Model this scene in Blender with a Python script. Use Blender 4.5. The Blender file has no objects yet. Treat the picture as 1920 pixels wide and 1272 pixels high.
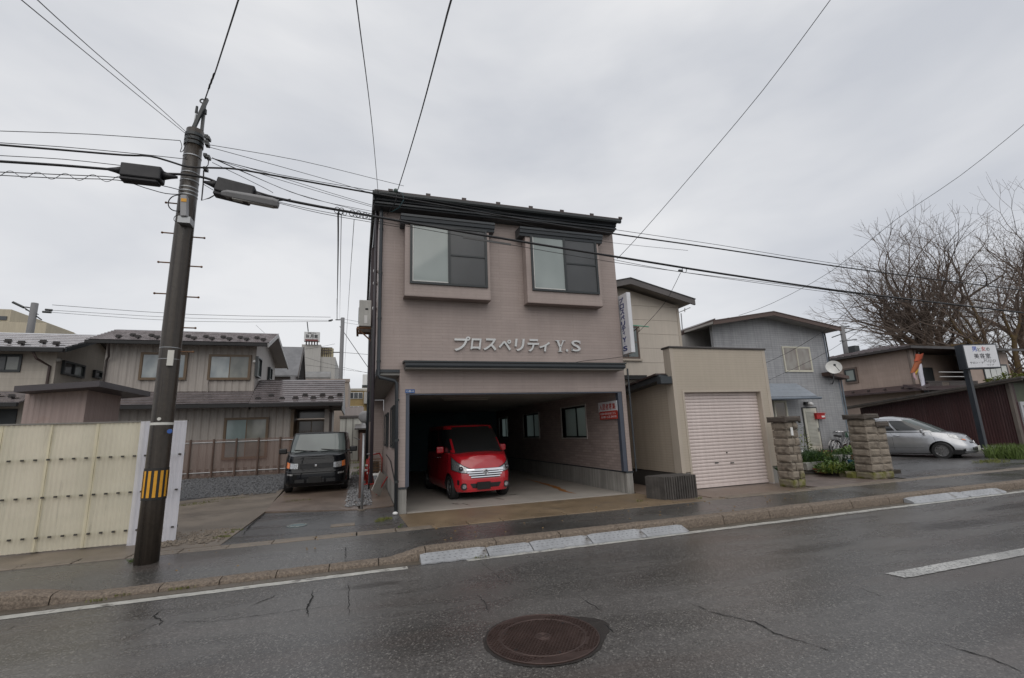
import bpy, bmesh, math, random
from mathutils import Vector, Matrix, noise

# ------------------------------------------------------------------ camera, sky, sun, exposure
SC = bpy.context.scene
COL = SC.collection
EYE = Vector((0.0, 0.0, 1.5))
RT = Vector((0.95103087, -0.30686582, -0.03706271))
UP = Vector((-0.0258876, -0.19856224, 0.97974633))
FW = Vector((0.30800992, 0.93080954, 0.19678284))
FPX = 868.0
cd = bpy.data.cameras.new('camera'); cam = bpy.data.objects.new('camera', cd); COL.objects.link(cam)
cd.sensor_fit = 'HORIZONTAL'; cd.sensor_width = 36.0; cd.lens = FPX / 1920 * 36
cd.clip_start = 0.05; cd.clip_end = 3000
mw = Matrix((RT, UP, -FW)).transposed().to_4x4(); mw.translation = EYE
cam.matrix_world = mw
SC.camera = cam

w = bpy.data.worlds.new('World'); SC.world = w; w.use_nodes = True
nt = w.node_tree; nt.nodes.clear()
out = nt.nodes.new('ShaderNodeOutputWorld'); bg = nt.nodes.new('ShaderNodeBackground'); bg2 = nt.nodes.new('ShaderNodeBackground')
sky = nt.nodes.new('ShaderNodeTexSky'); sky.sky_type = 'NISHITA'; sky.sun_disc = False
sky.sun_elevation = math.radians(48); sky.sun_rotation = math.radians(200)
bg2.inputs[1].default_value = 0.05 * 0.12
nt.links.new(sky.outputs[0], bg2.inputs[0])
tc = nt.nodes.new('ShaderNodeTexCoord'); mp = nt.nodes.new('ShaderNodeMapping'); mp.inputs['Scale'].default_value = (1, 1, 2.6)
n1 = nt.nodes.new('ShaderNodeTexNoise'); n1.inputs['Scale'].default_value = 1.7; n1.inputs['Detail'].default_value = 5; n1.inputs['Roughness'].default_value = .5
n1.inputs['Distortion'].default_value = .25
rmp = nt.nodes.new('ShaderNodeValToRGB')
rmp.color_ramp.elements[0].position = .34; rmp.color_ramp.elements[0].color = (.57, .59, .635, 1)
rmp.color_ramp.elements[1].position = .66; rmp.color_ramp.elements[1].color = (.79, .795, .81, 1)
nt.links.new(tc.outputs['Generated'], mp.inputs[0]); nt.links.new(mp.outputs[0], n1.inputs[0]); nt.links.new(n1.outputs[0], rmp.inputs[0])
nt.links.new(rmp.outputs[0], bg.inputs[0]); bg.inputs[1].default_value = 1.0
ad = nt.nodes.new('ShaderNodeAddShader'); nt.links.new(bg.outputs[0], ad.inputs[0]); nt.links.new(bg2.outputs[0], ad.inputs[1])
nt.links.new(ad.outputs[0], out.inputs[0])

sd = bpy.data.lights.new('sun', 'SUN'); sun = bpy.data.objects.new('sun', sd); COL.objects.link(sun)
sd.energy = 1.2; sd.angle = math.radians(70); sd.color = (1.0, .945, .87)
sun.rotation_euler = (math.radians(42), 0, math.radians(-20))      # high, behind the camera, a little to its left
vs = SC.view_settings; vs.view_transform = 'Standard'; vs.look = 'None'; vs.gamma = 1.0; vs.exposure = 0.0; vs.use_curve_mapping = False
SC.cycles.max_bounces = 8; SC.cycles.transparent_max_bounces = 8

# ------------------------------------------------------------------ helpers
rnd = random.Random(7)
def at(px, py, X=None, Y=None, Z=None):
    """surveyed point of the real place: where the sight line through (px,py) meets a wall X=, Y= or a level Z="""
    d = RT * (px - 960) - UP * (py - 636) + FW * FPX
    if X is not None: t = (X - EYE.x) / d.x
    elif Y is not None: t = (Y - EYE.y) / d.y
    else: t = (Z - EYE.z) / d.z
    return EYE + d * t
def gz(y):
    return 0.0 if y < 10 else (0.02 * (y - 10) if y < 22 else 0.24)

class MB:
    def __init__(s): s.v = []; s.f = []
    def add(s, vs, fs):
        o = len(s.v); s.v += [tuple(p) for p in vs]; s.f += [tuple(i + o for i in f) for f in fs]; return s
    def box(s, x0, x1, y0, y1, z0, z1):
        if x0 > x1: x0, x1 = x1, x0
        if y0 > y1: y0, y1 = y1, y0
        if z0 > z1: z0, z1 = z1, z0
        return s.add([(x0,y0,z0),(x1,y0,z0),(x1,y1,z0),(x0,y1,z0),(x0,y0,z1),(x1,y0,z1),(x1,y1,z1),(x0,y1,z1)],
                     [(0,3,2,1),(4,5,6,7),(0,1,5,4),(1,2,6,5),(2,3,7,6),(3,0,4,7)])
    def obox(s, c, size, rot=None):
        hx, hy, hz = size[0]/2, size[1]/2, size[2]/2
        R = rot if rot is not None else Matrix.Identity(3)
        c = Vector(c)
        vs = [c + R @ Vector(p) for p in [(-hx,-hy,-hz),(hx,-hy,-hz),(hx,hy,-hz),(-hx,hy,-hz),(-hx,-hy,hz),(hx,-hy,hz),(hx,hy,hz),(-hx,hy,hz)]]
        return s.add(vs, [(0,3,2,1),(4,5,6,7),(0,1,5,4),(1,2,6,5),(2,3,7,6),(3,0,4,7)])
    def prism(s, pts, axis, a, b):
        """pts: 2-D outline; axis 'x': (y,z) ; 'y': (x,z) ; 'z': (x,y)"""
        def P(p, t):
            return {'x': (t, p[0], p[1]), 'y': (p[0], t, p[1]), 'z': (p[0], p[1], t)}[axis]
        n = len(pts); vs = [P(p, a) for p in pts] + [P(p, b) for p in pts]
        fs = [tuple(range(n)), tuple(range(2*n-1, n-1, -1))] + [(i, i+n, (i+1) % n + n, (i+1) % n) for i in range(n)]
        return s.add(vs, fs)
    def tube(s, path, r, n=8, cap=True):
        path = [Vector(p) for p in path]; m = len(path)
        rs = r if isinstance(r, (list, tuple)) else [r]*m
        vs = []; prev = None
        for i, p in enumerate(path):
            t = (path[min(i+1, m-1)] - path[max(i-1, 0)]).normalized()
            if prev is None:
                prev = t.cross(Vector((0,0,1))) if abs(t.z) < .95 else t.cross(Vector((0,1,0)))
            a = (prev - t * prev.dot(t)).normalized(); prev = a; b = t.cross(a)
            for k in range(n):
                q = 2*math.pi*k/n; vs.append(p + (a*math.cos(q) + b*math.sin(q)) * rs[i])
        fs = [(i*n+k, i*n+(k+1) % n, (i+1)*n+(k+1) % n, (i+1)*n+k) for i in range(m-1) for k in range(n)]
        if cap and n > 2: fs += [tuple(range(n-1, -1, -1)), tuple(range((m-1)*n, m*n))]
        return s.add(vs, fs)
    def cyl(s, p0, p1, r0, r1=None, n=16): return s.tube([p0, p1], [r0, r0 if r1 is None else r1], n)
    def quad(s, a, b, c, d): return s.add([a, b, c, d], [(0, 1, 2, 3)])
    def grid(s, nx, ny, fn):
        vs = [fn(i/nx, j/ny) for j in range(ny+1) for i in range(nx+1)]
        return s.add(vs, [(j*(nx+1)+i, j*(nx+1)+i+1, (j+1)*(nx+1)+i+1, (j+1)*(nx+1)+i) for j in range(ny) for i in range(nx)])
    def sph(s, c, r, nu=14, nv=8, sc=(1,1,1)):
        c = Vector(c); vs = []; fs = []
        for j in range(nv+1):
            th = math.pi*j/nv
            for i in range(nu):
                ph = 2*math.pi*i/nu
                vs.append(c + Vector((r*sc[0]*math.sin(th)*math.cos(ph), r*sc[1]*math.sin(th)*math.sin(ph), r*sc[2]*math.cos(th))))
        for j in range(nv):
            for i in range(nu): fs.append((j*nu+i, (j+1)*nu+i, (j+1)*nu+(i+1) % nu, j*nu+(i+1) % nu))
        return s.add(vs, fs)
    def torus(s, c, R, r, axis, n=24, m=8):
        """ring of radius R about a unit axis"""
        c = Vector(c); ax = Vector(axis).normalized(); a = ax.orthogonal().normalized(); b = ax.cross(a)
        vs = []; fs = []
        for i in range(n):
            q = 2*math.pi*i/n; d = a*math.cos(q)+b*math.sin(q)
            for k in range(m):
                w_ = 2*math.pi*k/m; vs.append(c + d*(R+r*math.cos(w_)) + ax*(r*math.sin(w_)))
        for i in range(n):
            for k in range(m): fs.append((i*m+k, ((i+1) % n)*m+k, ((i+1) % n)*m+(k+1) % m, i*m+(k+1) % m))
        return s.add(vs, fs)
    def build(s, name, mat, parent=None, smooth=False, bevel=0.0, label=None, kind=None, cat=None, group=None, local=False, seg=1, recalc=True):
        off = Vector((0,0,0)); q = parent
        if not local:
            while q is not None: off += q.location; q = q.parent
        me = bpy.data.meshes.new(name)
        me.from_pydata([tuple(Vector(p) - off) for p in s.v], [], s.f)
        if recalc and len(s.f) < 60000:
            bm = bmesh.new(); bm.from_mesh(me); bmesh.ops.recalc_face_normals(bm, faces=bm.faces); bm.to_mesh(me); bm.free()
        if smooth:
            me.polygons.foreach_set('use_smooth', [True]*len(me.polygons))
        me.update()
        if mat: me.materials.append(mat)
        o = bpy.data.objects.new(name, me); COL.objects.link(o)
        if parent is not None: o.parent = parent
        if bevel:
            b = o.modifiers.new('bevel', 'BEVEL'); b.width = bevel; b.segments = seg; b.limit_method = 'ANGLE'; b.angle_limit = math.radians(40)
        tag(o, label, cat, group, kind)
        return o
def tag(o, label=None, cat=None, group=None, kind=None):
    if label: o['label'] = label
    if cat: o['category'] = cat
    if group: o['group'] = group
    if kind: o['kind'] = kind
    return o
def thing(name, label, cat, loc=(0,0,0), group=None):
    o = bpy.data.objects.new(name, None); COL.objects.link(o); o.location = Vector(loc); o.empty_display_size = .2
    return tag(o, label, cat, group)
def clone(o, parent=None, loc=None, rz=None, label=None):
    c = o.copy(); COL.objects.link(c); c.parent = parent
    if loc is not None: c.location = Vector(loc)
    if rz is not None: c.rotation_euler[2] = rz
    if label: c['label'] = label
    for ch in o.children: clone(ch, c)
    return c
def bx(name, mat, parent, x0, x1, y0, y1, z0, z1, bevel=0.0, **k):
    return MB().box(x0, x1, y0, y1, z0, z1).build(name, mat, parent, bevel=bevel, **k)

# ------------------------------------------------------------------ materials
def newmat(name):
    m = bpy.data.materials.new(name); m.use_nodes = True
    return m, m.node_tree, m.node_tree.nodes['Principled BSDF']
def N(t, k, **ins):
    n = t.nodes.new(k)
    for a, b in ins.items():
        if a in n.inputs: n.inputs[a].default_value = b
        else: setattr(n, a, b)
    return n
def ramp(t, src, p0, c0, p1, c1):
    r = t.nodes.new('ShaderNodeValToRGB'); e = r.color_ramp.elements
    e[0].position = p0; e[1].position = p1
    e[0].color = (*c0, 1) if isinstance(c0, tuple) else (c0, c0, c0, 1)
    e[1].color = (*c1, 1) if isinstance(c1, tuple) else (c1, c1, c1, 1)
    t.links.new(src, r.inputs[0]); return r.outputs[0]
def mixc(t, fac, a, b, mode='MIX'):
    m = t.nodes.new('ShaderNodeMix'); m.data_type = 'RGBA'; m.blend_type = mode
    for sock, v in ((m.inputs[0], fac), (m.inputs[6], a), (m.inputs[7], b)):
        if hasattr(v, 'is_output') or isinstance(v, bpy.types.NodeSocket): t.links.new(v, sock)
        elif isinstance(v, tuple): sock.default_value = (*v, 1)
        else: sock.default_value = v
    return m.outputs[2]
def coords(t, scale=(1,1,1), kind='Object', rot=(0,0,0)):
    c = t.nodes.new('ShaderNodeTexCoord'); m = t.nodes.new('ShaderNodeMapping'); m.inputs['Scale'].default_value = scale; m.inputs['Rotation'].default_value = rot
    t.links.new(c.outputs[kind], m.inputs[0]); return m.outputs[0]
def noise_(t, vec, scale, detail=4, rough=.55, dist=0):
    n = N(t, 'ShaderNodeTexNoise', Scale=scale, Detail=detail, Roughness=rough, Distortion=dist)
    t.links.new(vec, n.inputs['Vector']); return n.outputs[0]
def bump(t, h, b, strength=.3, dist=.01, prev=None):
    n = N(t, 'ShaderNodeBump', Strength=strength, Distance=dist); t.links.new(h, n.inputs['Height'])
    if prev is not None: t.links.new(prev, n.inputs['Normal'])
    if b is not None: t.links.new(n.outputs[0], b.inputs['Normal'])
    return n.outputs[0]
def mul(c, f): return tuple(max(0, min(1, v*f)) for v in c)
def mat(name, c, rough=.6, metal=0.0, var=.18, vs=2.0, streak=0.0, bmp=0.0, bs=60, spec=.5, alt=None, altp=(.55, .75), coat=0.0, rv=.08):
    """painted / mineral surface: uneven tone, optional rain streaks, patches of a second colour, fine relief"""
    m, t, b = newmat(name)
    v = coords(t)
    n = noise_(t, v, vs, 5, .6)
    col = ramp(t, n, .3, mul(c, 1-var), .7, mul(c, 1+var))
    if alt:
        n2 = noise_(t, v, vs*.7+.3, 6, .65); f = ramp(t, n2, altp[0], 0.0, altp[1], 1.0); col = mixc(t, f, col, alt)
    if streak:
        s = coords(t, (9, 9, .35)); n3 = noise_(t, s, 1.5, 4, .6); f = ramp(t, n3, .42, 1-streak, .62, 1.0); col = mixc(t, 1.0, col, f, 'MULTIPLY')
    t.links.new(col, b.inputs['Base Color'])
    rr = ramp(t, n, .3, max(.02, rough-rv), .7, min(1, rough+rv)); t.links.new(rr, b.inputs['Roughness'])
    b.inputs['Metallic'].default_value = metal; b.inputs['Specular IOR Level'].default_value = spec
    if coat: b.inputs['Coat Weight'].default_value = coat; b.inputs['Coat Roughness'].default_value = .04
    if bmp:
        bump(t, noise_(t, v, bs, 4, .6), b, bmp, .01)
    return m
def glass(name, c, rough=.06, spec=.8, vs=1.2, c2=None):
    """window pane: what stands behind it (curtain, blind, dark room) seen through a reflecting sheet"""
    m, t, b = newmat(name); v = coords(t, (1, 1, .6))
    n = noise_(t, v, vs, 2, .4); col = ramp(t, n, .35, mul(c, .8), .65, c2 or mul(c, 1.2)); t.links.new(col, b.inputs['Base Color'])
    b.inputs['Roughness'].default_value = .5; b.inputs['Specular IOR Level'].default_value = .3
    b.inputs['Coat Weight'].default_value = 1.0; b.inputs['Coat Roughness'].default_value = rough; b.inputs['Coat IOR'].default_value = 1.6 if spec > .5 else 1.45
    return m
def siding(name, c, bw=.24, bh=.066, mort=(.0,0,0), var=.12, mfac=.75, rough=.55, bstr=.5, streak=.12, offset=.5):
    """moulded wall cladding: courses run level along whichever wall it is on"""
    m, t, b = newmat(name)
    g = t.nodes.new('ShaderNodeTexCoord'); sp = t.nodes.new('ShaderNodeSeparateXYZ'); t.links.new(g.outputs['Object'], sp.inputs[0])
    ad = N(t, 'ShaderNodeMath', operation='ADD'); t.links.new(sp.outputs[0], ad.inputs[0]); t.links.new(sp.outputs[1], ad.inputs[1])
    cb = t.nodes.new('ShaderNodeCombineXYZ'); t.links.new(ad.outputs[0], cb.inputs[0]); t.links.new(sp.outputs[2], cb.inputs[1])
    br = N(t, 'ShaderNodeTexBrick', Scale=1.0); br.offset = offset
    br.inputs['Brick Width'].default_value = bw; br.inputs['Row Height'].default_value = bh
    br.inputs['Mortar Size'].default_value = .006; br.inputs['Mortar Smooth'].default_value = .3; br.inputs['Bias'].default_value = 0
    br.inputs['Color1'].default_value = (*mul(c, 1-var), 1); br.inputs['Color2'].default_value = (*mul(c, 1+var), 1); br.inputs['Mortar'].default_value = (*mul(c, mfac), 1)
    t.links.new(cb.outputs[0], br.inputs[0])
    n = noise_(t, coords(t, (1, 1, 1)), .9, 5, .65); f = ramp(t, n, .3, .88, .7, 1.08); col = mixc(t, 1.0, br.outputs[0], f, 'MULTIPLY')
    if streak:
        n3 = noise_(t, coords(t, (7, 7, .3)), 1.5, 4, .6); f2 = ramp(t, n3, .4, 1-streak, .62, 1.0); col = mixc(t, 1.0, col, f2, 'MULTIPLY')
    t.links.new(col, b.inputs['Base Color']); b.inputs['Roughness'].default_value = rough
    inv = N(t, 'ShaderNodeMath', operation='SUBTRACT'); inv.inputs[0].default_value = 1; t.links.new(br.outputs['Fac'], inv.inputs[1])
    p = bump(t, inv.outputs[0], None, bstr, .012); bump(t, noise_(t, coords(t), 55, 3, .6), b, .25, .008, p)
    return m
def ribbed(name, c, pitch=.08, axis='z', depth=.5, var=.1, rough=.5, streak=.12, alt=None, altp=(.58,.78)):
    """sheet with fine level (z) or upright (x+y) ribs too close to tell apart"""
    m, t, b = newmat(name)
    g = t.nodes.new('ShaderNodeTexCoord'); sp = t.nodes.new('ShaderNodeSeparateXYZ'); t.links.new(g.outputs['Object'], sp.inputs[0])
    if axis == 'z': src = sp.outputs[2]
    else:
        ad = N(t, 'ShaderNodeMath', operation='ADD'); t.links.new(sp.outputs[0], ad.inputs[0]); t.links.new(sp.outputs[1], ad.inputs[1]); src = ad.outputs[0]
    ml = N(t, 'ShaderNodeMath', operation='MULTIPLY'); t.links.new(src, ml.inputs[0]); ml.inputs[1].default_value = 1/pitch
    fr = N(t, 'ShaderNodeMath', operation='FRACT'); t.links.new(ml.outputs[0], fr.inputs[0])
    pr = ramp(t, fr.outputs[0], .0, 0.0, .25, 1.0)
    n = noise_(t, coords(t), 1.1, 5, .65); col = ramp(t, n, .3, mul(c, 1-var), .7, mul(c, 1+var))
    dk = ramp(t, fr.outputs[0], .02, .87, .14, 1.0); col = mixc(t, 1.0, col, dk, 'MULTIPLY')
    if alt:
        n2 = noise_(t, coords(t, (3, 3, .6)), 1.2, 6, .7); f = ramp(t, n2, altp[0], 0.0, altp[1], 1.0); col = mixc(t, f, col, alt)
    if streak:
        n3 = noise_(t, coords(t, (8, 8, .3)), 1.5, 4, .6); f2 = ramp(t, n3, .4, 1-streak, .62, 1.0); col = mixc(t, 1.0, col, f2, 'MULTIPLY')
    t.links.new(col, b.inputs['Base Color']); b.inputs['Roughness'].default_value = rough
    bump(t, pr, b, depth, .012)
    return m

PINK = siding('pink_cladding', (.355, .292, .268), bw=.9, bh=.068, mfac=.88, var=.035, bstr=.3, streak=.045)
SLATE = mat('slate_metal', (.030, .036, .042), .38, .0, .15, 1.5, spec=.5)
FRAME = mat('dark_frame', (.022, .027, .029), .4, .0, .1)
ROOFBR = mat('brown_roof', (.055, .036, .034), .4, .0, .2, 2, streak=.2)
CONC = mat('pale_concrete', (.30, .29, .27), .75, 0, .15, 2.2, .25, .25, 40)
CONCW = mat('garage_floor_concrete', (.34, .315, .285), .55, 0, .14, 1.1, 0, .15, 50, alt=(.17, .13, .10), altp=(.62, .8))
APRON = mat('ochre_stained_concrete', (.185, .135, .085), .48, 0, .25, 1.6, 0, .35, 60, alt=(.12, .095, .07))
WHITEP = mat('white_paint', (.72, .72, .71), .5, 0, .06, 3, .08)
JAMB = mat('blue_grey_jamb', (.060, .070, .095), .45, 0, .1)
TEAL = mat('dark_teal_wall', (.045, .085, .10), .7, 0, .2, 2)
CEIL = mat('ceiling_board', (.30, .29, .27), .8, 0, .06, 2)
SOFFIT = mat('soffit_board', (.25, .245, .23), .75, 0, .08, 2)
GL_FROST = glass('frosted_pane', (.22, .26, .25), .05, .7, .9, (.28, .32, .31))
GL_SCREEN = glass('screened_pane', (.045, .048, .050), .18, .4, 1.5)
GL_DARK = glass('dark_pane', (.02, .025, .028), .04, .8, 1.5)
BLACK = mat('black_rubber', (.012, .012, .013), .65, 0, .1)
RUBCAB = mat('cable_sheath', (.010, .010, .012), .55, 0, .1)
STEEL = mat('galvanised_steel', (.33, .34, .35), .42, .6, .15, 5)
CHROME = mat('chrome', (.78, .78, .80), .12, 1.0, .03)
# ------------------------------------------------------------------ ground and road
def asphalt(name, base=.045, grain=160, wet=.42, tint=(1,1,1.02), blobs=(), patches=(), stretch=(.35,1.2,1)):
    m, t, b = newmat(name); v = coords(t)
    vo = N(t, 'ShaderNodeTexVoronoi', Scale=grain); t.links.new(v, vo.inputs['Vector'])
    g = noise_(t, v, grain*.6, 3, .7)
    st = ramp(t, vo.outputs['Color'], .70, 0.0, .92, 1.0)          # pale chips of aggregate
    big = noise_(t, coords(t, stretch), 1.1, 6, .62, .4)
    c0 = ramp(t, big, .34, mul(tuple(base*.58*k for k in tint), 1), .72, mul(tuple(base*1.25*k for k in tint), 1))
    gr = ramp(t, g, .32, .55, .68, 1.45)
    col = mixc(t, 1.0, c0, gr, 'MULTIPLY')
    chip = tuple(base*3.3*k for k in (1.05, 1.0, .92))
    f = N(t, 'ShaderNodeMath', operation='MULTIPLY'); t.links.new(st, f.inputs[0]); f.inputs[1].default_value = .6
    col = mixc(t, f.outputs[0], col, chip)
    # damp brown stain band
    sn = noise_(t, coords(t, (.22, .9, 1)), 1.0, 5, .6, .3); sf = ramp(t, sn, .50, 0.0, .72, .55); col = mixc(t, sf, col, tuple(base*k for k in (.95, .72, .62)))
    rg = ramp(t, big, .32, wet-.12, .70, wet+.14)
    geo = t.nodes.new('ShaderNodeTexCoord')
    wob = noise_(t, v, 5, 5, .7)
    for (cx, cy, rx, ry, k) in blobs:                               # worn hollows where the wearing course is black
        mp_ = t.nodes.new('ShaderNodeMapping'); mp_.vector_type = 'POINT'
        mp_.inputs['Location'].default_value = (-cx/rx, -cy/ry, 0); mp_.inputs['Scale'].default_value = (1/rx, 1/ry, 0)
        t.links.new(geo.outputs['Object'], mp_.inputs[0])
        ln = N(t, 'ShaderNodeVectorMath', operation='LENGTH'); t.links.new(mp_.outputs[0], ln.inputs[0])
        s_ = N(t, 'ShaderNodeMath', operation='ADD'); t.links.new(ln.outputs['Value'], s_.inputs[0]); t.links.new(wob, s_.inputs[1])
        f_ = ramp(t, s_.outputs[0], .95, k, 1.3, 0.0)
        # ramp clamps at 1, scale the input
        d_ = N(t, 'ShaderNodeMath', operation='MULTIPLY'); t.links.new(s_.outputs[0], d_.inputs[0]); d_.inputs[1].default_value = .5
        t.links.new(d_.outputs[0], f_.node.inputs[0]); f_.node.color_ramp.elements[0].position = .52; f_.node.color_ramp.elements[1].position = .70
        col = mixc(t, f_, col, (base*.28, base*.25, base*.22))
    t.links.new(col, b.inputs['Base Color']); t.links.new(rg, b.inputs['Roughness'])
    b.inputs['Specular IOR Level'].default_value = .55
    p = bump(t, vo.outputs['Distance'], None, .35, .004); bump(t, g, b, .45, .006, p)
    return m
ROADM = asphalt('wet_road_asphalt', .084, 90, .27, tint=(1.03, .985, .95), blobs=[(8.6, 5.0, 1.0, .26, .92), (5.6, 4.9, .9, .22, .55), (11.2, 5.5, 1.6, .2, .8), (0.15, 5.85, .45, .13, .6), (7.9, 6.0, .8, .07, .6), (6.6, 4.35, .5, .1, .25)])
WALKM = asphalt('wet_footway_asphalt', .074, 100, .26, tint=(1.02, .99, .95), stretch=(.5, .8, 1))
LOTM = asphalt('wet_forecourt_asphalt', .062, 90, .30, tint=(1, .99, 1.03))
KERBM = mat('weathered_kerb_concrete', (.185, .148, .115), .8, 0, .45, 48, 0, 1.0, 90, alt=(.10, .078, .060), altp=(.50, .62))
KERBPALE = mat('worn_drain_cover_concrete', (.175, .145, .115), .55, 0, .2, 4, 0, .5, 50, alt=(.09, .08, .06), altp=(.55, .75))
GUTM = mat('muddy_gutter_concrete', (.095, .080, .063), .45, 0, .3, 4, 0, .5, 40, alt=(.06, .075, .03), altp=(.62, .8))
YARDM = mat('broken_yard_concrete', (.165, .135, .105), .45, 0, .25, 1.2, 0, .6, 25, alt=(.085, .068, .052), altp=(.48, .72))
PATHM = mat('wet_brown_concrete', (.165, .125, .10), .38, 0, .22, 1.3, 0, .4, 45, alt=(.10, .075, .06))
EARTH = mat('damp_earth', (.075, .065, .05), .8, 0, .3, .6, 0, .5, 12, alt=(.05, .07, .025), altp=(.5, .7))
LINEM = None
def paint_line():
    m, t, b = newmat('worn_white_marking'); v = coords(t)
    n = noise_(t, v, 38, 5, .75); f = ramp(t, n, .40, 0.0, .50, 1.0); n2 = noise_(t, v, 1.5, 4, .6); c = ramp(t, n2, .3, (.30, .30, .29), .7, (.50, .50, .485))
    t.links.new(mixc(t, f, (.10, .10, .10), c), b.inputs['Base Color']); b.inputs['Roughness'].default_value = .45; bump(t, n, b, .3, .004)
    return m
LINEM = paint_line()
LINE2 = mat('white_edge_marking', (.40, .395, .365), .45, 0, .25, 9, 0, .3, 60, alt=(.13, .12, .11), altp=(.55, .64))

# broad ground under everything, following the slight rise of the lots
xs = [-700, -120, -60, -30, -10, 0, 10, 30, 60, 120, 700]; ys = [-500, -3, .45, 6.9, 8.1, 10, 22, 60, 120, 900]
zz = [-.3, -.3, -.3, -.3, -.3, -.3, -.3, .05, 0, 0]
MB().add([(x, y, z) for y, z in zip(ys, zz) for x in xs], [(j*11+i, j*11+i+1, (j+1)*11+i+1, (j+1)*11+i) for j in range(9) for i in range(10)]).build('ground', EARTH, kind='structure')
RZ = -.13
def roadz(y): return RZ + .03*max(0, 1-abs(y-3.7)/2.9)
ysr = [.9, 1.8, 2.7, 3.7, 4.6, 5.5, 6.66]
road = MB().add([(x, y, roadz(y)) for y in ysr for x in (-150, -20, 0, 20, 60, 250)], [(j*6+i, j*6+i+1, (j+1)*6+i+1, (j+1)*6+i) for j in range(6) for i in range(5)]).build('road', ROADM, kind='structure', smooth=True)
near = MB().box(-150, 250, -2.2, .74, -.28, -.01).build('near_pavement', WALKM, kind='structure')
MB().box(-150, 250, .745, .9, -.25, .01).build('near_kerb', KERBM, kind='structure', bevel=.02)
# markings: edge line (two stretches) and one dash of the centre line
def sheet(name, pts, z, m, parent=None, **k):
    o = MB().add([(p[0], p[1], z) for p in pts], [tuple(range(len(pts)))]).build(name, m, parent, **k)
    return o
edge = MB()
for a, b_ in ((-60, .62), (1.38, 60)):
    n_ = int((b_-a)/.15)+1
    for i in range(n_):
        x0, x1 = a+(b_-a)*i/n_, a+(b_-a)*(i+1)/n_
        j0, j1 = .022*noise.noise(Vector((x0*2.3, 1, 0))), .022*noise.noise(Vector((x1*2.3, 1, 0)))
        edge.add([(x0, 6.345+j0, RZ+.006), (x1, 6.345+j1, RZ+.006), (x1, 6.475+j1*.5, RZ+.006), (x0, 6.475+j0*.5, RZ+.006)], [(0,1,2,3)])
edge.build('edge_line', LINE2, road, kind='stuff')
for x0 in (5.3, 15.3, 25.3, 35.3):
    sheet('centre_dash', [(x0, 3.63), (x0+.12, 3.615), (x0+5, 3.615), (x0+5, 3.79), (x0-.03, 3.80)], roadz(3.7)+.005, LINEM, road)
gut = MB()
for i in range(120):
    x0 = -20+i*.5; gut.box(x0, x0+.497, 6.50, 6.655, -.2, RZ+.006+.002*rnd.random())
gut.build('gutter', GUTM, kind='structure')
# cracks in the wearing course: narrow dark strips laid on the surface
CRK = mat('crack_dark', (.008, .008, .008), .9)
def crack(name, pix, wd, z, parent, plane='z', seed=0):
    r = random.Random(seed); P = [at(px, py, Z=z) for px, py in pix]; Q = []
    for a, b_ in zip(P, P[1:]):
        n_ = max(2, int((b_-a).length/.035))
        for i in range(n_): Q.append(a.lerp(b_, i/n_) + Vector((r.uniform(-.010, .010), r.uniform(-.010, .010), 0)))
    Q.append(P[-1]); m_ = MB(); L = len(Q); vs = []
    for i, p in enumerate(Q):
        t_ = (Q[min(i+1, L-1)]-Q[max(i-1, 0)]); t_.z = 0; t_.normalize(); nn = Vector((-t_.y, t_.x, 0))
        h = wd*(.25+.75*math.sin(math.pi*i/(L-1)))*r.uniform(.4, 1.3)/2
        zz_ = (roadz(p.y) if parent is road else z)+.004
        vs += [(p.x+nn.x*h, p.y+nn.y*h, zz_), (p.x-nn.x*h, p.y-nn.y*h, zz_)]
    m_.add(vs, [(2*i, 2*i+1, 2*i+3, 2*i+2) for i in range(L-1)]); return m_.build(name, CRK, parent, kind=None)
for k, (pix, wd) in enumerate([
    ([(302,1144),(287,1155),(304,1165),(298,1172)], .018), ([(304,1165),(262,1185),(232,1199)], .008),
    ([(522,1112),(508,1120),(490,1127),(468,1137)], .014), ([(587,1107),(585,1120),(575,1140),(578,1157)], .018),
    ([(1292,1134),(1336,1153),(1415,1170),(1452,1190),(1535,1216)], .015), ([(1535,1216),(1560,1225)], .008),
    ([(1772,1211),(1810,1222),(1862,1237),(1916,1261)], .015), ([(654,1088),(654,1154)], .008),
    ([(898,1050),(940,1085),(975,1105)], .006), ([(895,1115),(912,1135),(916,1152)], .010), ([(330,1165),(400,1166),(470,1156),(560,1144),(640,1135)], .007),
    ([(1085,1120),(1115,1140),(1130,1150)], .008), ([(1610,1105),(1660,1123)], .006), ([(30,1172),(14,1180)], .015), ([(1135,1175),(1150,1190)], .015)]):
    crack('crack', pix, wd, -.115, road, seed=k)

# footway with the dropped stretch in front of the driveway
def drop(x):
    def s(a, b_, v): v = max(0, min(1, (v-a)/(b_-a))); return v*v*(3-2*v)
    return .085*s(-3.45, -2.75, x)*(1-s(.35, .95, x))
def walk(u, v):
    x = -30+110*u if False else None
xsw = [-60, -20, -8] + [-6+.25*i for i in range(45)] + [8, 12, 20, 40, 80, 160]; ysw = [6.88, 7.1, 7.3, 7.5, 7.7, 8.1]
MB().add([(x, y, -drop(x)*max(0, 1-(y-6.88)/.7)+.006*noise.noise(Vector((x*.8, y, 0)))) for y in ysw for x in xsw],
    [(j*len(xsw)+i, j*len(xsw)+i+1, (j+1)*len(xsw)+i+1, (j+1)*len(xsw)+i) for j in range(5) for i in range(len(xsw)-1)]).build('footway', WALKM, kind='structure', smooth=True)
fw_ = bpy.data.objects['footway']
crack('crack', [(648,1018),(648,1058)], .010, -.02, fw_, seed=31)
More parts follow.
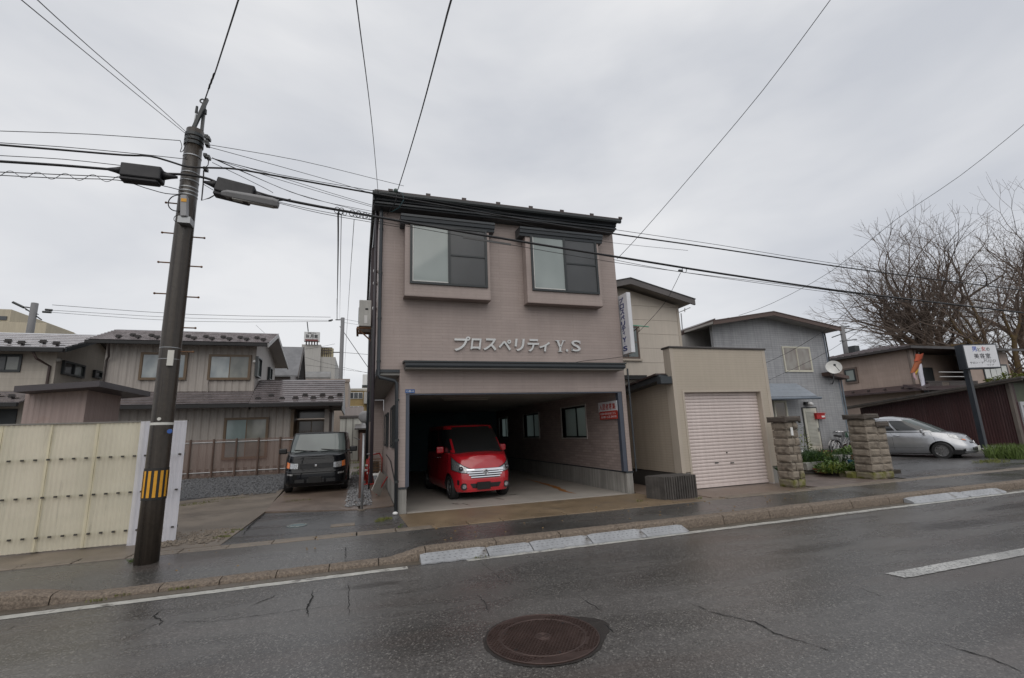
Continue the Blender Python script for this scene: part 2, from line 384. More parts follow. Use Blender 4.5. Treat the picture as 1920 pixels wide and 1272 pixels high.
# kerb stones, each one a piece
kerb = MB().box(-60, 160, 6.70, 6.86, -.4, -.16).build('kerb', KERBM, kind='structure')
def kerbstone(x0, x1, seed):
    r = random.Random(seed); n_ = 18; m_ = MB(); vs = []; prof = [(6.655, -.2), (6.662, -.06), (6.675, .0), (6.71, .018), (6.80, .022), (6.868, .018), (6.872, -.2)]
    for i in range(n_+1):
        x = x0+(x1-x0)*i/n_; d = drop(x)*1.12
        for k, (y, z) in enumerate(prof):
            jy, jz = .005*noise.noise(Vector((x*17, k*3.1, 4))), .005*noise.noise(Vector((x*19, k*2.3, 9)))
            if k in (2, 3) and r.random() < .12: jz -= .012
            vs.append((x, y+(jy if 0 < k < 6 else 0), (z-d if k not in (0, 6) else z)+(jz if 0 < k < 6 else 0)))
    P = len(prof)
    fs = [(i*P+k, (i+1)*P+k, (i+1)*P+k+1, i*P+k+1) for i in range(n_) for k in range(P-1)] + [tuple(range(P)), tuple(range((n_+1)*P-1, n_*P-1, -1))]
    m_.add(vs, fs).build('kerb_stone', KERBM, kerb)
x = -8.0; k = 0
while x < 34:
    L = .98 if not (-2.8 < x < .5) else .60
    kerbstone(x+.006, x+L-.006, k); x += L; k += 1
# drain covers along the back of the footway
dr = MB().box(-30, 60, 8.12, 8.36, -.3, -.06).build('side_drain', GUTM, kind='structure')
x = -7.2; k = 0
while x < 20:
    r = random.Random(k+100); L = .60
    if not (-1e9 < x < -1e8):
        z1 = -.002+.010*r.random(); m_ = MB()
        # cover with a lifting notch cut in each end
        a, c_ = x+.006, x+L-.006
        pts = [(a, 8.105), (c_, 8.105), (c_, 8.215), (c_-.035, 8.225), (c_-.035, 8.255), (c_, 8.265), (c_, 8.375), (a, 8.375), (a, 8.265), (a+.035, 8.255), (a+.035, 8.225), (a, 8.215)]
        dz = .006*r.uniform(-1, 1)
        m_.prism([(p[0]+dz, p[1]+dz) for p in pts], 'z', -.06, z1+.004).build('drain_cover', KERBPALE if x < .7 or x > 6 else APRON, dr, bevel=.006)
    x += L; k += 1

# aprons and yards behind the footway
def slab(name, pts, m, z=None, parent=None, rise=True):
    vs = []
    n_ = len(pts)
    vs = [(p[0], p[1], (gz(p[1]) if rise else 0)+(z or 0)) for p in pts] + [(p[0], p[1], -.3) for p in pts]
    return MB().add(vs, [tuple(range(n_))]+[(i, (i+1) % n_, (i+1) % n_+n_, i+n_) for i in range(n_)]).build(name, m, parent, kind='structure')
slab('garage_apron', [(.82, 8.38), (6.15, 8.38), (6.15, 9.80), (.77, 9.80)], APRON, .002)
slab('shutter_apron', [(7.05, 8.38), (9.75, 8.38), (10.3, 9.62), (7.0, 9.62)], PATHM, .003)
slab('gap_apron', [(6.155, 8.38), (7.045, 8.38), (6.995, 16), (6.155, 16)], PATHM, -.012)
slab('driveway', [(-1.93, 8.38), (.815, 8.38), (.765, 9.80), (.755, 10.95), (.05, 10.80), (-1.86, 11.50)], LOTM, .004, rise=False)
slab('car_path', [(-1.90, 11.505), (.02, 10.81), (.02, 14), (-.05, 21.5), (-2.1, 21.5)], PATHM, .006)
slab('side_path', [(.05, 10.81), (.755, 10.96), (.755, 22), (.29, 22), (.29, 40), (0, 40)], PATHM, .004)
slab('broken_yard', [(-3.2, 8.38), (-1.935, 8.38), (-1.865, 11.5), (-2.05, 15.4), (-3.0, 15.1), (-4.4, 14.2), (-30, 14.0), (-30, 8.38)], YARDM, .008)
slab('gravel_base', [(-60, 14.2), (-30, 14.0), (-4.4, 14.2), (-3.0, 15.1), (-2.1, 15.4), (-2.1, 20.6), (-60, 20.6)], mat('gravel_bed', (.055, .055, .058), .7, 0, .3, 8, 0, .9, 20), .01)
slab('house_plinth', [(-60, 20.6), (.3, 20.6), (.3, 60), (-60, 60)], YARDM, .012)
crack('crack', [(340,1014),(375,1012),(400,1000),(425,994),(455,987)], .05, .013, bpy.data.objects['broken_yard'], seed=50)
crack('crack', [(345,955),(420,948),(480,938)], .02, .03, bpy.data.objects['broken_yard'], seed=51)
crack('crack', [(455,1003),(470,985),(497,963)], .03, .013, bpy.data.objects['broken_yard'], seed=52)
def pebbles(name, n_, area, size, m, seed, zf, **k):
    r = random.Random(seed); m_ = MB(); x0, x1, y0, y1 = area
    for i in range(n_):
        px, py = r.uniform(x0, x1), r.uniform(y0, y1); s_ = size*r.uniform(.5, 1.4); z = zf(py)+s_*.25; a = r.uniform(0, 6.28)
        c_, s2 = math.cos(a), math.sin(a); pts = []
        for (u, v, q) in ((1, 0, 0), (0, .8, 0), (-1, .1, 0), (0, -.9, 0), (.1, 0, .7)):
            u += r.uniform(-.2, .2); v += r.uniform(-.2, .2); pts.append((px+s_*(u*c_-v*s2), py+s_*(u*s2+v*c_), z+s_*q))
        m_.add(pts, [(0, 1, 4), (1, 2, 4), (2, 3, 4), (3, 0, 4)])
    return m_.build(name, m, kind='stuff', recalc=False, **k)
pebbles('gravel', 9000, (-9, -2.15, 14.6, 20.5), .038, mat('dark_gravel', (.085, .087, .092), .5, 0, .45, 30), 3, lambda y: gz(y)+.012)
pebbles('stone_chips', 1500, (-.25, .30, 11.2, 19.5), .040, mat('wet_pale_stones', (.16, .16, .165), .18, 0, .5, 25), 4, lambda y: gz(y)+.006)
pebbles('rubble', 420, (-2.9, -2.0, 8.6, 9.8), .028, mat('crushed_concrete', (.17, .14, .11), .7, 0, .3, 25), 5, lambda y: .012)
# garden path between the gate pillars: paving slabs laid square, then the parking place
gp = slab('garden_path', [(9.95, 8.38), (13.4, 8.38), (13.4, 15), (9.95, 15)], GUTM, -.02)
PAVE = mat('pinkish_paving', (.15, .118, .105), .42, 0, .22, 3, 0, .4, 50)
for j in range(9):
    for i in range(4):
        r = random.Random(j*9+i); x0 = 10.0+i*.86+(.43 if j % 2 else 0); y0 = 8.40+j*.62
        if x0+.85 > 13.4: continue
        MB().box(x0+.008, x0+.85, y0+.008, y0+.61, -.05, .004+.006*r.random()).build('paving_slab', PAVE, gp, bevel=.006)
slab('parking_place', [(13.0, 8.38), (60, 8.38), (60, 11.0), (25, 11.6), (25, 18), (13.0, 18)], LOTM, .003)
for k, pix in enumerate([[(1668,882),(1720,874),(1780,880)], [(1700,868),(1690,890),(1720,900)], [(1650,896),(1700,890),(1760,893)], [(1770,870),(1800,882)]]):
    crack('crack', pix, .02, .006, bpy.data.objects['parking_place'], seed=60+k)
slab('right_verge', [(25.0, 11.61), (60, 11.01), (60, 18.0), (25.0, 18.0)], EARTH, .02)
slab('rear_lot', [(13.0, 18.01), (120, 18.01), (120, 60), (13.0, 60)], EARTH, .0)
# ------------------------------------------------------------------ lettering
def glyph(name, ch, parent, m, x0, x1, z0, z1, place, depth=.02, bold=0.0, shear=0.0):
    """one solid character fitted to the given width and height; place(u, v, d) turns letter space into the real place"""
    cu = bpy.data.curves.new('t', 'FONT'); cu.body = ch; cu.size = 1; cu.offset = bold; cu.extrude = .5; cu.shear = shear; cu.resolution_u = 3
    ob = bpy.data.objects.new('t', cu); COL.objects.link(ob)
    bpy.context.view_layer.update()
    me = bpy.data.meshes.new_from_object(ob.evaluated_get(bpy.context.evaluated_depsgraph_get()))
    bpy.data.objects.remove(ob); bpy.data.curves.remove(cu)
    if not me.vertices: return None
    X = [v.co.x for v in me.vertices]; Y = [v.co.y for v in me.vertices]
    ax, bx_, ay, by = min(X), max(X), min(Y), max(Y)
    off = Vector((0,0,0)); q = parent
    while q is not None: off += q.location; q = q.parent
    for v in me.vertices:
        u = x0+(v.co.x-ax)/(bx_-ax+1e-9)*(x1-x0); w_ = z0+(v.co.y-ay)/(by-ay+1e-9)*(z1-z0)
        v.co = Vector(place(u, w_, (v.co.z+.5)*depth)) - off
    me.name = name; me.materials.clear(); me.materials.append(m)
    o = bpy.data.objects.new(name, me); COL.objects.link(o); o.parent = parent
    return o
def line_of_text(name, s, parent, m, x0, x1, z0, z1, place, depth=.004, bold=0.0):
    return glyph(name, s, parent, m, x0, x1, z0, z1, place, depth, bold)

# ------------------------------------------------------------------ window builder
def window(parent, x0, x1, z0, z1, y, frame, panes, fw=.045, proud=.03, axis='y', label=None, mid=None, depth=.05, name='window'):
    """sliding window in a wall y=const seen from -y (axis 'y') or in a wall x=const seen from -x (axis 'x', x0..x1 then run along y)"""
    def B(m_, a, b_, c_, d_, e, f):
        return m_.box(a, b_, c_, d_, e, f) if axis == 'y' else (m_.box(c_, d_, a, b_, e, f) if axis == 'x' else m_.box(-1, 1, -1, 1, -1, 1))
    sgn = 1
    yf = y-proud; m_ = MB()
    B(m_, x0, x1, yf, y+depth, z0, z0+fw); B(m_, x0, x1, yf, y+depth, z1-fw, z1); B(m_, x0, x0+fw, yf, y+depth, z0+fw, z1-fw); B(m_, x1-fw, x1, yf, y+depth, z0+fw, z1-fw)
    wf = m_.build(name, frame, parent, label=label)
    n_ = len(panes); iw = (x1-x0-2*fw)/n_
    for i, pm in enumerate(panes):
        a = x0+fw+iw*i; dy = .012 if i % 2 else .026
        B(MB(), a+.012, a+iw-.012, yf+dy, yf+dy+.008, z0+fw+.012, z1-fw-.012).build('pane', pm, wf)
        s_ = MB(); sw = .02
        B(s_, a, a+iw, yf+dy-.006, yf+dy+.02, z0+fw, z0+fw+sw); B(s_, a, a+iw, yf+dy-.006, yf+dy+.02, z1-fw-sw, z1-fw)
        B(s_, a, a+sw, yf+dy-.0065, yf+dy+.0205, z0+fw, z1-fw); B(s_, a+iw-sw, a+iw, yf+dy-.0065, yf+dy+.0205, z0+fw, z1-fw)
        if mid and i in mid: B(s_, a, a+iw, yf+dy-.0055, yf+dy+.0195, (z0+z1)/2-.012, (z0+z1)/2+.02)
        s_.build('sash', frame, wf)
    return wf

# ================================================================== the two-storey building with the open garage
G0 = 9.82
main = thing('two_storey_building', 'two-storey pink clad building with an open garage below and two bay windows', 'building', (.3, G0, 0))
# walls: front
m_ = MB(); m_.box(.30, 6.09, G0, G0+.14, 2.86, 6.50); m_.build('front_wall', PINK, main)
m_ = MB(); m_.box(.762, 6.088, G0+.001, G0+.139, 2.36, 2.858); m_.box(.764, .89, G0, G0+.14, .505, 2.36); m_.box(5.985, 6.087, G0, G0+.14, .505, 2.36); m_.build('garage_front', PINK, main)
# vertical joint bead of the cladding
for x in (.62,): bx('joint_strip', mat('joint_sealant', (.36, .29, .27), .6), main, x, x+.012, G0-.004, G0+.004, 2.87, 6.4)
m_ = MB(); m_.box(.30, .42, G0+.14, 21, 2.86, 6.5); m_.build('side_wall', PINK, main)
m_ = MB()                                                      # ground-floor side wall with two window openings
for a, b_, c_, d_ in ((G0+.14, 10.98, .46, 2.80), (12.09, 13.42, .46, 2.80), (15.1, 16.6, .46, 2.80), (10.98, 12.09, .46, 1.24), (10.98, 12.09, 2.2, 2.80), (13.42, 15.1, .46, 1.23), (13.42, 15.1, 2.16, 2.80)):
    m_.box(.766, .88, a, b_, c_, d_)
m_.build('side_wall', PINK, main)
m_ = MB(); m_.box(.31, .76, 16.6, 16.75, .3, 2.74); m_.box(.31, .43, 16.75, 21, .3, 2.74); m_.build('rear_wing_wall', PINK, main)
bx('soffit', SOFFIT, main, .32, .765, G0+.02, 16.6, 2.745, 2.80)
m_ = MB(); m_.box(.296, .762, G0-.012, G0+.02, 2.80, 2.862); m_.box(.29, .32, G0+.02, 16.6, 2.735, 2.86); m_.build('soffit_trim', SLATE, main)
m_ = MB(); m_.box(.775, .87, G0+.14, 16.6, 0, .45); m_.build('side_foundation', CONC, main, bevel=.008)
# concrete feet of the front piers and flashings over them
for x0, x1 in ((.765, .92), (5.93, 6.095)):
    MB().box(x0, x1, G0-.005, G0+.16, -.03, .47).build('pier_foot', CONC, main, bevel=.012)
    MB().box(x0-.012, x1+.012, G0-.022, G0+.17, .472, .502).build('flashing', SLATE, main)
m_ = MB(); m_.box(.892, .965, G0+.015, G0+.13, .503, 2.36); m_.build('garage_jamb', JAMB, main)
m_ = MB(); m_.box(5.88, 5.984, G0+.015, G0+.13, .503, 2.36); m_.build('garage_jamb', JAMB, main)
bx('lintel_trim', JAMB, main, .966, 5.879, G0+.012, G0+.12, 2.33, 2.359)
# garage interior
slab_ = MB().box(.93, 5.925, G0+.0, 21.5, -.2, .012).build('garage_floor', CONCW, main)
bx('garage_ceiling', CEIL, main, .88, 5.99, G0+.14, 21, 2.44, 2.5)
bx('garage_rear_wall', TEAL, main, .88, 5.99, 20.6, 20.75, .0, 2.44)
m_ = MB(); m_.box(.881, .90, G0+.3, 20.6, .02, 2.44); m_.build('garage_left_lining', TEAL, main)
INW = siding('garage_lining', (.33, .27, .25), bw=.26, bh=.068, mfac=.72, streak=0)
m_ = MB()
cut = [(11.67, 13.30, 1.275, 2.155), (15.25, 16.85, 1.28, 2.12), (18.9, 20.1, 1.28, 2.11)]
y = G0+.14
for a, b_, c_, d_ in cut:
    m_.box(5.92, 6.08, y, a, .50, 2.44); m_.box(5.92, 6.08, a, b_, .50, c_); m_.box(5.92, 6.08, a, b_, d_, 2.44); y = b_
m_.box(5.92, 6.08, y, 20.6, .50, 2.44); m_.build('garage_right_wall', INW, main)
m_ = MB(); m_.box(5.90, 6.09, G0+.16, 20.6, -.02, .47); m_.build('garage_right_base', CONC, main)
m_ = MB(); m_.box(5.905, 6.1, G0+.16, 20.6, .472, .50); m_.build('flashing', SLATE, main)
m_ = MB(); m_.box(6.0, 6.09, G0+.14, 21, 2.5, 6.5); m_.build('right_side_wall', PINK, main)
def frosted():
    m, t, b = newmat('frosted_glass'); b.inputs['Base Color'].default_value = (.62, .68, .66, 1); b.inputs['Roughness'].default_value = .35
    tr = t.nodes.new('ShaderNodeBsdfTranslucent'); tr.inputs[0].default_value = (.6, .68, .66, 1); mx = t.nodes.new('ShaderNodeMixShader'); mx.inputs[0].default_value = .8
    t.links.new(b.outputs[0], mx.inputs[1]); t.links.new(tr.outputs[0], mx.inputs[2]); t.links.new(mx.outputs[0], t.nodes['Material Output'].inputs[0]); return m
FROST = frosted()
TRIMW = mat('inner_window_trim', (.42, .40, .38), .5, 0, .08)
for a, b_, c_, d_ in cut:
    m_ = MB(); m_.box(5.90, 6.04, a-.035, a, c_-.035, d_+.035); m_.box(5.90, 6.04, b_, b_+.035, c_-.035, d_+.035); m_.box(5.901, 6.04, a, b_, c_-.035, c_); m_.box(5.901, 6.04, a, b_, d_, d_+.035)
    wf = m_.build('window', TRIMW, main)
    q = MB(); w2 = .04
    for (aa, bb) in ((a, (a+b_)/2), ((a+b_)/2, b_)):
        q.box(6.02, 6.05, aa, aa+w2, c_, d_); q.box(6.02, 6.05, bb-w2, bb, c_, d_); q.box(6.021, 6.049, aa+w2, bb-w2, c_, c_+w2); q.box(6.021, 6.049, aa+w2, bb-w2, d_-w2, d_)
    q.build('sash', FRAME, wf); MB().box(6.033, 6.037, a+.01, b_-.01, c_+.01, d_-.01).build('pane', FROST, wf)
# side windows
for a, b_, c_, d_ in ((10.98, 12.09, 1.24, 2.2), (13.42, 15.1, 1.23, 2.16)):
    window(main, a, b_, c_, d_, .766, FRAME, [GL_DARK, GL_DARK], .04, .05, axis='x')
# ceiling lamp (unlit) and clutter at the back of the garage
OLDW = mat('yellowed_lamp_white', (.30, .29, .26), .6)
lt = MB().box(2.0, 3.3, 12.0, 12.12, 2.41, 2.438).build('lamp_housing', OLDW, main)
MB().tube([(2.06, 12.08, 2.385), (3.24, 12.08, 2.385)], .014, 8).build('lamp_tube', OLDW, lt)
# canopy over the garage
cl = at(757, 681, Y=9.5).x; cr = at(1172, 686, Y=9.5).x
can = MB().box(cl+.04, cr-.03, 9.50, G0, 2.84, 2.87).build('canopy', SOFFIT, main)
m_ = MB(); m_.prism([(9.47, 2.865), (9.45, 2.90), (9.45, 2.955), (9.47, 2.97), (G0-.002, 2.985), (G0-.002, 2.872), (9.5, 2.872)], 'x', cl+.03, cr-.02); m_.build('gutter', SLATE, can)
m_ = MB(); m_.prism([(9.43, 2.965), (9.43, 2.995), (G0-.003, 3.03), (G0-.003, 2.99)], 'x', cl, cr); m_.build('roof_sheet', FRAME, can)
# eave across the front with its stepped gutter, and the left rake
el, er = at(700, 372, Y=9.42).x, at(1162, 418, Y=9.42).x
zt = at(1000, 397, Y=9.42).z
eave = MB().box(el+.04, er-.06, 9.50, G0+.0, 6.40, 6.44).build('eave_soffit', SLATE, main)
m_ = MB(); m_.prism([(9.56, 6.37), (9.54, 6.45), (9.47, 6.46), (9.47, 6.51), (9.43, 6.52), (9.41, 6.585), (9.44, 6.59), (G0-.002, 6.59), (G0-.002, 6.37)], 'x', el+.02, er-.08); m_.build('fascia', SLATE, eave)
m_ = MB(); m_.prism([(9.36, 6.515), (9.34, 6.55), (9.34, 6.60), (9.36, 6.61), (9.36, 6.56), (9.41, 6.54), (9.41, 6.52)], 'x', el-.02, er); m_.build('gutter', FRAME, eave)
roof = MB().prism([(9.37, 6.612), (9.37, 6.64), (15.4, 7.75), (21.3, 6.9), (21.3, 6.86), (15.4, 7.71)], 'x', el+.02, er-.05).build('roof', ROOFBR, main)
for i in range(8):
    x = el+.35+i*.80; q = MB().box(x-.04, x+.04, 9.38, 9.60, 6.641, 6.67)
    q.box(x-.05, x+.05, 9.39, 9.41, 6.641, 6.70).build('snow_guard', ROOFBR, roof)
m_ = MB(); m_.prism([(9.42, 6.42), (9.42, 6.60), (15.4, 7.70), (21.2, 6.85), (21.2, 6.6), (15.4, 7.4)], 'x', el-.01, el+.019); m_.build('rake_board', SLATE, main)
m_ = MB(); m_.prism([(9.82, 6.44), (15.4, 7.40), (21.0, 6.6), (21.0, 6.4), (9.82, 6.40)], 'x', el+.06, .31); m_.build('rake_soffit', SLATE, main)
# bay windows
def bay(px0, px1, tl, tr, bl, br, wl, wr, wt, wb, hood, seedlabel):
    yb = 9.56
    a = at(*bl, Y=yb); b_ = at(*br, Y=yb); t_ = at(*tl, Y=yb); x0, x1 = a.x, b_.x; z0, z1 = (a.z+b_.z)/2, t_.z+.02
    bay_ = MB().box(x0, x1, yb, G0, z0, z1).build('bay_window', PINKB, main, label=seedlabel)
    bx('bay_sill', mat('sill_edge', (.24, .19, .175), .6), bay_, x0-.012, x1+.012, yb-.015, G0, z0-.022, z0-.001)
    w0, w1 = at(*wl, Y=yb-.02).x, at(*wr, Y=yb-.02).x; zb, zt_ = at(*wb, Y=yb-.02).z, at(*wt, Y=yb-.02).z
    wf = MB(); f = .05; y0 = yb-.035; y1 = yb+.01
    wf.box(w0, w1, y0, yb-.001, zb, zb+f); wf.box(w0, w1, y0, yb-.001, zt_-f, zt_); wf.box(w0, w0+f, y0, yb-.001, zb+f, zt_-f); wf.box(w1-f, w1, y0, yb-.001, zb+f, zt_-f)
    mid = (w0+w1)/2
    wf.box(mid-.035, mid+.02, y0-.004, yb-.001, zb+f, zt_-f); wf.box(mid+.02, w1-f, y0+.004, yb-.001, (zb+zt_)/2-.0, (zb+zt_)/2+.035)
    WF = wf.build('window_frame', FRAME, bay_)
    bx('pane', GL_FROST, WF, w0+f, mid-.035, yb-.018, yb-.002, zb+f, zt_-f)
    bx('pane', GL_SCREEN, WF, mid+.02, w1-f, yb-.014, yb-.003, zb+f, zt_-f)
    sm = MB(); sm.box(w0+f, w0+f+.02, yb-.026, yb-.019, zb+f, zt_-f); sm.box(w0+f+.02, mid-.035, yb-.026, yb-.019, zb+f, zb+f+.022); sm.build('sash', mat('pale_sash', (.55, .55, .53), .4), WF)
    h0 = at(*hood[0], Y=yb-.1); h1 = at(*hood[1], Y=yb-.1); hz = (h0.z+h1.z)/2
    MB().prism([(yb-.10, hz-.0), (yb-.10, hz-.05), (yb-.08, hz-.06), (yb-.07, hz-.13), (yb-.04, hz-.14), (yb-.03, hz-.20), (G0-.002, hz-.20), (G0-.002, hz+.03)], 'x', h0.x, h1.x).build('hood', SLATE, bay_)
PINKB = siding('pink_bay_cladding', (.355, .292, .268), bw=.9, bh=.068, mfac=.93, var=.025, bstr=.2, streak=.04)
bay(0, 0, (770, 415), (912, 430), (758.7, 553), (920, 562), (768.6, 531), (915, 540), (840, 425), (840, 535.5), ((752, 400), (928, 418)), 'left bay window')
bay(0, 0, (996, 440), (1116, 449), (990, 567), (1130, 573), (998.7, 544), (1124.7, 552), (1056, 443), (1060, 548.5), ((975, 425), (1130, 440)), 'right bay window')
# rainwater pipes at the left corner
m_ = MB(); m_.tube([(.335, 9.70, 6.56), (.335, 9.75, 6.30), (.335, 9.76, 2.74), (.36, 9.755, 2.69), (.66, 9.755, 2.62), (.70, 9.755, 2.57), (.715, 9.755, .06)], .036, 10)
dp = m_.build('downpipe', SLATE, main, smooth=True)
for z in (5.9, 4.9, 3.9, 3.0): MB().cyl((.335, 9.76, z), (.335, 9.76, z+.045), .045, n=10).build('bracket', FRAME, dp)
for z in (2.2, 1.4, .6): MB().cyl((.715, 9.755, z), (.715, 9.755, z+.045), .045, n=10).build('bracket', FRAME, dp)
MB().tube([(.24, 9.98, 6.5), (.24, 10.0, 3.0), (.24, 10.0, .6)], .034, 8).build('downpipe', mat('dark_purple_pipe', (.035, .028, .034), .5), main, smooth=True)
MB().box(.17, .30, 12.0, 12.3, 2.6, 6.4).build('duct_cover', mat('dark_purple_duct', (.05, .036, .042), .5), main, bevel=.01)
MB().tube([(.25, 16.45, 6), (.25, 16.45, .5)], .045, 8).build('downpipe', SLATE, main, smooth=True)
for z, y in ((5.15, 10.3), (4.86, 10.3), (4.3, 10.35)):
    m_ = MB().sph((.255, y, z), .06, 10, 6); m_.build('vent_cap', WHITEP, main, smooth=True)
# back yard wall cable along the left base
MB().tube([(.75, 9.9, .55), (.75, 10.6, .52), (.74, 12, .9), (.74, 14, 1.0)], .012, 6).build('cable', RUBCAB, main)
# upright house number plate
blue = mat('blue_enamel', (.02, .09, .28), .35)
ap = thing('address_plate', 'small blue street number plate over the left corner of the garage opening', 'sign', at(768, 734, Y=G0))
p0, p1 = at(760, 737.5, Y=G0), at(777.5, 730.5, Y=G0)
bx('plate', blue, ap, p0.x, p1.x, G0-.012, G0-.003, p0.z, p1.z)
line_of_text('lettering', '12番10', ap, WHITEP, p0.x+.02, p1.x-.02, p0.z+.015, p1.z-.015, lambda u, v, d: (u, G0-.0125-d, v), .002, .0)

# ---- raised letters on the wall
LET = mat('silver_letter', (.56, .565, .56), .35, .35, .08)
wl = thing('wall_lettering', 'raised silver slanted lettering across the wall above the canopy', 'sign', (3.4, G0, 3.3))
S_ = 1/3.347
def zx(v): return 670+v*S_
def zy(v): return 340+v*S_
sl = .16
for ch, a, b_, t_, bt in (('プ', 600, 706, 975, 1065), ('ロ', 710, 776, 988, 1055), ('ス', 790, 876, 988, 1062), ('ペ', 884, 966, 995, 1062), ('リ', 984, 1046, 990, 1066), ('テ', 1064, 1138, 992, 1070), ('ィ', 1140, 1206, 1010, 1068),
                          ('Y', 1246, 1306, 1000, 1070), ('.', 1306, 1325, 1052, 1070), ('S', 1346, 1398, 1000, 1068)):
    A = at(zx(a), zy(bt), Y=G0-.04); B_ = at(zx(b_), zy(t_), Y=G0-.04)
    z0, z1 = A.z, B_.z
    if ch == 'Y':
        w_ = B_.x-A.x; h = z1-z0; m_ = MB(); cx = (A.x+B_.x)/2-.01
        def bar(x0, z0_, x1, z1_, t0, t1=None):
            t1 = t1 or t0; m_.prism([(x0-t0/2, z0_), (x0+t0/2, z0_), (x1+t1/2, z1_), (x1-t1/2, z1_)], 'y', G0-.045, G0-.012)
        bar(cx-.01, z0, cx, z0+h*.45, .045); bar(cx-.005, z0+h*.42, A.x+.055, z1, .05); bar(cx+.012, z0+h*.42, B_.x-.05, z1, .03)
        m_.box(cx-.06, cx+.045, G0-.046, G0-.012, z0, z0+.014); m_.box(A.x, A.x+.11, G0-.046, G0-.012, z1-.014, z1); m_.box(B_.x-.09, B_.x, G0-.046, G0-.012, z1-.014, z1)
        m_.build('letter', LET, wl)
    elif ch == '.':
        MB().cyl(((A.x+B_.x)/2, G0-.045, z0+.03), ((A.x+B_.x)/2, G0-.012, z0+.03), .03, n=14).build('full_stop', LET, wl)
    else:
        k = 0 if ch == 'S' else sl*.9
        glyph('letter', ch, wl, LET, A.x, B_.x-(k*(z1-z0)*.6), z0, z1, lambda u, v, d, z0=z0, k=k: (u+(v-z0)*k, G0-.012-d, v), .034, .024 if ch != 'S' else .008)
        if ch == 'S':
            MB().box(A.x-.002, A.x+.02, G0-.046, G0-.012, z0+.01, z0+.09).box(B_.x-.02, B_.x, G0-.046, G0-.012, z1-.085, z1-.01).build('letter_serif', LET, wl)
# ---- upright projecting sign
SIGNW = mat('white_sign_face', (.66, .67, .70), .35, 0, .05, 2, .05); INK = mat('blue_lettering', (.022, .035, .16), .4)
ps = thing('projecting_sign', 'tall white sign box with blue upright lettering beside the right edge of the wall', 'sign', (6.17, 9.7, 3.2))
c0 = at(1154, 556, X=6.13); c1 = at(1174.5, 551, X=6.13); d0 = at(1164, 668, X=6.13); d1 = at(1184, 660, X=6.13)
ya, yb2 = c1.y, c0.y; zb = (d0.z+d1.z)/2; ztp = (c0.z+c1.z)/2
MB().box(6.13, 6.24, ya, yb2, zb, ztp).build('sign_box', SIGNW, ps, bevel=.008)
txt = ['プ', 'ロ', 'ス', 'ペ', 'リ', 'テ', 'ィ', 'Y', '・', 'S']; hh = (ztp-zb-.16); yy = [0, .115, .225, .335, .445, .545, .64, .745, .84, .91]
for ch, f in zip(txt, yy):
    s_ = .128; zt_ = ztp-.08-hh*f; wy = .19; yc = (ya+yb2)/2
    if ch == '・': MB().box(6.124, 6.13, yc-.012, yc+.012, zt_-.06, zt_-.035).build('letter', INK, ps); continue
    sc = .62 if ch == 'ィ' else 1
    glyph('letter', ch, ps, INK, -wy/2*sc, wy/2*sc, zt_-s_*sc, zt_, lambda u, v, d, yc=yc: (6.129-d, yc-u, v), .004, .03)
m_ = MB(); m_.box(6.10, 6.125, yb2+.005, yb2+.035, 3.0, ztp+.12); m_.box(6.125, 6.20, yb2-.01, yb2+.02, zb+.2, zb+.23); m_.box(6.125, 6.20, yb2-.01, yb2+.02, ztp-.3, ztp-.27)
m_.build('bracket', STEEL, ps)
# ---- recruiting board inside the garage
REDP = mat('red_print', (.42, .045, .03), .45, 0, .08)
rb = thing('tenant_board', 'white and red notice board hanging on the garage wall near the opening', 'sign', (5.9, 10.2, 1.8))
a_, b2 = at(1121, 757, X=5.86), at(1156, 750, X=5.86); c2, d2 = at(1122, 788, X=5.86), at(1158, 785, X=5.86)
zt_, zb_ = (a_.z+b2.z)/2+.0, (c2.z+d2.z)/2; y0, y1 = b2.y+.02, a_.y; zm = zb_+(zt_-zb_)*.42
MB().box(5.866, 5.885, y0, y1, zm, zt_).build('white_panel', SIGNW, rb); MB().box(5.860, 5.8655, y0-.01, y1-.05, zb_, zm+.02).build('red_panel', REDP, rb)
MB().box(5.886, 5.919, y0+.1, y0+.14, zb_+.1, zt_-.05).box(5.886, 5.919, y1-.14, y1-.1, zb_+.1, zt_-.05).build('bracket', STEEL, rb)
n5 = '入居者募集'; wd = (y1-y0-.1)/5
for i, ch in enumerate(n5):
    glyph('character', ch, rb, REDP, i*wd, i*wd+wd*.9, zm+.05, zt_-.05, lambda u, v, d: (5.865-d, y1-.05-u, v), .003, .012)
line_of_text('telephone_line', '0187-62-3410', rb, SIGNW, .08, y1-y0-.10, zb_+.03, zb_+.085, lambda u, v, d: (5.8598-d, y1-.05-u, v), .002)['kind'] = 'stuff'
line_of_text('print_line', 'お問い合わせはこちら', rb, SIGNW, .05, y1-y0-.12, zb_+.11, zb_+.17, lambda u, v, d: (5.8598-d, y1-.05-u, v), .002)
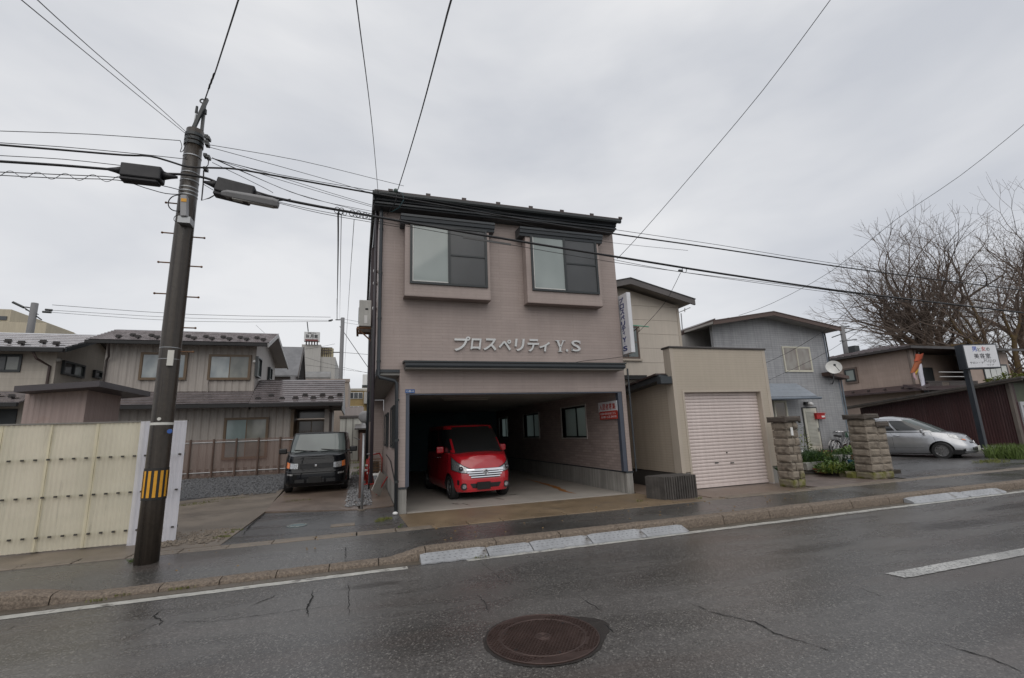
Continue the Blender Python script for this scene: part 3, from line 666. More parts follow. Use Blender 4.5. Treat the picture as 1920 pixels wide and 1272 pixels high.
# ---- outdoor unit of the air conditioner on its wall bracket
ac = thing('air_conditioner', 'white air conditioner outdoor unit on a rusty bracket high on the left side wall', 'air conditioner', (0, 11.2, 4.2))
ya_ = 11.0
zl = at(690, 612, Y=ya_).z; zu = at(690, 563, Y=ya_).z; xl, xr = at(673, 590, Y=ya_).x, at(696, 590, Y=ya_).x
MB().box(xl, xr, ya_, ya_+.78, zl, zu).build('casing', mat('off_white_casing', (.50, .50, .475), .5, 0, .08, 3, .15), ac, bevel=.015, seg=2)
MB().box(xl+.14, xl+.20, ya_-.006, ya_+.01, zu-.24, zu-.20).build('handle_recess', BLACK, ac)
MB().box(xl+.12, xl+.19, ya_-.005, ya_+.01, zl+.07, zl+.26).build('service_label', WHITEP, ac)
MB().cyl((xl-.012, ya_+.3, (zl+zu)/2), (xl+.01, ya_+.3, (zl+zu)/2), .2, n=20).build('fan_grille', FRAME, ac)
RUST = mat('rusty_steel', (.16, .085, .045), .75, .2, .35, 8, 0, .4, 40)
m_ = MB(); m_.box(xl-.04, .30, ya_+.04, ya_+.08, zl-.05, zl-.004); m_.box(xl-.04, .30, ya_+.66, ya_+.70, zl-.05, zl-.004); m_.box(xl-.05, xl, ya_-.02, ya_+.8, zl-.085, zl-.052); m_.box(.2, .29, ya_-.02, ya_+.8, zl-.09, zl-.052)
m_.tube([(xl, ya_+.06, zl-.07), (.29, ya_+.06, zl-.42)], .018, 6); m_.build('bracket', RUST, ac)
MB().tube([(xr-.05, ya_+.1, zl+.1), (xr+.03, ya_+.05, zl-.03), (.22, ya_-.1, zl-.1), (.22, ya_-.1, zl-2.2)], .03, 8).build('pipe_cover', mat('black_pipe_wrap', (.03, .03, .03), .6), ac)
# ================================================================== tan lock-up garage with the roller shutter
TAN = ribbed('tan_ribbed_siding', (.425, .37, .30), .062, 'z', .14, .05, .5, .04)
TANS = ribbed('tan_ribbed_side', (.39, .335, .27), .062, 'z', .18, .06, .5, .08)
TANP = mat('tan_trim', (.44, .385, .32), .5, 0, .05, 2, .05)
gar = thing('lockup_garage', 'tan garage with a flat parapet and a closed pinkish roller shutter', 'garage', (8.7, 9.45, 0))
y0 = 9.45
L = at(1254, 650, Y=y0).x; R_ = at(1434, 655, Y=y0).x; ox0 = at(1279, 735, Y=y0).x; ox1 = at(1428, 735, Y=y0).x; zo = at(1350, 731.5, Y=y0).z; zp = (at(1254, 648, Y=y0).z+at(1434, 655, Y=y0).z)/2
R_ = at(1462, 870, Y=y0).x*.5+R_*.5
m_ = MB(); m_.box(L+.1, R_-.1, y0, y0+.25, zo, zp-.05); m_.build('parapet', TAN, gar)
bx('pier', TAN, gar, L+.1, ox0, y0, y0+.25, .42, zo); bx('pier', TAN, gar, ox1, R_-.1, y0, y0+.25, .42, zo)
bx('corner_trim', TANP, gar, L, L+.1, y0-.006, y0+.255, .40, zp-.05); bx('corner_trim', TANP, gar, R_-.1, R_, y0-.006, y0+.255, .40, zp-.05)
MB().box(L-.03, R_+.03, y0-.035, y0+.30, zp-.05, zp-.0).build('coping', mat('brown_coping', (.05, .043, .04), .45), gar, bevel=.01)
m_ = MB(); m_.box(ox0-.002, ox0+.05, y0-.012, y0+.2, .03, zo); m_.box(ox1-.05, ox1+.002, y0-.012, y0+.2, .03, zo); m_.box(ox0+.05, ox1-.05, y0-.01, y0+.2, zo-.05, zo+.002); m_.build('opening_trim', TANP, gar)
SHUT = mat('pinkish_shutter', (.66, .575, .545), .42, 0, .05, 1.2, .08)
sh = bx('shutter', SHUT, gar, ox0+.04, ox1-.04, y0+.17, y0+.2, .07, zo)
n_ = 27; sx0, sx1 = ox0+.052, ox1-.052; hgt = (zo-.05-.10)/n_
base = None
for i in range(n_):
    z = .10+i*hgt; pts = [(y0+.150, z+.001), (y0+.136, z+.008), (y0+.130, z+hgt*.5), (y0+.136, z+hgt-.009), (y0+.150, z+hgt-.003), (y0+.169, z+hgt-.004), (y0+.169, z+.003)]
    if base is None: base = MB().prism(pts, 'x', sx0, sx1).build('slat', SHUT, sh)
    else:
        c = base.copy(); COL.objects.link(c); c.parent = sh; c.location = (0, 0, i*hgt)
MB().box(sx0, sx1, y0+.115, y0+.17, .02, .098).build('bottom_rail', SHUT, sh, bevel=.006)
for px in (1344, 1373): 
    p = at(px, 868, Y=y0+.12); MB().box(p.x-.05, p.x+.05, y0+.112, y0+.128, p.z-.012, p.z+.012).build('hand_slot', FRAME, sh)
p = at(1363, 849, Y=y0+.12); MB().cyl((p.x, y0+.112, p.z), (p.x, y0+.13, p.z), .018, n=10).build('lock', FRAME, sh)
PGR = mat('pale_guide_rail', (.45, .42, .40), .4); bx('shutter_guide', PGR, gar, ox0+.001, ox0+.049, y0-.013, y0+.21, -.02, .03); bx('shutter_guide', PGR, gar, ox1-.049, ox1-.001, y0-.013, y0+.21, -.02, .03)
bx('foundation', CONC, gar, L+.03, ox0, y0+.03, y0+.24, -.05, .40); bx('foundation', CONC, gar, ox1, R_-.12, y0+.03, y0+.24, -.05, .40)
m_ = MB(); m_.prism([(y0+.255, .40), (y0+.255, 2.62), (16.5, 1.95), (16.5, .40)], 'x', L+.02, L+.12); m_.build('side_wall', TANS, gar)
m_ = MB(); m_.box(L+.04, L+.12, y0+.255, 16.5, -.05, .39); m_.build('side_base', mat('dark_block_base', (.06, .055, .05), .8, 0, .2), gar)  # dark foundation under the side wall
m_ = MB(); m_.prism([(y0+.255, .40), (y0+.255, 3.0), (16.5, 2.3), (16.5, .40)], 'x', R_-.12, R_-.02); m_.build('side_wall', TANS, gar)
MB().prism([(y0+.16, 2.60), (y0+.16, 2.74), (16.6, 2.06), (16.6, 1.92)], 'x', L-.26, R_-.13).build('roof', SLATE, gar)
for i in range(7):
    yy_ = y0+.2+i*.9; zr = 2.735-.0975*(yy_-y0-.16)
    MB().prism([(yy_, zr), (yy_, zr+.045), (yy_+.85, zr+.045-.083), (yy_+.85, zr-.083)], 'x', L-.32, L+.3).build('roof_flashing', ROOFBR, gar)
MB().box(L-.34, L-.02, y0-.02, y0+.15, 2.50, 2.68).build('gutter_end', SLATE, gar, bevel=.01)

# fluted concrete planter wall beside it
pl = thing('fluted_planter', 'low dark fluted concrete block wall standing before the tan garage', 'planter', (6.6, 8.7, 0))
FLUT = mat('dark_fluted_concrete', (.075, .068, .062), .75, 0, .3, 6, .3, .5, 40)
a_, b2 = at(1252, 940, Z=0.0), at(1314, 933, Z=0.0)
fx0, fx1, fy = a_.x, b2.x, 8.60; zt_ = .46
MB().box(fx0+.03, fx1-.02, fy+.02, fy+.5, -.05, zt_).build('block', FLUT, pl)
nf = 14; wf_ = (fx1-fx0-.04)/nf
for i in range(nf): 
    x = fx0+.03+i*wf_; MB().prism([(x+.006, fy+.021), (x+wf_*.25, fy-.008), (x+wf_*.75, fy-.008), (x+wf_-.006, fy+.021)], 'z', -.05, zt_-.006).build('rib', FLUT, pl)
MB().prism([(fx0-.13, fy+.42), (fx0+.03, fy+.02), (fx0+.03, fy+.5)], 'z', -.05, zt_-.004).build('end_block', FLUT, pl)
MB().tube([(6.13, 9.72, .50), (6.13, 9.72, 2.9)], .02, 8).build('downpipe', SLATE, main)

# ================================================================== cream house behind it
CREAM = siding('cream_board', (.48, .44, .37), bw=1.8, bh=.46, mfac=.7, var=.03, bstr=.25, streak=.06, offset=0)
ch = thing('cream_house', 'cream two-storey house with a grey gable roof rising behind the tan garage', 'house', (8.5, 12.6, 0))
yc = 12.6
P1 = at(1182, 521, Y=yc-.5); P2 = at(1303, 561, Y=yc-.5); wR = at(1272, 590, Y=yc).x; P0x = P1.x-(P2.x-P1.x)*.85
roofz = lambda x: P1.z-.09-abs(x-P1.x)*(P1.z-P2.z)/(P2.x-P1.x)
slope = (P1.z-P2.z)/(P2.x-P1.x)
# wall boards, each a piece, cut to the gable
zs = [2.1+.47*i for i in range(10)]
xs_ = [P0x+.5, 7.9, wR]
wallp = MB().prism([(P0x+.5, 0), (wR-.01, 0), (wR-.01, roofz(wR)-.08), (P1.x, roofz(P1.x)-.08), (P0x+.5, roofz(P0x+.5)-.08)], 'y', yc+.03, yc+.15).build('wall', CREAM, ch)
CB = mat('cream_panel', (.52, .465, .40), .55, 0, .05, 1.2, .06)
for i in range(len(zs)-1):
    for a, b_ in zip(xs_, xs_[1:]):
        z0, z1 = zs[i]+.006, zs[i+1]-.002
        pts = [(a+.005, z0), (b_-.005, z0)]
        zr = lambda x: roofz(x)-.10
        def clip(x): return min(z1, zr(x))
        if min(zr(a), zr(b_)) < z0 and zr(P1.x) < z0+.1: continue
        if clip(b_) <= z0+.02 or clip(a) <= z0+.02:
            continue
        pts.append((b_-.005, clip(b_)))
        if a < P1.x < b_ and z1 > zr(a): pts.append((P1.x, min(z1, zr(P1.x))))
        elif zr(a) > z1 > zr(b_):
            xx = P1.x+(P1.z-.09-.10-z1)/slope
            if a < xx < b_: pts.append((xx, z1))
        pts.append((a+.005, clip(a)))
        MB().prism(pts, 'y', yc, yc+.028).build('wall_panel', CB, ch)
m_ = MB(); m_.box(wR-.07, wR+.02, yc-.012, yc+.1, 2, roofz(wR)-.06); m_.build('corner_trim', TANP, ch)
m_ = MB(); m_.box(wR-.14, wR, yc+.15, yc+6, 0, roofz(wR)-.1); m_.build('side_wall', CREAM, ch)
GREYM = mat('grey_roof_metal', (.095, .085, .082), .42, 0, .15, 2)
for sgn, xe in ((1, P2.x), (-1, P0x)):
    za, zb_ = P1.z, P1.z-abs(xe-P1.x)*slope
    MB().prism([(P1.x, za), (xe, zb_), (xe, zb_-.20), (P1.x, za-.20)], 'y', yc-.5, yc-.44).build('rake_board', GREYM, ch)
    MB().prism([(P1.x, za-.02), (xe, zb_-.02), (xe, zb_-.10), (P1.x, za-.10)], 'y', yc-.44, yc+7).build('roof', mat('roof_underside', (.24, .215, .19), .6), ch)
    MB().prism([(P1.x, za+.012), (xe+.02*sgn, zb_+.012), (xe+.02*sgn, zb_-.015), (P1.x, za-.015)], 'y', yc-.52, yc+7).build('roof_sheet', mat('dark_roof_sheet', (.05, .05, .05), .35), ch)
wz0, wz1 = at(1185, 673, Y=yc).z, at(1185, 612, Y=yc).z; wx1 = at(1197, 640, Y=yc).x
window(ch, wx1-.85, wx1, wz0, wz1, yc-.0, mat('brown_sash', (.10, .07, .055), .45), [GL_SCREEN, glass('teal_pane', (.09, .115, .115), .08)], .04, .03, mid=(1,))
bx('window_sill', TANP, ch, wx1-.9, wx1+.06, yc-.07, yc, wz0-.07, wz0-.01)
bp = at(1160, 706, Y=yc); bx('lower_fascia', BLACK, ch, 6.2, at(1202, 700, Y=yc).x, yc-.3, yc-.031, at(1180, 712, Y=yc).z-.02, at(1180, 706, Y=yc).z)
GREEN = mat('green_pole', (.10, .32, .22), .5)
cp = thing('laundry_pole', 'thin green laundry pole stretched out beside the cream house window', 'pole', at(1195, 612, Y=yc-.4))
a_, b2 = at(1160, 608, Y=yc-.45), at(1216, 613, Y=yc-.45)
MB().tube([a_, b2], .018, 8).build('pole', GREEN, cp); MB().tube([at(1198, 622, Y=yc-.3), at(1198, 613, Y=yc-.45), (at(1198, 613, Y=yc-.45)+Vector((0, .45, -.1)))], .015, 6).build('bracket', RUST, cp)
# antenna behind
an = thing('roof_aerial', 'thin roof aerial on a mast between the cream and the blue house', 'antenna', at(1281, 640, Y=19))
m_ = MB(); m_.tube([at(1282, 650, Y=19), at(1277, 588, Y=19)], .03, 6); m_.build('mast', STEEL, an)
m_ = MB(); m_.tube([at(1273, 586, Y=19), at(1294, 577, Y=19)], .025, 6); m_.tube([at(1284, 578, Y=18.6), at(1284, 585, Y=19.4)], .02, 6); m_.build('boom', STEEL, an)

# ================================================================== blue-grey metal-clad house
yb = 15.0
BLUE = siding('blue_grey_metal_siding', (.33, .335, .35), bw=.42, bh=.095, mfac=.66, var=.05, rough=.42, bstr=.5, streak=.16, offset=0)
BLUE2 = siding('lower_blue_siding', (.345, .35, .36), bw=.34, bh=.075, mfac=.7, var=.05, rough=.42, bstr=.5, streak=.16, offset=0)
bh = thing('blue_house', 'blue-grey metal-clad house with a low brown-edged gable and a white louvred door', 'house', (17, yb, 0))
A = at(1450, 584, Y=yb-.6); Rr = at(1577, 614, Y=yb-.6); Ll = at(1338, 601, Y=yb-.6); wr = at(1546, 640, Y=yb).x; wl_ = at(1338, 640, Y=yb).x
sR = (A.z-Rr.z)/(Rr.x-A.x); sL = (A.z-Ll.z)/(A.x-Ll.x)
rzb = lambda x: A.z-.12-(x-A.x)*sR if x > A.x else A.z-.12-(A.x-x)*sL
zmid = at(1550, 706, Y=yb).z
MB().prism([(wl_, 2.6), (wr, 2.6), (wr, rzb(wr)), (A.x, rzb(A.x)), (wl_, rzb(wl_))], 'y', yb, yb+.15).build('upper_wall', BLUE, bh)
wr2 = at(1578, 740, Y=yb).x
MB().box(wl_, wr2, yb+.002, yb+.15, .12, 2.6).build('lower_wall', BLUE2, bh)
MB().prism([(wr+.002, 2.6), (wr2, 2.6), (wr2, zmid-.14), (wr+.002, zmid-.02)], 'y', yb+.003, yb+.15).build('side_wing_wall', BLUE2, bh)
bx('foundation', CONC, bh, wl_, wr2, yb+.01, yb+.2, -.1, .12)
m_ = MB(); m_.box(wr-.06, wr+.012, yb-.014, yb+.1, zmid, rzb(wr)-.02); m_.build('corner_trim', mat('blue_trim', (.10, .12, .15), .45), bh)
m_ = MB(); m_.box(wr2-.05, wr2+.012, yb-.014, yb+.1, .1, zmid-.12); m_.build('corner_trim', mat('blue_trim_pale', (.20, .24, .28), .45), bh)
m_ = MB(); m_.box(wr-.1, wr, yb+.15, yb+8, 2.4, rzb(wr)-.1); m_.box(wr2-.1, wr2, yb+.15, yb+5, 0, zmid-.2); m_.build('side_wall', BLUE, bh)
BROWNF = mat('brown_fascia', (.085, .052, .042), .45, 0, .12)
for xe, s_ in ((Rr.x, sR), (Ll.x, sL)):
    d = abs(xe-A.x); ze = A.z-d*s_
    MB().prism([(A.x, A.z), (xe, ze), (xe, ze-.17), (A.x, A.z-.17)], 'y', yb-.6, yb-.55).build('rake_board', BROWNF, bh)
    MB().prism([(A.x, A.z-.03), (xe, ze-.03), (xe, ze-.12), (A.x, A.z-.12)], 'y', yb-.55, yb+7).build('roof_deck', mat('grey_soffit_board', (.30, .28, .26), .6), bh)
    MB().prism([(A.x, A.z+.012), (xe, ze+.012), (xe, ze-.02), (A.x, A.z-.02)], 'y', yb-.62, yb+7).build('roof_sheet', BROWNF, bh)
# lower roof running off to the left behind the lock-up
q0, q1 = at(1270, 626, Y=yb+1.2), at(1341, 597, Y=yb+1.2); w1_ = at(1332, 640, Y=yb+1.5).x
MB().prism([(q0.x-1.5, q0.z-.6), (q0.x, q0.z), (q1.x, q1.z), (q1.x, q1.z-.12), (q0.x, q0.z-.14), (q0.x-1.5, q0.z-.74)], 'y', yb+1.2, yb+6).build('side_roof', ROOFBR, bh)
MB().prism([(q0.x-1, 1), (w1_, 1), (w1_, q1.z-.2), (q0.x-1, q0.z-.5)], 'y', yb+1.22, yb+1.4).build('rear_wall', mat('grey_rear_wall', (.30, .29, .285), .6, 0, .1, 2, .1), bh)
MB().box(w1_, w1_+.14, yb+.3, yb+1.75, 1, q1.z-.2).build('corner_post', mat('blue_trim', (.10, .12, .15), .45), bh)
# curtained upper window
CURT = mat('lace_curtain', (.44, .42, .37), .8, 0, .12, 6, .35)
def wpix(pxa, pya, pxb, pyb, Y): a, b_ = at(pxa, pya, Y=Y), at(pxb, pyb, Y=Y); return a.x, b_.x, min(a.z, b_.z), max(a.z, b_.z)
WHITEF = mat('cream_window_frame', (.55, .53, .44), .45, 0, .06)
GCURT = glass('curtained_pane', (.30, .285, .25), .08, .7, 3.2, (.16, .13, .11))
x0, x1, z0, z1 = wpix(1465, 650, 1524, 698, yb)
window(bh, x0, x1, z0, z1, yb, WHITEF, [GCURT, GCURT], .05, .045)
# canopy over the door: sloping sheet roof in three seams
xa, xb = at(1441, 735, Y=yb-.5).x, at(1544, 750, Y=yb-.9).x; zt_ = at(1480, 720, Y=yb).z; zl_ = at(1480, 749, Y=yb-.8).z
cano = MB().prism([(yb-.85, zl_), (yb-.85, zl_+.10), (yb-.002, zt_), (yb-.002, zt_-.12)], 'x', xa-1.0, xb-.25).build('door_canopy', mat('blue_grey_sheet', (.25, .28, .32), .35, 0, .08, 2, .12), bh)
for i in range(4):
    f = i/4; yy_ = yb-.85+.85*f; z_ = zl_+.10+(zt_-zl_-.10)*f; MB().prism([(yy_-.012, z_+.0), (yy_-.012, z_+.025), (yy_+.2, z_+.025+(zt_-zl_-.1)*.235), (yy_+.2, z_+.005+(zt_-zl_-.1)*.235)], 'x', xa-1, xb-.26+.0).build('roof_course', cano.data.materials[0], cano)
MB().tube([(xa-1, yb-.88, zl_+.03), (xb-.1, yb-.88, zl_+.03)], .055, 10).build('gutter', mat('blue_grey_gutter', (.16, .19, .23), .4), cano, smooth=True)
# door with louvre panel
dx0, dx1 = at(1508, 850, Y=yb).x, at(1535, 850, Y=yb).x; dz0, dz1 = at(1515, 857, Y=yb).z, at(1515, 766, Y=yb).z
DOORW = mat('cream_door', (.50, .49, .42), .45, 0, .06)
dx0, dx1 = at(1504, 767, Y=yb).x, at(1525, 767, Y=yb).x
dx1 = max(dx1, dx0+.74); dz0 = .16
door = MB().box(dx0, dx1, yb-.04, yb, dz0, dz1).build('door', DOORW, bh, bevel=.008)
bx('door_frame', mat('dark_door_gap', (.03, .03, .03), .6), door, dx0-.05, dx1+.05, yb-.02, yb-.001, dz0, dz1+.05)
nl = 26; lz0, lz1 = dz0+.32, dz1-.12
for i in range(nl):
    z = lz0+(lz1-lz0)*i/nl; MB().prism([(yb-.042, z), (yb-.062, z+.01), (yb-.045, z+(lz1-lz0)/nl*.85), (yb-.041, z+(lz1-lz0)/nl*.85)], 'x', dx0+.12, dx1-.12).build('louvre', mat('louvre_metal', (.36, .355, .31), .4) if i == 0 else bpy.data.materials['louvre_metal'], door)
MB().box(dx1-.09, dx1-.05, yb-.09, yb-.04, 1.05, 1.2).build('handle', STEEL, door)
# small window left of the door, lamp, meter
x0, x1, z0, z1 = wpix(1450, 752, 1477, 782, yb)
window(bh, x0-.05, x1, z0-.7, z1, yb, WHITEF, [glass('amber_pane', (.11, .075, .04), .08)], .07, .05)
lp = at(1519, 758, Y=yb-.14); lamp = MB().sph(lp, .12, 16, 10, (1, 1, .75)).build('globe_lamp', mat('milk_glass', (.6, .6, .6), .25), bh, smooth=True)
MB().box(lp.x-.22, lp.x-.03, yb-.12, yb, lp.z-.02, lp.z+.1).build('lamp_base', BLACK, lamp)
mt = at(1499, 788, Y=yb-.03); MB().box(mt.x-.05, mt.x+.05, yb-.05, yb-.001, mt.z-.1, mt.z+.08).build('intercom', BLACK, bh, bevel=.01)
ra, rb_ = at(1558, 697, Y=yb-.4), at(1592, 705, Y=yb-.4)
MB().prism([(ra.x-.05, ra.z+.0), (rb_.x, rb_.z-.0), (rb_.x, rb_.z-.14), (ra.x-.05, ra.z-.16)], 'y', yb-.4, yb+4).build('wing_roof', BROWNF, bh)
MB().tube([(wr2+.05, yb-.05, zmid-.15), (wr2+.05, yb-.05, .2)], .035, 8).build('downpipe', mat('blue_trim_pale2', (.14, .17, .20), .45), bh)
MB().tube([(wr+.06, yb-.02, rzb(wr)-.1), (wr+.07, yb-.02, zmid+.02)], .03, 8).build('downpipe', FRAME, bh)
# dish aerial
dp = at(1563, 690, Y=yb-.5)
ds = thing('satellite_dish', 'white satellite dish on the right corner of the blue house', 'dish', dp-Vector((0,0,.6)))
m_ = MB(); fwd = (EYE-dp).normalized(); fwd = (fwd+Vector((.25, 0, .35))).normalized(); a_ = fwd.orthogonal().normalized(); b2 = fwd.cross(a_)
vs = []; nr, na = 6, 28
for j in range(nr+1):
    for i in range(na):
        r_ = .30*j/nr; q = 2*math.pi*i/na; vs.append(dp+a_*r_*math.cos(q)+b2*r_*math.sin(q)+fwd*(r_*r_*.9))
m_.add(vs, [(j*na+i, j*na+(i+1) % na, (j+1)*na+(i+1) % na, (j+1)*na+i) for j in range(nr) for i in range(na)])
m_.add([v-fwd*.012 for v in vs[-na:]]+[v for v in vs[-na:]], [(i, (i+1) % na, na+(i+1) % na, na+i) for i in range(na)])
m_.build('reflector', mat('white_dish', (.62, .62, .60), .4), ds, smooth=True, recalc=False)
MB().tube([dp-b2*.3*(1 if b2.z > 0 else -1), dp+fwd*.28], .012, 6).obox(dp+fwd*.3, (.06, .06, .08)).build('feed_arm', FRAME, ds)
MB().tube([dp-fwd*.02, dp-fwd*.14, dp-Vector((0, -.1, .55)), (wr+.05, yb, dp.z-.62)], .022, 8).build('mount', FRAME, ds)
# red letter box
lb = at(1541, 787, Y=yb-.16)
lx = thing('letter_box', 'red wall letter box with a white label beside the louvred door', 'letter box', lb)
RED = mat('red_enamel', (.42, .012, .012), .35, 0, .1)
MB().prism([(lb.x-.26, lb.z+.02), (lb.x+.22, lb.z+.02), (lb.x+.22, lb.z+.24), (lb.x-.26, lb.z+.24)], 'y', yb-.17, yb-.002).build('box', RED, lx, bevel=.02, seg=2)
MB().prism([(lb.x-.27, lb.z+.241), (lb.x+.23, lb.z+.241), (lb.x+.23, lb.z+.28), (lb.x-.27, lb.z+.28)], 'y', yb-.20, yb-.002).build('lid', RED, lx, bevel=.01)
MB().box(lb.x-.0, lb.x+.18, yb-.178, yb-.171, lb.z+.09, lb.z+.16).build('label_plate', WHITEP, lx)

# ================================================================== pinkish-brown house far right
BRN = siding('pink_brown_siding', (.37, .285, .24), bw=3.0, bh=.30, mfac=.88, var=.04, bstr=.25, streak=.10)
X0, Y0 = 33.2, 20.0
pk = thing('brown_house', 'pinkish-brown two-storey house with a balcony behind the dark red shed', 'house', (X0, Y0, 0))
zE = 5.75
ya_, yb_ = Y0, 25.2
xbR = at(1722, 700, Y=Y0).x; xEnd = at(1895, 700, Y=Y0).x
MB().box(X0, X0+.15, Y0, yb_, 0, zE).build('side_wall', BRN, pk)
balx1 = at(1812, 700, Y=Y0).x
MB().box(X0+.15, xbR, Y0, Y0+.15, 0, zE).build('front_wall', BRN, pk)
zbal = at(1760, 738, Y=Y0).z
m_ = MB(); m_.box(balx1, xEnd, Y0, Y0+.15, 0, zE); m_.box(xbR, balx1, Y0+.003, Y0+.15, 0, zbal-.35); m_.box(X0+.15, xEnd, Y0+1.6, Y0+1.75, 2.4, zE); m_.build('front_wall', BRN, pk)
bx('balcony_floor', ROOFBR, pk, xbR-.1, balx1+.3, Y0-.35, Y0+1.6, zbal-.34, zbal-.18)
m_ = MB(); m_.box(xEnd-.15, xEnd, Y0+.15, Y0+8, 0, zE); m_.box(X0+.15, xEnd, Y0+8, Y0+8.1, 0, zE); m_.build('side_wall', BRN, pk)
m_ = MB(); m_.box(X0-.05, X0+.16, Y0-.03, Y0+.0, 3.2, zE); m_.box(xbR-.1, xbR+.12, Y0-.035, Y0+.002, zbal-.2, zE); m_.build('corner_trim', mat('brown_trim', (.15, .11, .09), .5), pk)
# balcony boards, each a piece
hb = .95; nb = 44
zr0 = zbal-.18
RAIL = mat('dark_brown_rail', (.045, .035, .032), .5, 0, .2); TANR = mat('sun_bleached_slat', (.16, .13, .11), .6, 0, .2)
for i in range(nb):
    x = xbR+.15+(balx1+.2-xbR)*i/nb; light_ = 11 < i < 18
    MB().box(x, x+(.09 if not light_ else .06), Y0-.33, Y0-.30, zr0+.05, zr0+hb-.06).build('balcony_slat', TANR if light_ else RAIL, pk)
MB().box(xbR-.1, balx1+.3, Y0-.36, Y0-.28, zr0+hb-.05, zr0+hb).box(xbR-.1, balx1+.3, Y0-.35, Y0-.29, zr0, zr0+.05).build('balcony_rail', RAIL, pk)
window(pk, xbR+2.2, xbR+4.2, zr0+.25, zr0+2.1, Y0+1.6, FRAME, [GL_DARK, GL_SCREEN], .06, .04)
for z_ in (zr0+1.55, zr0+1.25):
    MB().tube([(xbR+1.8, Y0-.1, z_), (balx1-.3, Y0-.1, z_)], .03, 6).build('drying_pole', mat('pale_drying_pole', (.5, .5, .5), .4) if z_ > zr0+1.4 else bpy.data.materials['pale_drying_pole'], pk)
x0, x1, z0, z1 = wpix(1840, 683, 1893, 713, Y0)
SHOJI = mat('white_window_screen', (.58, .60, .58), .5, 0, .05)
window(pk, x0, x1, z0, z1, Y0, FRAME, [SHOJI]*4, .09, .06)
# small side window on the left flank (wall x = X0)
wa, wb_ = at(1607, 712, X=X0-.02), at(1584, 692, X=X0-.02)
wy0, wy1 = min(wa.y, wb_.y), max(wa.y, wb_.y); wz0, wz1 = at(1596, 716, X=X0).z, at(1596, 693, X=X0).z
bx('window_surround', mat('brown_trim', (.15, .11, .09), .5), pk, X0-.10, X0-.001, wy0-.1, wy1+.1, wz0-.12, wz1+.12)
window(pk, wy0, wy1, wz0, wz1, X0-.101, FRAME, [GL_FROST], .07, .04, axis='x')
# upper roof: hip with seams
zr1 = at(1700, 648, X=X0-.6).z
RB = mat('purple_brown_roof', (.060, .040, .042), .38, 0, .2, 3, .2)
ex0, ex1, ey0, ey1 = X0-.7, xEnd+.8, Y0-.7, yb_+3.5
zh = zE+.12; hz = zE+.95; cx = X0+3.6; cy = (ey0+ey1)/2
rf = MB().add([(ex0, ey0, zh), (ex1, ey0, zh), (ex1, ey1, zh), (ex0, ey1, zh), (cx, cy, hz), (ex1-3, cy, hz)], [(0, 1, 5, 4), (1, 2, 5), (2, 3, 4, 5), (3, 0, 4), (3, 2, 1, 0)]).build('roof', RB, pk)
m_ = MB(); m_.box(ex0, ex1, ey0, ey0+.04, zh-.16, zh-.002); m_.box(ex0, ex0+.04, ey0+.04, ey1, zh-.16, zh-.002); m_.build('gutter', mat('dark_brown_gutter', (.03, .024, .024), .4), rf)
for i in range(16):
    y_ = ey0+.25+i*(cy*2-ey0*2)/17*.0+i*.5
    f = min(1, (y_-ey0)/(cy-ey0)) if y_ < cy else max(0, (ey1-y_)/(ey1-cy))
    MB().tube([(ex0+.02, y_, zh+.02), (ex0+(cx-ex0)*f*.98, y_, zh+(hz-zh)*f*.98+.02)], .03, 4).build('roof_seam', RB, rf)
# skirt roof over the ground floor
za_ = at(1590, 744, X=X0-.8).z; zc_ = at(1600, 733, X=X0-.1).z
sk = MB().prism([(X0-1.0, za_), (X0-1.0, za_+.1), (X0-.001, za_+.45), (X0-.001, za_+.3)], 'y', Y0-.9, yb_+.6).build('skirt_roof', RB, pk)
MB().prism([(Y0-1.0, za_), (Y0-1.0, za_+.1), (Y0-.001, za_+.45), (Y0-.001, za_+.3)], 'x', X0-1.0, xEnd).build('skirt_roof', RB, pk)
for i in range(5):
    y_ = Y0+.2+i*1.05; MB().box(X0-.72, X0-.60, y_, y_+.12, za_+.22, za_+.32).build('snow_guard', RAIL, sk)
# rooftop box seen at the left hip
bp_ = at(1603, 655, X=X0+2.2); MB().box(bp_.x, bp_.x+.5, bp_.y, bp_.y+.5, hz-.3, hz+.25).build('chimney', FRAME, pk)
# ================================================================== dark red shed
MAR = ribbed('dark_red_corrugated', (.055, .020, .020), .09, 'xy', .6, .2, .5, .2, alt=(.085, .045, .035), altp=(.6, .85))
X1 = 25.6
sd_ = thing('dark_red_shed', 'long low shed clad in dark red corrugated sheet with a sloping tin roof', 'shed', (X1, 12, 0))
zf, zbk = 2.72, 2.08
m_ = MB()
nrib = 62; yy0, yy1 = 12.05, 18.2
for i in range(nrib):                                                # corrugations run upright: one trapezoid each
    a = yy0+(yy1-yy0)*i/nrib; b_ = yy0+(yy1-yy0)*(i+1)/nrib; w_ = b_-a
    def zz_t(y): return zf+(zbk-zf)*(y-yy0)/(yy1-yy0)-.02
    pr = [(X1, a), (X1, a+w_*.35), (X1-.022, a+w_*.5), (X1-.022, a+w_*.85)]
    vs = [(x, y, 0) for x, y in pr]+[(x, y, zz_t(y)) for x, y in pr]+[(X1, b_, 0), (X1, b_, zz_t(b_))]
    m_.add(vs, [(0, 1, 5, 4), (1, 2, 6, 5), (2, 3, 7, 6), (3, 8, 9, 7)])
m_.build('corrugated_wall', MAR, sd_, recalc=False)
bx('base', CONC, sd_, X1-.05, X1+.1, 12.0, 18.2, -.1, .18)
bx('corner_post', mat('grey_brown_post', (.12, .10, .085), .7, 0, .2), sd_, X1-.06, X1+.12, 11.92, 12.04, 0, zf)
MB().box(X1+.12, X1+.35, 11.96, 12.1, 0, zf).build('front_pier', MAR, sd_)
fx = X1+.35
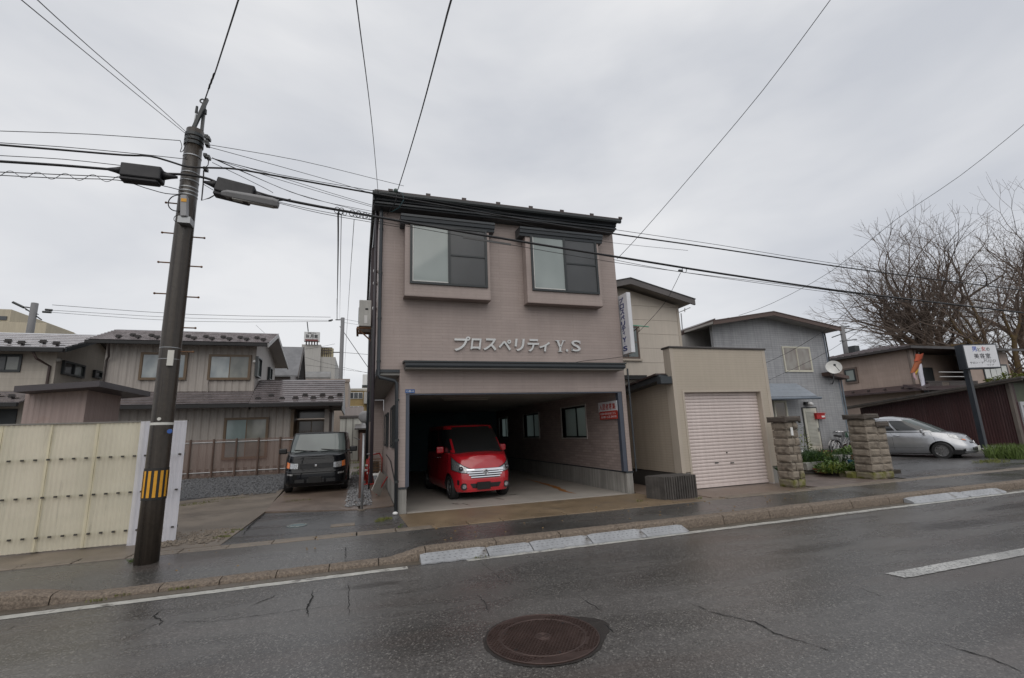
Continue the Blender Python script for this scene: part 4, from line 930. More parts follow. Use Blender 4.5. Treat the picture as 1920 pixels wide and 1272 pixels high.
m_ = MB(); m_.box(fx, fx+.14, 11.9, 12.05, 0, 1.95); m_.box(fx+.14, fx+3.4, 11.9, 12.05, 1.80, 1.95); m_.box(fx+1.7, fx+1.8, 11.91, 12.05, 0, 1.8); m_.build('door_frame', mat('pale_aluminium', (.45, .46, .48), .4, .2), sd_)
bx('door_glass', GL_DARK, sd_, fx+.14, fx+3.4, 11.99, 12.02, .05, 1.8); bx('front_panel', mat('mossy_sheet', (.07, .085, .05), .6, 0, .35, 3), sd_, fx, fx+3.6, 12.0, 12.1, 1.95, zf)
MB().prism([(11.3, 2.86), (11.3, 2.94), (18.6, 2.18), (18.6, 2.10)], 'x', X1-.45, X1+6).build('roof', mat('weathered_tin', (.10, .088, .078), .5, .1, .25, 3, .3, .3, 20), sd_)
MB().prism([(11.32, 2.78), (11.32, 2.86), (18.6, 2.10), (18.6, 2.02)], 'x', X1-.42, X1-.36).build('verge_board', mat('rotten_timber', (.085, .07, .06), .8, 0, .3, 6), sd_)
# ================================================================== hairdresser sign on a leaning dark post
sg = thing('salon_sign', 'square white sign with blue, red and black characters on a dark steel post', 'sign', (22.4, 11.9, 0))
ys_ = 11.9
pt, pb = at(1811, 690, Y=ys_), at(1848, 848, Y=ys_)
DK = mat('dark_blue_steel', (.022, .027, .035), .4, 0, .15)
MB().obox(((pt+pb)/2), (.16, .16, (pt-pb).length), None).build('post', DK, sg)
bpx = (pt.x+pb.x)/2
MB().box(bpx-.5, bpx+1.6, ys_-.3, ys_+.5, -.05, .22).build('post_base', CONC, sg, bevel=.02)
fa, fb, fc, fd = at(1802, 655, Y=ys_-.1), at(1855, 645, Y=ys_-.1), at(1812, 697, Y=ys_-.1), at(1866, 689, Y=ys_-.1)
# the box is turned a little towards the road so that its right flank shows
sx, sz0, sz1 = bpx-.52, (fc.z+fd.z)/2-.02, (fa.z+fb.z)/2+.02
ang = math.radians(-14); ca, sa = math.cos(ang), math.sin(ang); W_ = 1.46
def SP(u, v, d): return (sx+u*ca+d*sa*1.0, ys_-.28-u*sa*-1.0*1.0-d*ca, v)
def SP(u, v, d): return (sx+u*ca+d*sa, ys_-.30+u*sa-d*ca, v)
def sbox(name, m, u0, u1, v0, v1, d0, d1, par):
    vs = [SP(u, v, d) for v in (v0, v1) for u, d in ((u0, d0), (u1, d0), (u1, d1), (u0, d1))]
    return MB().add(vs, [(0, 1, 2, 3), (4, 5, 6, 7), (0, 1, 5, 4), (1, 2, 6, 5), (2, 3, 7, 6), (3, 0, 4, 7)]).build(name, m, par)
sbox('sign_box', DK, 0, W_, sz0, sz1, -.30, 0, sg)
sbox('sign_face', SIGNW, .05, W_-.05, sz0+.05, sz1-.05, .001, .012, sg)
H_ = sz1-sz0; put = lambda u, v, d: SP(u, v, d+.0125)
REDL = mat('red_lettering', (.45, .05, .05), .4); BL2 = mat('bright_blue_lettering', (.05, .10, .42), .4); BKL = mat('black_lettering', (.03, .03, .035), .4)
s_ = H_*.19; u = .38
for chh, mm, k in (('男', BL2, 1.05), ('と', BKL, .72), ('女', REDL, 1.0), ('の', BKL, .72)):
    glyph('character', chh, sg, mm, u, u+s_*k, sz0+H_*.70, sz0+H_*.70+s_*k, put, .004, .01); u += s_*k+.03
u = .40
for chh in '美容室':
    glyph('character', chh, sg, BKL, u, u+s_*1.1, sz0+H_*.41, sz0+H_*.41+s_*1.05, put, .004, .012); u += s_*1.1+.04
glyph('character', 'サロン・ド', sg, BKL, .16, .74, sz0+H_*.20, sz0+H_*.28, put, .004, .004)
glyph('logo_lettering', 'Ripp', sg, mat('grey_lettering', (.25, .25, .26), .4), .78, 1.28, sz0+H_*.20, sz0+H_*.40, put, .004, -.008)
glyph('character', 'リップ', sg, BKL, .86, 1.16, sz0+H_*.11, sz0+H_*.17, put, .004, .004)
# ================================================================== carp-streamer on the balcony
kp = thing('festival_streamer', 'red, orange and white cloth streamer hanging from the balcony corner', 'streamer', at(1722, 725, Y=Y0-.6))
ky = Y0-.7
def drape(pix, wd, mname, c, seed):
    r = random.Random(seed); P = [at(px, py, Y=ky) for px, py in pix]; vs = []
    n_ = len(P)
    for i, p in enumerate(P):
        ww = wd*(1-.35*i/(n_-1)); 
        for k in range(9):
            q = 2*math.pi*k/9; vs.append(p+Vector((ww*math.cos(q)*(1+.2*r.random()), ww*.45*math.sin(q), .05*r.uniform(-1, 1))))
    return MB().add(vs, [(i*9+k, i*9+(k+1) % 9, (i+1)*9+(k+1) % 9, (i+1)*9+k) for i in range(n_-1) for k in range(9)]).build(mname, mat(mname+'_cloth', c, .7), kp, smooth=True)
drape([(1724, 664), (1722, 672), (1719, 678)], .32, 'red_pompon', (.35, .06, .02), 1)
drape([(1722, 678), (1716, 690), (1711, 700)], .26, 'orange_carp', (.26, .07, .02), 2)
drape([(1722, 680), (1720, 692), (1716, 702)], .16, 'yellow_carp', (.5, .32, .03), 3)
drape([(1723, 684), (1726, 700), (1729, 712), (1731, 724)], .20, 'white_carp', (.55, .55, .62), 4)
drape([(1727, 700), (1731, 712), (1733, 722)], .12, 'violet_carp', (.12, .08, .22), 5)
drape([(1713, 695), (1714, 706), (1718, 712)], .11, 'pink_carp', (.45, .30, .34), 6)
MB().tube([at(1722, 661, Y=ky), at(1735, 724, Y=ky)], .035, 6).build('mast', RAIL, kp)
# ================================================================== house clad in upright corrugated sheet, left
YH = 22.0
CORR = mat('taupe_corrugated_sheet', (.35, .318, .29), .5, 0, .10, 1.1, .12)
BRSASH = mat('brown_sash2', (.115, .075, .04), .45, 0, .15)
WETROOF = mat('wet_dark_roof_sheet', (.15, .13, .132), .16, .55, .3, 3, 0, .06, 25, spec=.9)
hs = thing('corrugated_house', 'taupe two-storey house clad in upright corrugated sheet with a wet tiled porch roof', 'house', (-5, YH, .24))
ux0, ux1 = at(205, 655, Y=YH).x-.1, at(479, 690, Y=YH).x
ze = at(400, 641, Y=YH-.6).z; zlow = at(478, 742, Y=YH).z
def corrugated(name, m, parent, x0, x1, z0, z1, y, pitch=.27, dep=.024, holes=()):
    n_ = max(1, round((x1-x0)/pitch)); p = (x1-x0)/n_; mb = MB()
    for i in range(n_):
        a = x0+i*p; pr = [(a, y), (a+p*.22, y), (a+p*.42, y-dep), (a+p*.80, y-dep), (a+p, y)]
        spans = [(z0, z1)]
        for hx0, hx1, hz0, hz1 in holes:
            if a+p*.5 > hx0 and a+p*.5 < hx1: spans = [(z0, hz0), (hz1, z1)]
        for s0, s1 in spans:
            vs = [(q[0], q[1], s0) for q in pr]+[(q[0], q[1], s1) for q in pr]
            mb.add(vs, [(k, k+1, k+6, k+5) for k in range(4)])
    return mb.build(name, m, parent, recalc=False)
corrugated('upper_wall', CORR, hs, ux0, ux1, zlow-.2, ze+.15, YH)
xe_ = at(643, 740, Y=YH-.9).x; xw1 = at(545, 800, Y=YH).x
zl1 = at(400, 757, Y=YH-.9).z
corrugated('lower_wall', CORR, hs, ux0-.3, xw1, .24, zl1+.15, YH, .27)
bx('plinth', mat('mossy_plinth', (.17, .14, .12), .75, 0, .25, 2, .2), hs, ux0-.3, xw1, YH-.02, YH+.2, .2, .50)
# windows (brown sliding sashes with curtains)
GC1 = glass('blue_curtain_pane', (.24, .28, .30), .07, .8, 2.5, (.34, .37, .37)); GC2 = glass('green_curtain_pane', (.14, .15, .135), .08, .8, 2.5, (.20, .205, .18))
GC3 = glass('aqua_pane', (.17, .22, .22), .08, .8, 2)
def wl(parent, pa, pb, Y, frame, panes, **k):
    x0, x1, z0, z1 = wpix(*pa, *pb, Y); return window(parent, x0, x1, z0, z1, Y, frame, panes, **k)
wl(hs, (393, 665), (469, 713), YH-.03, BRSASH, [GC1, GC2], fw=.08, proud=.08)
wl(hs, (266, 661), (349, 713), YH-.03, BRSASH, [GC1, GC1], fw=.08, proud=.08)
wl(hs, (422, 784), (500, 859), YH-.03, BRSASH, [GC3, GC2], fw=.08, proud=.08)
wl(hs, (260, 790), (330, 860), YH-.03, BRSASH, [GL_DARK, GL_DARK], fw=.08, proud=.08)
MB().tube([(at(389, 740, Y=YH-.07).x, YH-.07, zlow+.1), (at(389, 720, Y=YH-.07).x, YH-.07, zlow+.5), (at(391, 713, Y=YH-.07).x, YH-.07, zlow+.75)], .025, 6).build('pipe', CORR, hs)
# gable end facing right
zr_ = at(522, 626, Y=YH-.6).z
ridge = at(522, 626, X=ux1+.55); dyr = ridge.y-(YH-.6)
zrg = ridge.z; eav = at(497, 641, X=ux1+.55)
sl2 = (zrg-ze)/max(.5, ridge.y-(YH-.6))
yrear = 2*ridge.y-(YH-.6); RE = at(541, 687, X=ux1+.55); yrear = RE.y; zre = RE.z
GABL = mat('gable_board', (.40, .375, .355), .6, 0, .06, 1.5, .10)
MB().prism([(YH, zlow-.6), (YH, ze-.02), (ridge.y, zrg-.16), (yrear-.6, zre+.3), (yrear-.6, zlow-.6)], 'x', ux1-.15, ux1).build('gable_wall', GABL, hs)
m_ = MB(); m_.prism([(YH-.62, ze-.02), (YH-.62, ze-.20), (ridge.y, zrg-.20), (yrear, zre-.18), (yrear, zre), (ridge.y, zrg-.02)], 'x', ux1+.50, ux1+.56); m_.build('verge_board', mat('grey_verge', (.30, .295, .29), .45, 0, .08), hs)
m_ = MB(); m_.prism([(YH-.60, ze-.06), (ridge.y, zrg-.10), (yrear, zre-.04), (yrear, zre-.12), (ridge.y, zrg-.18), (YH-.60, ze-.14)], 'x', ux0-.4, ux1+.499); m_.build('eave_soffit', mat('soffit_white', (.36, .345, .33), .6, 0, .06), hs)
def stepped_roof(name, parent, m, x0, x1, ya, za, yb_, zb_, n_, taper=0.0, th=.03):
    """sheet roof in level courses, each a piece, lapping the one below"""
    for i in range(n_):
        f0, f1 = i/n_, (i+1)/n_; y0_, y1_ = ya+(yb_-ya)*f0, ya+(yb_-ya)*f1; z0_, z1_ = za+(zb_-za)*f0, za+(zb_-za)*f1
        MB().prism([(y0_, z0_), (y0_, z0_+th), (y1_+.02, z1_+th*.35), (y1_+.02, z1_-.01)], 'x', x0+taper*f0, x1).build(name, m, parent)
rfh = MB().prism([(YH-.62, ze-.02), (ridge.y, zrg-.02), (yrear, zre), (ridge.y, zrg-.06)], 'x', ux0-.4, ux1+.5).build('roof', WETROOF, hs)
stepped_roof('roof_course', rfh, WETROOF, ux0-.4, ux1+.58, YH-.64, ze, ridge.y, zrg+.0, 9)
m_ = MB().box(ux0-.4, ux1+.5, YH-.72, YH-.60, ze-.16, ze-.04).build('gutter', BLACK, hs)
SG = mat('snow_guard_black', (.02, .016, .016), .5)
def guards(parent, x0, x1, n_, y_, z_, sl, s=1.0, stagger=.0, sg=None):
    for i in range(n_):
        x = x0+(x1-x0)*i/(n_-1); dy = stagger if i % 2 else 0
        m_ = MB(); m_.box(x-.09*s, x+.09*s, y_+dy, y_+dy+.02, z_+dy*sl+.03, z_+dy*sl+.12*s+.03); m_.box(x-.03*s, x+.03*s, y_+dy-.06, y_+dy+.14, z_+dy*sl+.02, z_+dy*sl+.06); m_.box(x-.12*s, x+.12*s, y_+dy-.012, y_+dy+.03, z_+dy*sl+.05*s+.02, z_+dy*sl+.08*s+.02)
        m_.build('snow_guard', SG, parent)
sl3 = (zrg-ze)/(ridge.y-YH+.6)
guards(rfh, at(225, 628, Y=YH-.3).x, ux1+.3, 17, YH-.40, ze+.24*sl3, sl3, 1.0, .35)
# side windows on the gable
for (a, b_) in (((480, 668), (484, 717)), ((502, 690), (507, 715))):
    p, q = at(*a, X=ux1+.02), at(*b_, X=ux1+.02)
for (pya, pyb, pa, pb) in ((672, 712, 479, 487), (692, 716, 502, 507)):
    y0_, y1_ = at(pa, pya, X=ux1).y, at(pb, pya, X=ux1).y; z0_, z1_ = at(pb, pyb, X=ux1).z, at(pa, pya-4, X=ux1).z
    m_ = MB(); m_.box(ux1, ux1+.12, y0_, y0_+.06, z0_, z1_); m_.box(ux1, ux1+.12, y1_-.06, y1_, z0_, z1_); m_.box(ux1, ux1+.12, y0_+.06, y1_-.06, z0_, z0_+.06); m_.box(ux1, ux1+.12, y0_+.06, y1_-.06, z1_-.06, z1_)
    wf = m_.build('window', FRAME, hs); MB().box(ux1+.02, ux1+.04, y0_+.06, y1_-.06, z0_+.06, z1_-.06).build('pane', GL_FROST, wf)
# lower storey roof: skirt along the front and the porch roof on the right
yA = YH-.9; zA = zl1
yB = at(620, 712, X=(ux1+xe_)/2).y; pr1 = at(640, 712, X=xe_)
zB = at(520, 713, Y=22.9).z; yB = 22.9
stepped_roof('roof_course', hs, WETROOF, ux0-.6, ux1+.02, yA, zA, YH-.03, zA+(zB-zA)*(YH-yA)/(yB-yA), 5)
pc = MB().prism([(yA, zA-.01), (yB, zB-.02), (yB+2.2, zA), (yB+2.2, zA-.08), (yB, zB-.10), (yA, zA-.06)], 'x', ux1+.03, xe_).build('porch_roof', WETROOF, hs)
# left and right share one glossy sheet, darker only where it mirrors the gable; courses are separate pieces
stepped_roof('roof_course', pc, WETROOF, ux1+.03, xe_+.02, yA-.01, zA, yB, zB, 11)
guards(pc, at(555, 745, Y=yA+.4).x, xe_-.15, 6, yA+.25, zA+.12, (zB-zA)/(yB-yA), 1.0, .22)
guards(pc, ux1+.3, at(530, 745, Y=yA+.4).x, 3, yA+.25, zA+.12, (zB-zA)/(yB-yA), .9, .22)
bx('gutter', BLACK, hs, ux0-.6, xe_, yA-.12, yA-.005, zA-.17, zA-.03)
MB().prism([(yA, zA-.07), (yB, zB-.11), (yB+2.2, zA-.09), (yB+2.2, zA-.4), (yA, zA-.35)], 'x', xe_-.06, xe_-.01).build('porch_verge', FRAME, hs)
bx('porch_ceiling', mat('dark_porch_board', (.05, .04, .035), .7), hs, xw1, xe_-.1, yA+.1, YH+1.6, zA-.24, zA-.19)
xp0, xp1 = at(608, 800, Y=YH).x, at(622, 800, Y=YH).x
bx('porch_side_wall', CORR, hs, xp0, xp1, YH-.05, YH+1.5, .24, zA-.19)
corrugated('rear_wall', CORR, hs, xp1, xe_-.5, .24, zA-.19, YH+1.5)
m_ = MB().box(xw1, xw1+.12, YH-.08, YH+1.2, .24, zA-.19); m_.build('porch_post', BRSASH, hs)
# sliding entrance doors, dark glass in brown frames
dW = window(hs, xw1+.12, xp0, .30, at(575, 787, Y=YH+1).z, YH+1.0, BRSASH, [glass('dark_brown_pane', (.05, .036, .025), .1)]*2, fw=.07, proud=.06, name='door')
bx('transom', glass('dark_transom', (.03, .025, .02), .1), hs, xw1+.12, xp0, YH+.96, YH+1.0, at(575, 785, Y=YH+1).z, zA-.2)
for k in range(10):
    x = xw1+.3+k*(xp0-xw1-.4)/10; MB().box(x, x+.02, YH+.93, YH+.95, .5, 1.9).build('door_bar', BRSASH, dW)
MB().box((xw1+xp0)/2+.06-.02, (xw1+xp0)/2+.06+.02, YH+.90, YH+.93, 1.05, 1.35).build('handle', CHROME, dW)
MB().tube([(at(621, 770, Y=YH-.2).x, YH-.7, zA-.15), (at(621, 770, Y=YH-.2).x, YH-.3, zA-.4), (at(621, 770, Y=YH-.2).x, YH-.3, .25)], .06, 8).build('downpipe', RAIL, hs)
MB().tube([(ux0+.35, YH-.7, ze-.1), (ux0+.2, YH-.2, ze-.6), (ux0+.1, YH-.1, ze-.75), (ux0+.08, YH-.1, zlow)], .04, 8).build('downpipe', RAIL, hs)
lmp = at(477, 678, Y=YH-.1); MB().sph(lmp, .06, 8, 6).build('wall_lamp', WHITEP, hs)

# ================================================================== cream house at far left
XC = -11.1
CREAML = siding('cream_left_board', (.43, .39, .335), bw=2.4, bh=.30, mfac=.86, var=.03, bstr=.2, streak=.10, offset=0)
fc_ = thing('cream_left_house', 'cream two-storey house with a sky-lit wet roof at the left edge', 'house', (-13, YH, .24))
zeL = 5.22
MB().box(-22, XC, YH, YH+.15, .24, zeL).build('front_wall', CREAML, fc_)
rg = at(185, 629, X=XC+.1); 
MB().prism([(YH+.15, .24), (YH+.15, zeL), (rg.y, rg.z-.12), (rg.y+2.6, zeL), (rg.y+2.6, .24)], 'x', XC-.15, XC).build('gable_wall', CREAML, fc_)
WR2 = mat('wet_grey_roof_sheet', (.28, .265, .27), .14, .6, .25, 2.5, 0, .25, 18)
ye0 = YH-.6; 
rr = MB().prism([(ye0, zeL-.05), (ye0, zeL+.02), (rg.y, rg.z+.0), (rg.y+3.2, zeL), (rg.y+3.2, zeL-.08), (rg.y, rg.z-.08)], 'x', -22, XC+.50).build('roof', WR2, fc_)
stepped_roof('roof_course', rr, WR2, -22, XC+.51, ye0-.01, zeL+.01, rg.y, rg.z+.02, 8)
m_ = MB(); m_.prism([(ye0, zeL-.16), (ye0, zeL+.0), (rg.y, rg.z+.0), (rg.y+3.2, zeL+.0), (rg.y+3.2, zeL-.16), (rg.y, rg.z-.18)], 'x', XC+.511, XC+.55); m_.build('verge_board', FRAME, fc_)
bx('gutter', BLACK, fc_, -22, XC+.5, ye0-.13, ye0-.02, zeL-.17, zeL-.02)
guards(rr, -17.2, XC+.1, 13, ye0+.22, zeL+.12, .4, 1.15, .22)
MB().tube([(XC-.45, ye0+.0, zeL-.12), (XC-.35, ye0+.1, zeL-.4), (XC-.15, YH-.06, zeL-.62), (XC-.15, YH-.06, 2.6)], .045, 8).build('downpipe', mat('dark_brown_pipe', (.06, .038, .034), .45), fc_)
wl(fc_, (-40, 664), (38, 698), YH, FRAME, [GL_FROST, GL_SCREEN, GC2], fw=.07, proud=.05)
for (pa, pb, pya, pyb, panes) in ((118, 158, 676, 709, 2), (176, 190, 692, 710, 1)):
    y0_, y1_ = at(pa, pya, X=XC+.02).y, at(pb, pya+8, X=XC+.02).y; z0_, z1_ = at(pb, pyb, X=XC).z-.05, at(pa, pya, X=XC).z
    if panes == 1: z1_ = at(pa, 694, X=XC).z
    m_ = MB(); t_ = .07; m_.box(XC, XC+.10, y0_, y0_+t_, z0_, z1_); m_.box(XC, XC+.10, y1_-t_, y1_, z0_, z1_); m_.box(XC, XC+.10, y0_+t_, y1_-t_, z0_, z0_+t_); m_.box(XC, XC+.10, y0_+t_, y1_-t_, z1_-t_, z1_)
    if panes == 2: m_.box(XC, XC+.09, (y0_+y1_)/2-.03, (y0_+y1_)/2+.03, z0_+t_, z1_-t_)
    wf = m_.build('window', FRAME, fc_)
    ym = (y0_+y1_)/2 if panes == 2 else y1_-t_
    MB().box(XC+.02, XC+.035, y0_+t_, ym, z0_+t_, z1_-t_).build('pane', GL_DARK, wf)
    if panes == 2: MB().box(XC+.02, XC+.035, ym, y1_-t_, z0_+t_, z1_-t_).build('pane', GL_FROST, wf)
vp = at(111, 675, X=XC+.1); MB().sph(vp, .09, 10, 6).build('vent_cap', mat('grey_vent', (.25, .24, .22), .5), fc_)
# lower roof of the cream house
zq = at(20, 757, Y=YH-1.3).z; zq2 = at(20, 735, Y=YH-.1).z
lr = MB().prism([(YH-1.3, zq), (YH-1.3, zq+.04), (YH-.01, zq2+.04), (YH-.01, zq2)], 'x', -22, XC-.2).build('lower_roof', WETROOF, fc_)
stepped_roof('roof_course', lr, WETROOF, -22, XC-.19, YH-1.31, zq+.04, YH-.01, zq2+.04, 6)
guards(lr, -15, XC-.6, 7, YH-1.0, zq+.2, .4, 1.0, .2)
bx('lower_gutter', BLACK, fc_, -22, XC-.2, YH-1.42, YH-1.31, zq-.10, zq+.03)
bx('dark_porch', FRAME, fc_, -22, XC-.9, YH-.04, YH-.002, .25, zq-.1)

# ================================================================== rusty shed behind the yellow fence
YS = 13.0
SHD = mat('rusty_pinkish_sheet', (.34, .265, .245), .55, 0, .08, 1.0, .15, alt=(.26, .15, .10), altp=(.60, .80))
st = thing('rusty_shed', 'rust-streaked pinkish sheet metal shed behind the yellow panel fence', 'shed', (-6, YS, 0))
sx0, sx1 = at(48, 740, Y=YS).x, at(165, 730, Y=YS).x
zs_ = at(100, 735, Y=YS).z
corrugated('front_wall', SHD, st, sx0, sx1, .1, at(160, 726, Y=YS).z+.04, YS, .10, .006)
sye = at(227, 745, X=sx1).y
n_ = 24; m_ = MB()
for i in range(n_):
    a, b_ = YS+(sye-YS)*i/n_, YS+(sye-YS)*(i+1)/n_; w_ = b_-a
    pr = [(sx1, a), (sx1, a+w_*.45), (sx1-.006, a+w_*.55), (sx1-.006, a+w_*.9), (sx1, b_)]
    vs = [(q[0], q[1], .1) for q in pr]+[(q[0], q[1], at(160, 726, Y=YS).z+.04) for q in pr]; m_.add(vs, [(k, k+1, k+6, k+5) for k in range(4)])
m_.build('side_wall', SHD, st, recalc=False)
ra_, rb2 = at(27, 724, Y=YS-.5), at(187, 714, Y=YS-.5); rc_ = at(258, 731, X=rb2.x); 
zt0 = (ra_.z+rb2.z)/2; yb3 = sye+.6
MB().add([(ra_.x, YS-.5, ra_.z), (rb2.x, YS-.5, rb2.z), (rb2.x, yb3, rb2.z-.0), (ra_.x, yb3, ra_.z), (ra_.x, YS-.5, ra_.z-.13), (rb2.x, YS-.5, rb2.z-.13), (rb2.x, yb3, rb2.z-.13), (ra_.x, yb3, ra_.z-.13)],
    [(0, 1, 2, 3), (7, 6, 5, 4), (0, 4, 5, 1), (1, 5, 6, 2), (2, 6, 7, 3), (3, 7, 4, 0)]).build('roof', mat('dark_purple_roof', (.05, .043, .048), .45, 0, .15, 2), st)
# ================================================================== fence of corrugated plastic panels
yf = 9.05
def panelmat(name, c, tr):
    m, t, b = newmat(name); v = coords(t)
    n = noise_(t, v, 1.4, 5, .6); col = ramp(t, n, .3, mul(c, .90), .7, mul(c, 1.05))
    g = noise_(t, coords(t, (10, 10, .9)), 1.0, 5, .7); f = ramp(t, g, .60, 1.0, .82, .60); col = mixc(t, 1.0, col, f, 'MULTIPLY')
    t.links.new(col, b.inputs['Base Color']); b.inputs['Roughness'].default_value = .38
    q = t.nodes.new('ShaderNodeBsdfTranslucent'); t.links.new(col, q.inputs[0]); mx = t.nodes.new('ShaderNodeMixShader'); mx.inputs[0].default_value = tr
    t.links.new(b.outputs[0], mx.inputs[1]); t.links.new(q.outputs[0], mx.inputs[2]); tp = t.nodes.new('ShaderNodeBsdfTransparent'); m2 = t.nodes.new('ShaderNodeMixShader'); m2.inputs[0].default_value = .14
    t.links.new(mx.outputs[0], m2.inputs[1]); t.links.new(tp.outputs[0], m2.inputs[2]); t.links.new(m2.outputs[0], t.nodes['Material Output'].inputs[0]); return m
YEL = panelmat('yellowed_plastic', (.90, .845, .67), .45); WHI = panelmat('white_plastic', (.82, .82, .88), .40)
fe = thing('plastic_fence', 'fence of yellowed corrugated plastic panels with a white panel at its right end', 'fence', (-4, yf, 0))
ztop = 1.875
def cpanel(x0, x1, m, y_, z0, z1, seed):
    n_ = max(4, int((x1-x0)/.0155)); r = random.Random(seed)
    ph = r.random()*6; vs = []; 
    for j, z in enumerate((z0, z0+(z1-z0)*.33, z0+(z1-z0)*.66, z1)):
        for i in range(n_+1):
            x = x0+(x1-x0)*i/n_; vs.append((x, y_+.0075*math.sin(x/.062*2*math.pi)+.006*math.sin(j*2+ph), z+(.006*r.random() if j in (0,) else 0)))
    MB().add(vs, [(j*(n_+1)+i, j*(n_+1)+i+1, (j+1)*(n_+1)+i+1, (j+1)*(n_+1)+i) for j in range(3) for i in range(n_)]).build('panel', m, fe, smooth=True, recalc=False, label='white panel' if m is WHI else None)
edges = [at(265, 800, Y=yf).x, at(182, 900, Y=yf).x if False else at(177, 800, Y=yf).x, at(92, 800, Y=yf).x, at(2, 800, Y=yf).x]
wdt = (edges[0]-edges[3])/3
def zbot(x): return .03+.0*(x)
xe0 = edges[0]
for i in range(8):
    a, b_ = xe0-wdt*(i+1), xe0-wdt*i+.05
    cpanel(a, b_, YEL, yf+(.006 if i % 2 else 0), .035, ztop, i)
xR = at(351, 795, Y=yf-.02).x
cpanel(xe0-.0, xR, WHI, yf-.03, .0, ztop+.01, 20)
FTR = mat('weathered_batten', (.20, .19, .17), .7, 0, .2, 5)
rails = []
for z in (1.35, .80, .235): 
    MB().box(xe0-8*wdt, xR-.01, yf+.02, yf+.06, z-.025, z+.025).build('rail', FTR, fe)
MB().box(xe0-8*wdt, xR, yf-.02, yf+.035, ztop, ztop+.022).build('top_rail', FTR, fe)
CLIP = mat('rusty_clip', (.045, .04, .035), .6, .2)
xx = xR-.06
base = None
for z in (1.35, .80, .235):
    x = xR-.055; k = 0
    while x > xe0-6.5*wdt:
        if base is None: base = MB().box(x-.018, x+.018, yf-.052, yf-.030, z-.012, z+.012).build('clip', CLIP, fe); bx0, bz0 = x, z
        else:
            c = base.copy(); COL.objects.link(c); c.parent = fe; c.location = (x-bx0, 0 if x > xe0 else .02, z-bz0)
        x -= .155 if x > xe0+.2 or x < xe0 else .155; k += 1
GRIME = mat('grimy_seam', (.30, .26, .16), .6, 0, .35, 9)
for i in range(8):
    x = xe0-wdt*i; r = random.Random(i); vs_ = []
    for k in range(25):
        z_ = .04+(ztop-.04)*k/24; h_ = .003+.010*abs(noise.noise(Vector((i*3, z_*2.2, 1)))); vs_ += [(x+.045-h_, yf-.0135-(.004 if i % 2 else 0), z_), (x+.045+h_*.4, yf-.0135-(.004 if i % 2 else 0), z_)]
    MB().add(vs_, [(2*k, 2*k+1, 2*k+3, 2*k+2) for k in range(24)]).build('dirty_seam', GRIME, fe)
for i in range(9):
    x = xe0-wdt*i; MB().box(x-.03, x+.03, yf+.061, yf+.12, -.05, ztop).build('post', FTR, fe)
# ================================================================== brown net fence along the gravel
YN = 20.5
nf_ = thing('net_fence', 'see-through brown windbreak net on steel posts at the back of the gravel lot', 'fence', (-6, YN, .2))
def netmat():
    m, t, b = newmat('brown_net'); b.inputs['Base Color'].default_value = (.17, .11, .092, 1); b.inputs['Roughness'].default_value = .8
    tr = t.nodes.new('ShaderNodeBsdfTransparent'); mx = t.nodes.new('ShaderNodeMixShader'); mx.inputs[0].default_value = .44
    t.links.new(b.outputs[0], mx.inputs[1]); t.links.new(tr.outputs[0], mx.inputs[2]); t.links.new(mx.outputs[0], t.nodes['Material Output'].inputs[0]); return m
nx0, nx1 = -12.0, at(640, 850, Y=YN).x; nz0, nz1 = gz(YN)+.05, at(450, 823, Y=YN).z
MB().grid(40, 4, lambda u, v: (nx0+(nx1-nx0)*u, YN+.012*math.sin(u*50)*math.sin(v*3), nz0+(nz1-nz0)*v)).build('net', netmat(), nf_, smooth=True)
for i in range(16):
    x = nx0+(nx1-nx0)*i/15; MB().cyl((x, YN-.05, .1), (x, YN-.05, nz1+.02), .038, n=8).build('post', mat('brown_post', (.10, .065, .05), .5) if i == 0 else bpy.data.materials['brown_post'], nf_)
for z in (nz1-.10, nz0+.18): MB().tube([(nx0, YN-.03, z), (nx1, YN-.03, z)], .016, 6).build('rail', STEEL, nf_)
# ================================================================== buildings farther off between the houses
def stack(name, label, cat, Y, rect, c, depth=8, z0=0.0, mats=None, m=None):
    x0, x1, za, zb_ = wpix(*rect[0], *rect[1], Y); t_ = thing(name, label, cat, ((x0+x1)/2, Y, 0)); m = m or mat(name+'_wall', c, .7, 0, .08, .4, .12)
    bx('wall', m, t_, x0, x1, Y, Y+depth, z0, zb_); return t_, x0, x1, zb_, m
YHt = 60
ht, hx0, hx1, hzt, hm = stack('hotel', 'pale grey hotel block with a lettered sign box on its stair tower', 'building', YHt, ((565, 669), (624, 800)), (.42, .41, .39), 14)
tx0, tx1, _, tz = wpix(566, 646, 600, 690, YHt-.3)
bx('stair_tower', hm, ht, tx0, tx1, YHt-.3, YHt+5, hzt-2, tz)
for k, px in enumerate(range(600, 624, 4)):
    x = at(px, 655, Y=YHt).x; MB().box(x, x+.07, YHt, YHt+.07, hzt, at(px, 652, Y=YHt).z).build('railing_post', RAIL, ht)
for py in (653, 658, 663): z = at(610, py, Y=YHt).z; MB().box(at(600, py, Y=YHt).x, at(623, py, Y=YHt).x, YHt-.03, YHt-.0, z, z+.10).build('railing', RAIL, ht)
cc = at(611, 663, Y=YHt+1); MB().cyl((cc.x, cc.y, hzt), (cc.x, cc.y, hzt+1.2), .9, n=14).build('water_tank', mat('beige_tank', (.42, .36, .22), .6), ht)
a0 = at(566, 709, Y=YHt-2); a1 = at(620, 706, Y=YHt-2); MB().tube([(a0.x, YHt-2, a0.z), (a1.x, YHt-2, a0.z)], .75, 10).build('barrel_roof', mat('grey_barrel', (.22, .22, .22), .5), ht)
bs_ = thing('hotel_roof_sign', 'white rooftop sign box with dark characters above the pale hotel tower', 'sign', at(584, 644, Y=YHt-.5))
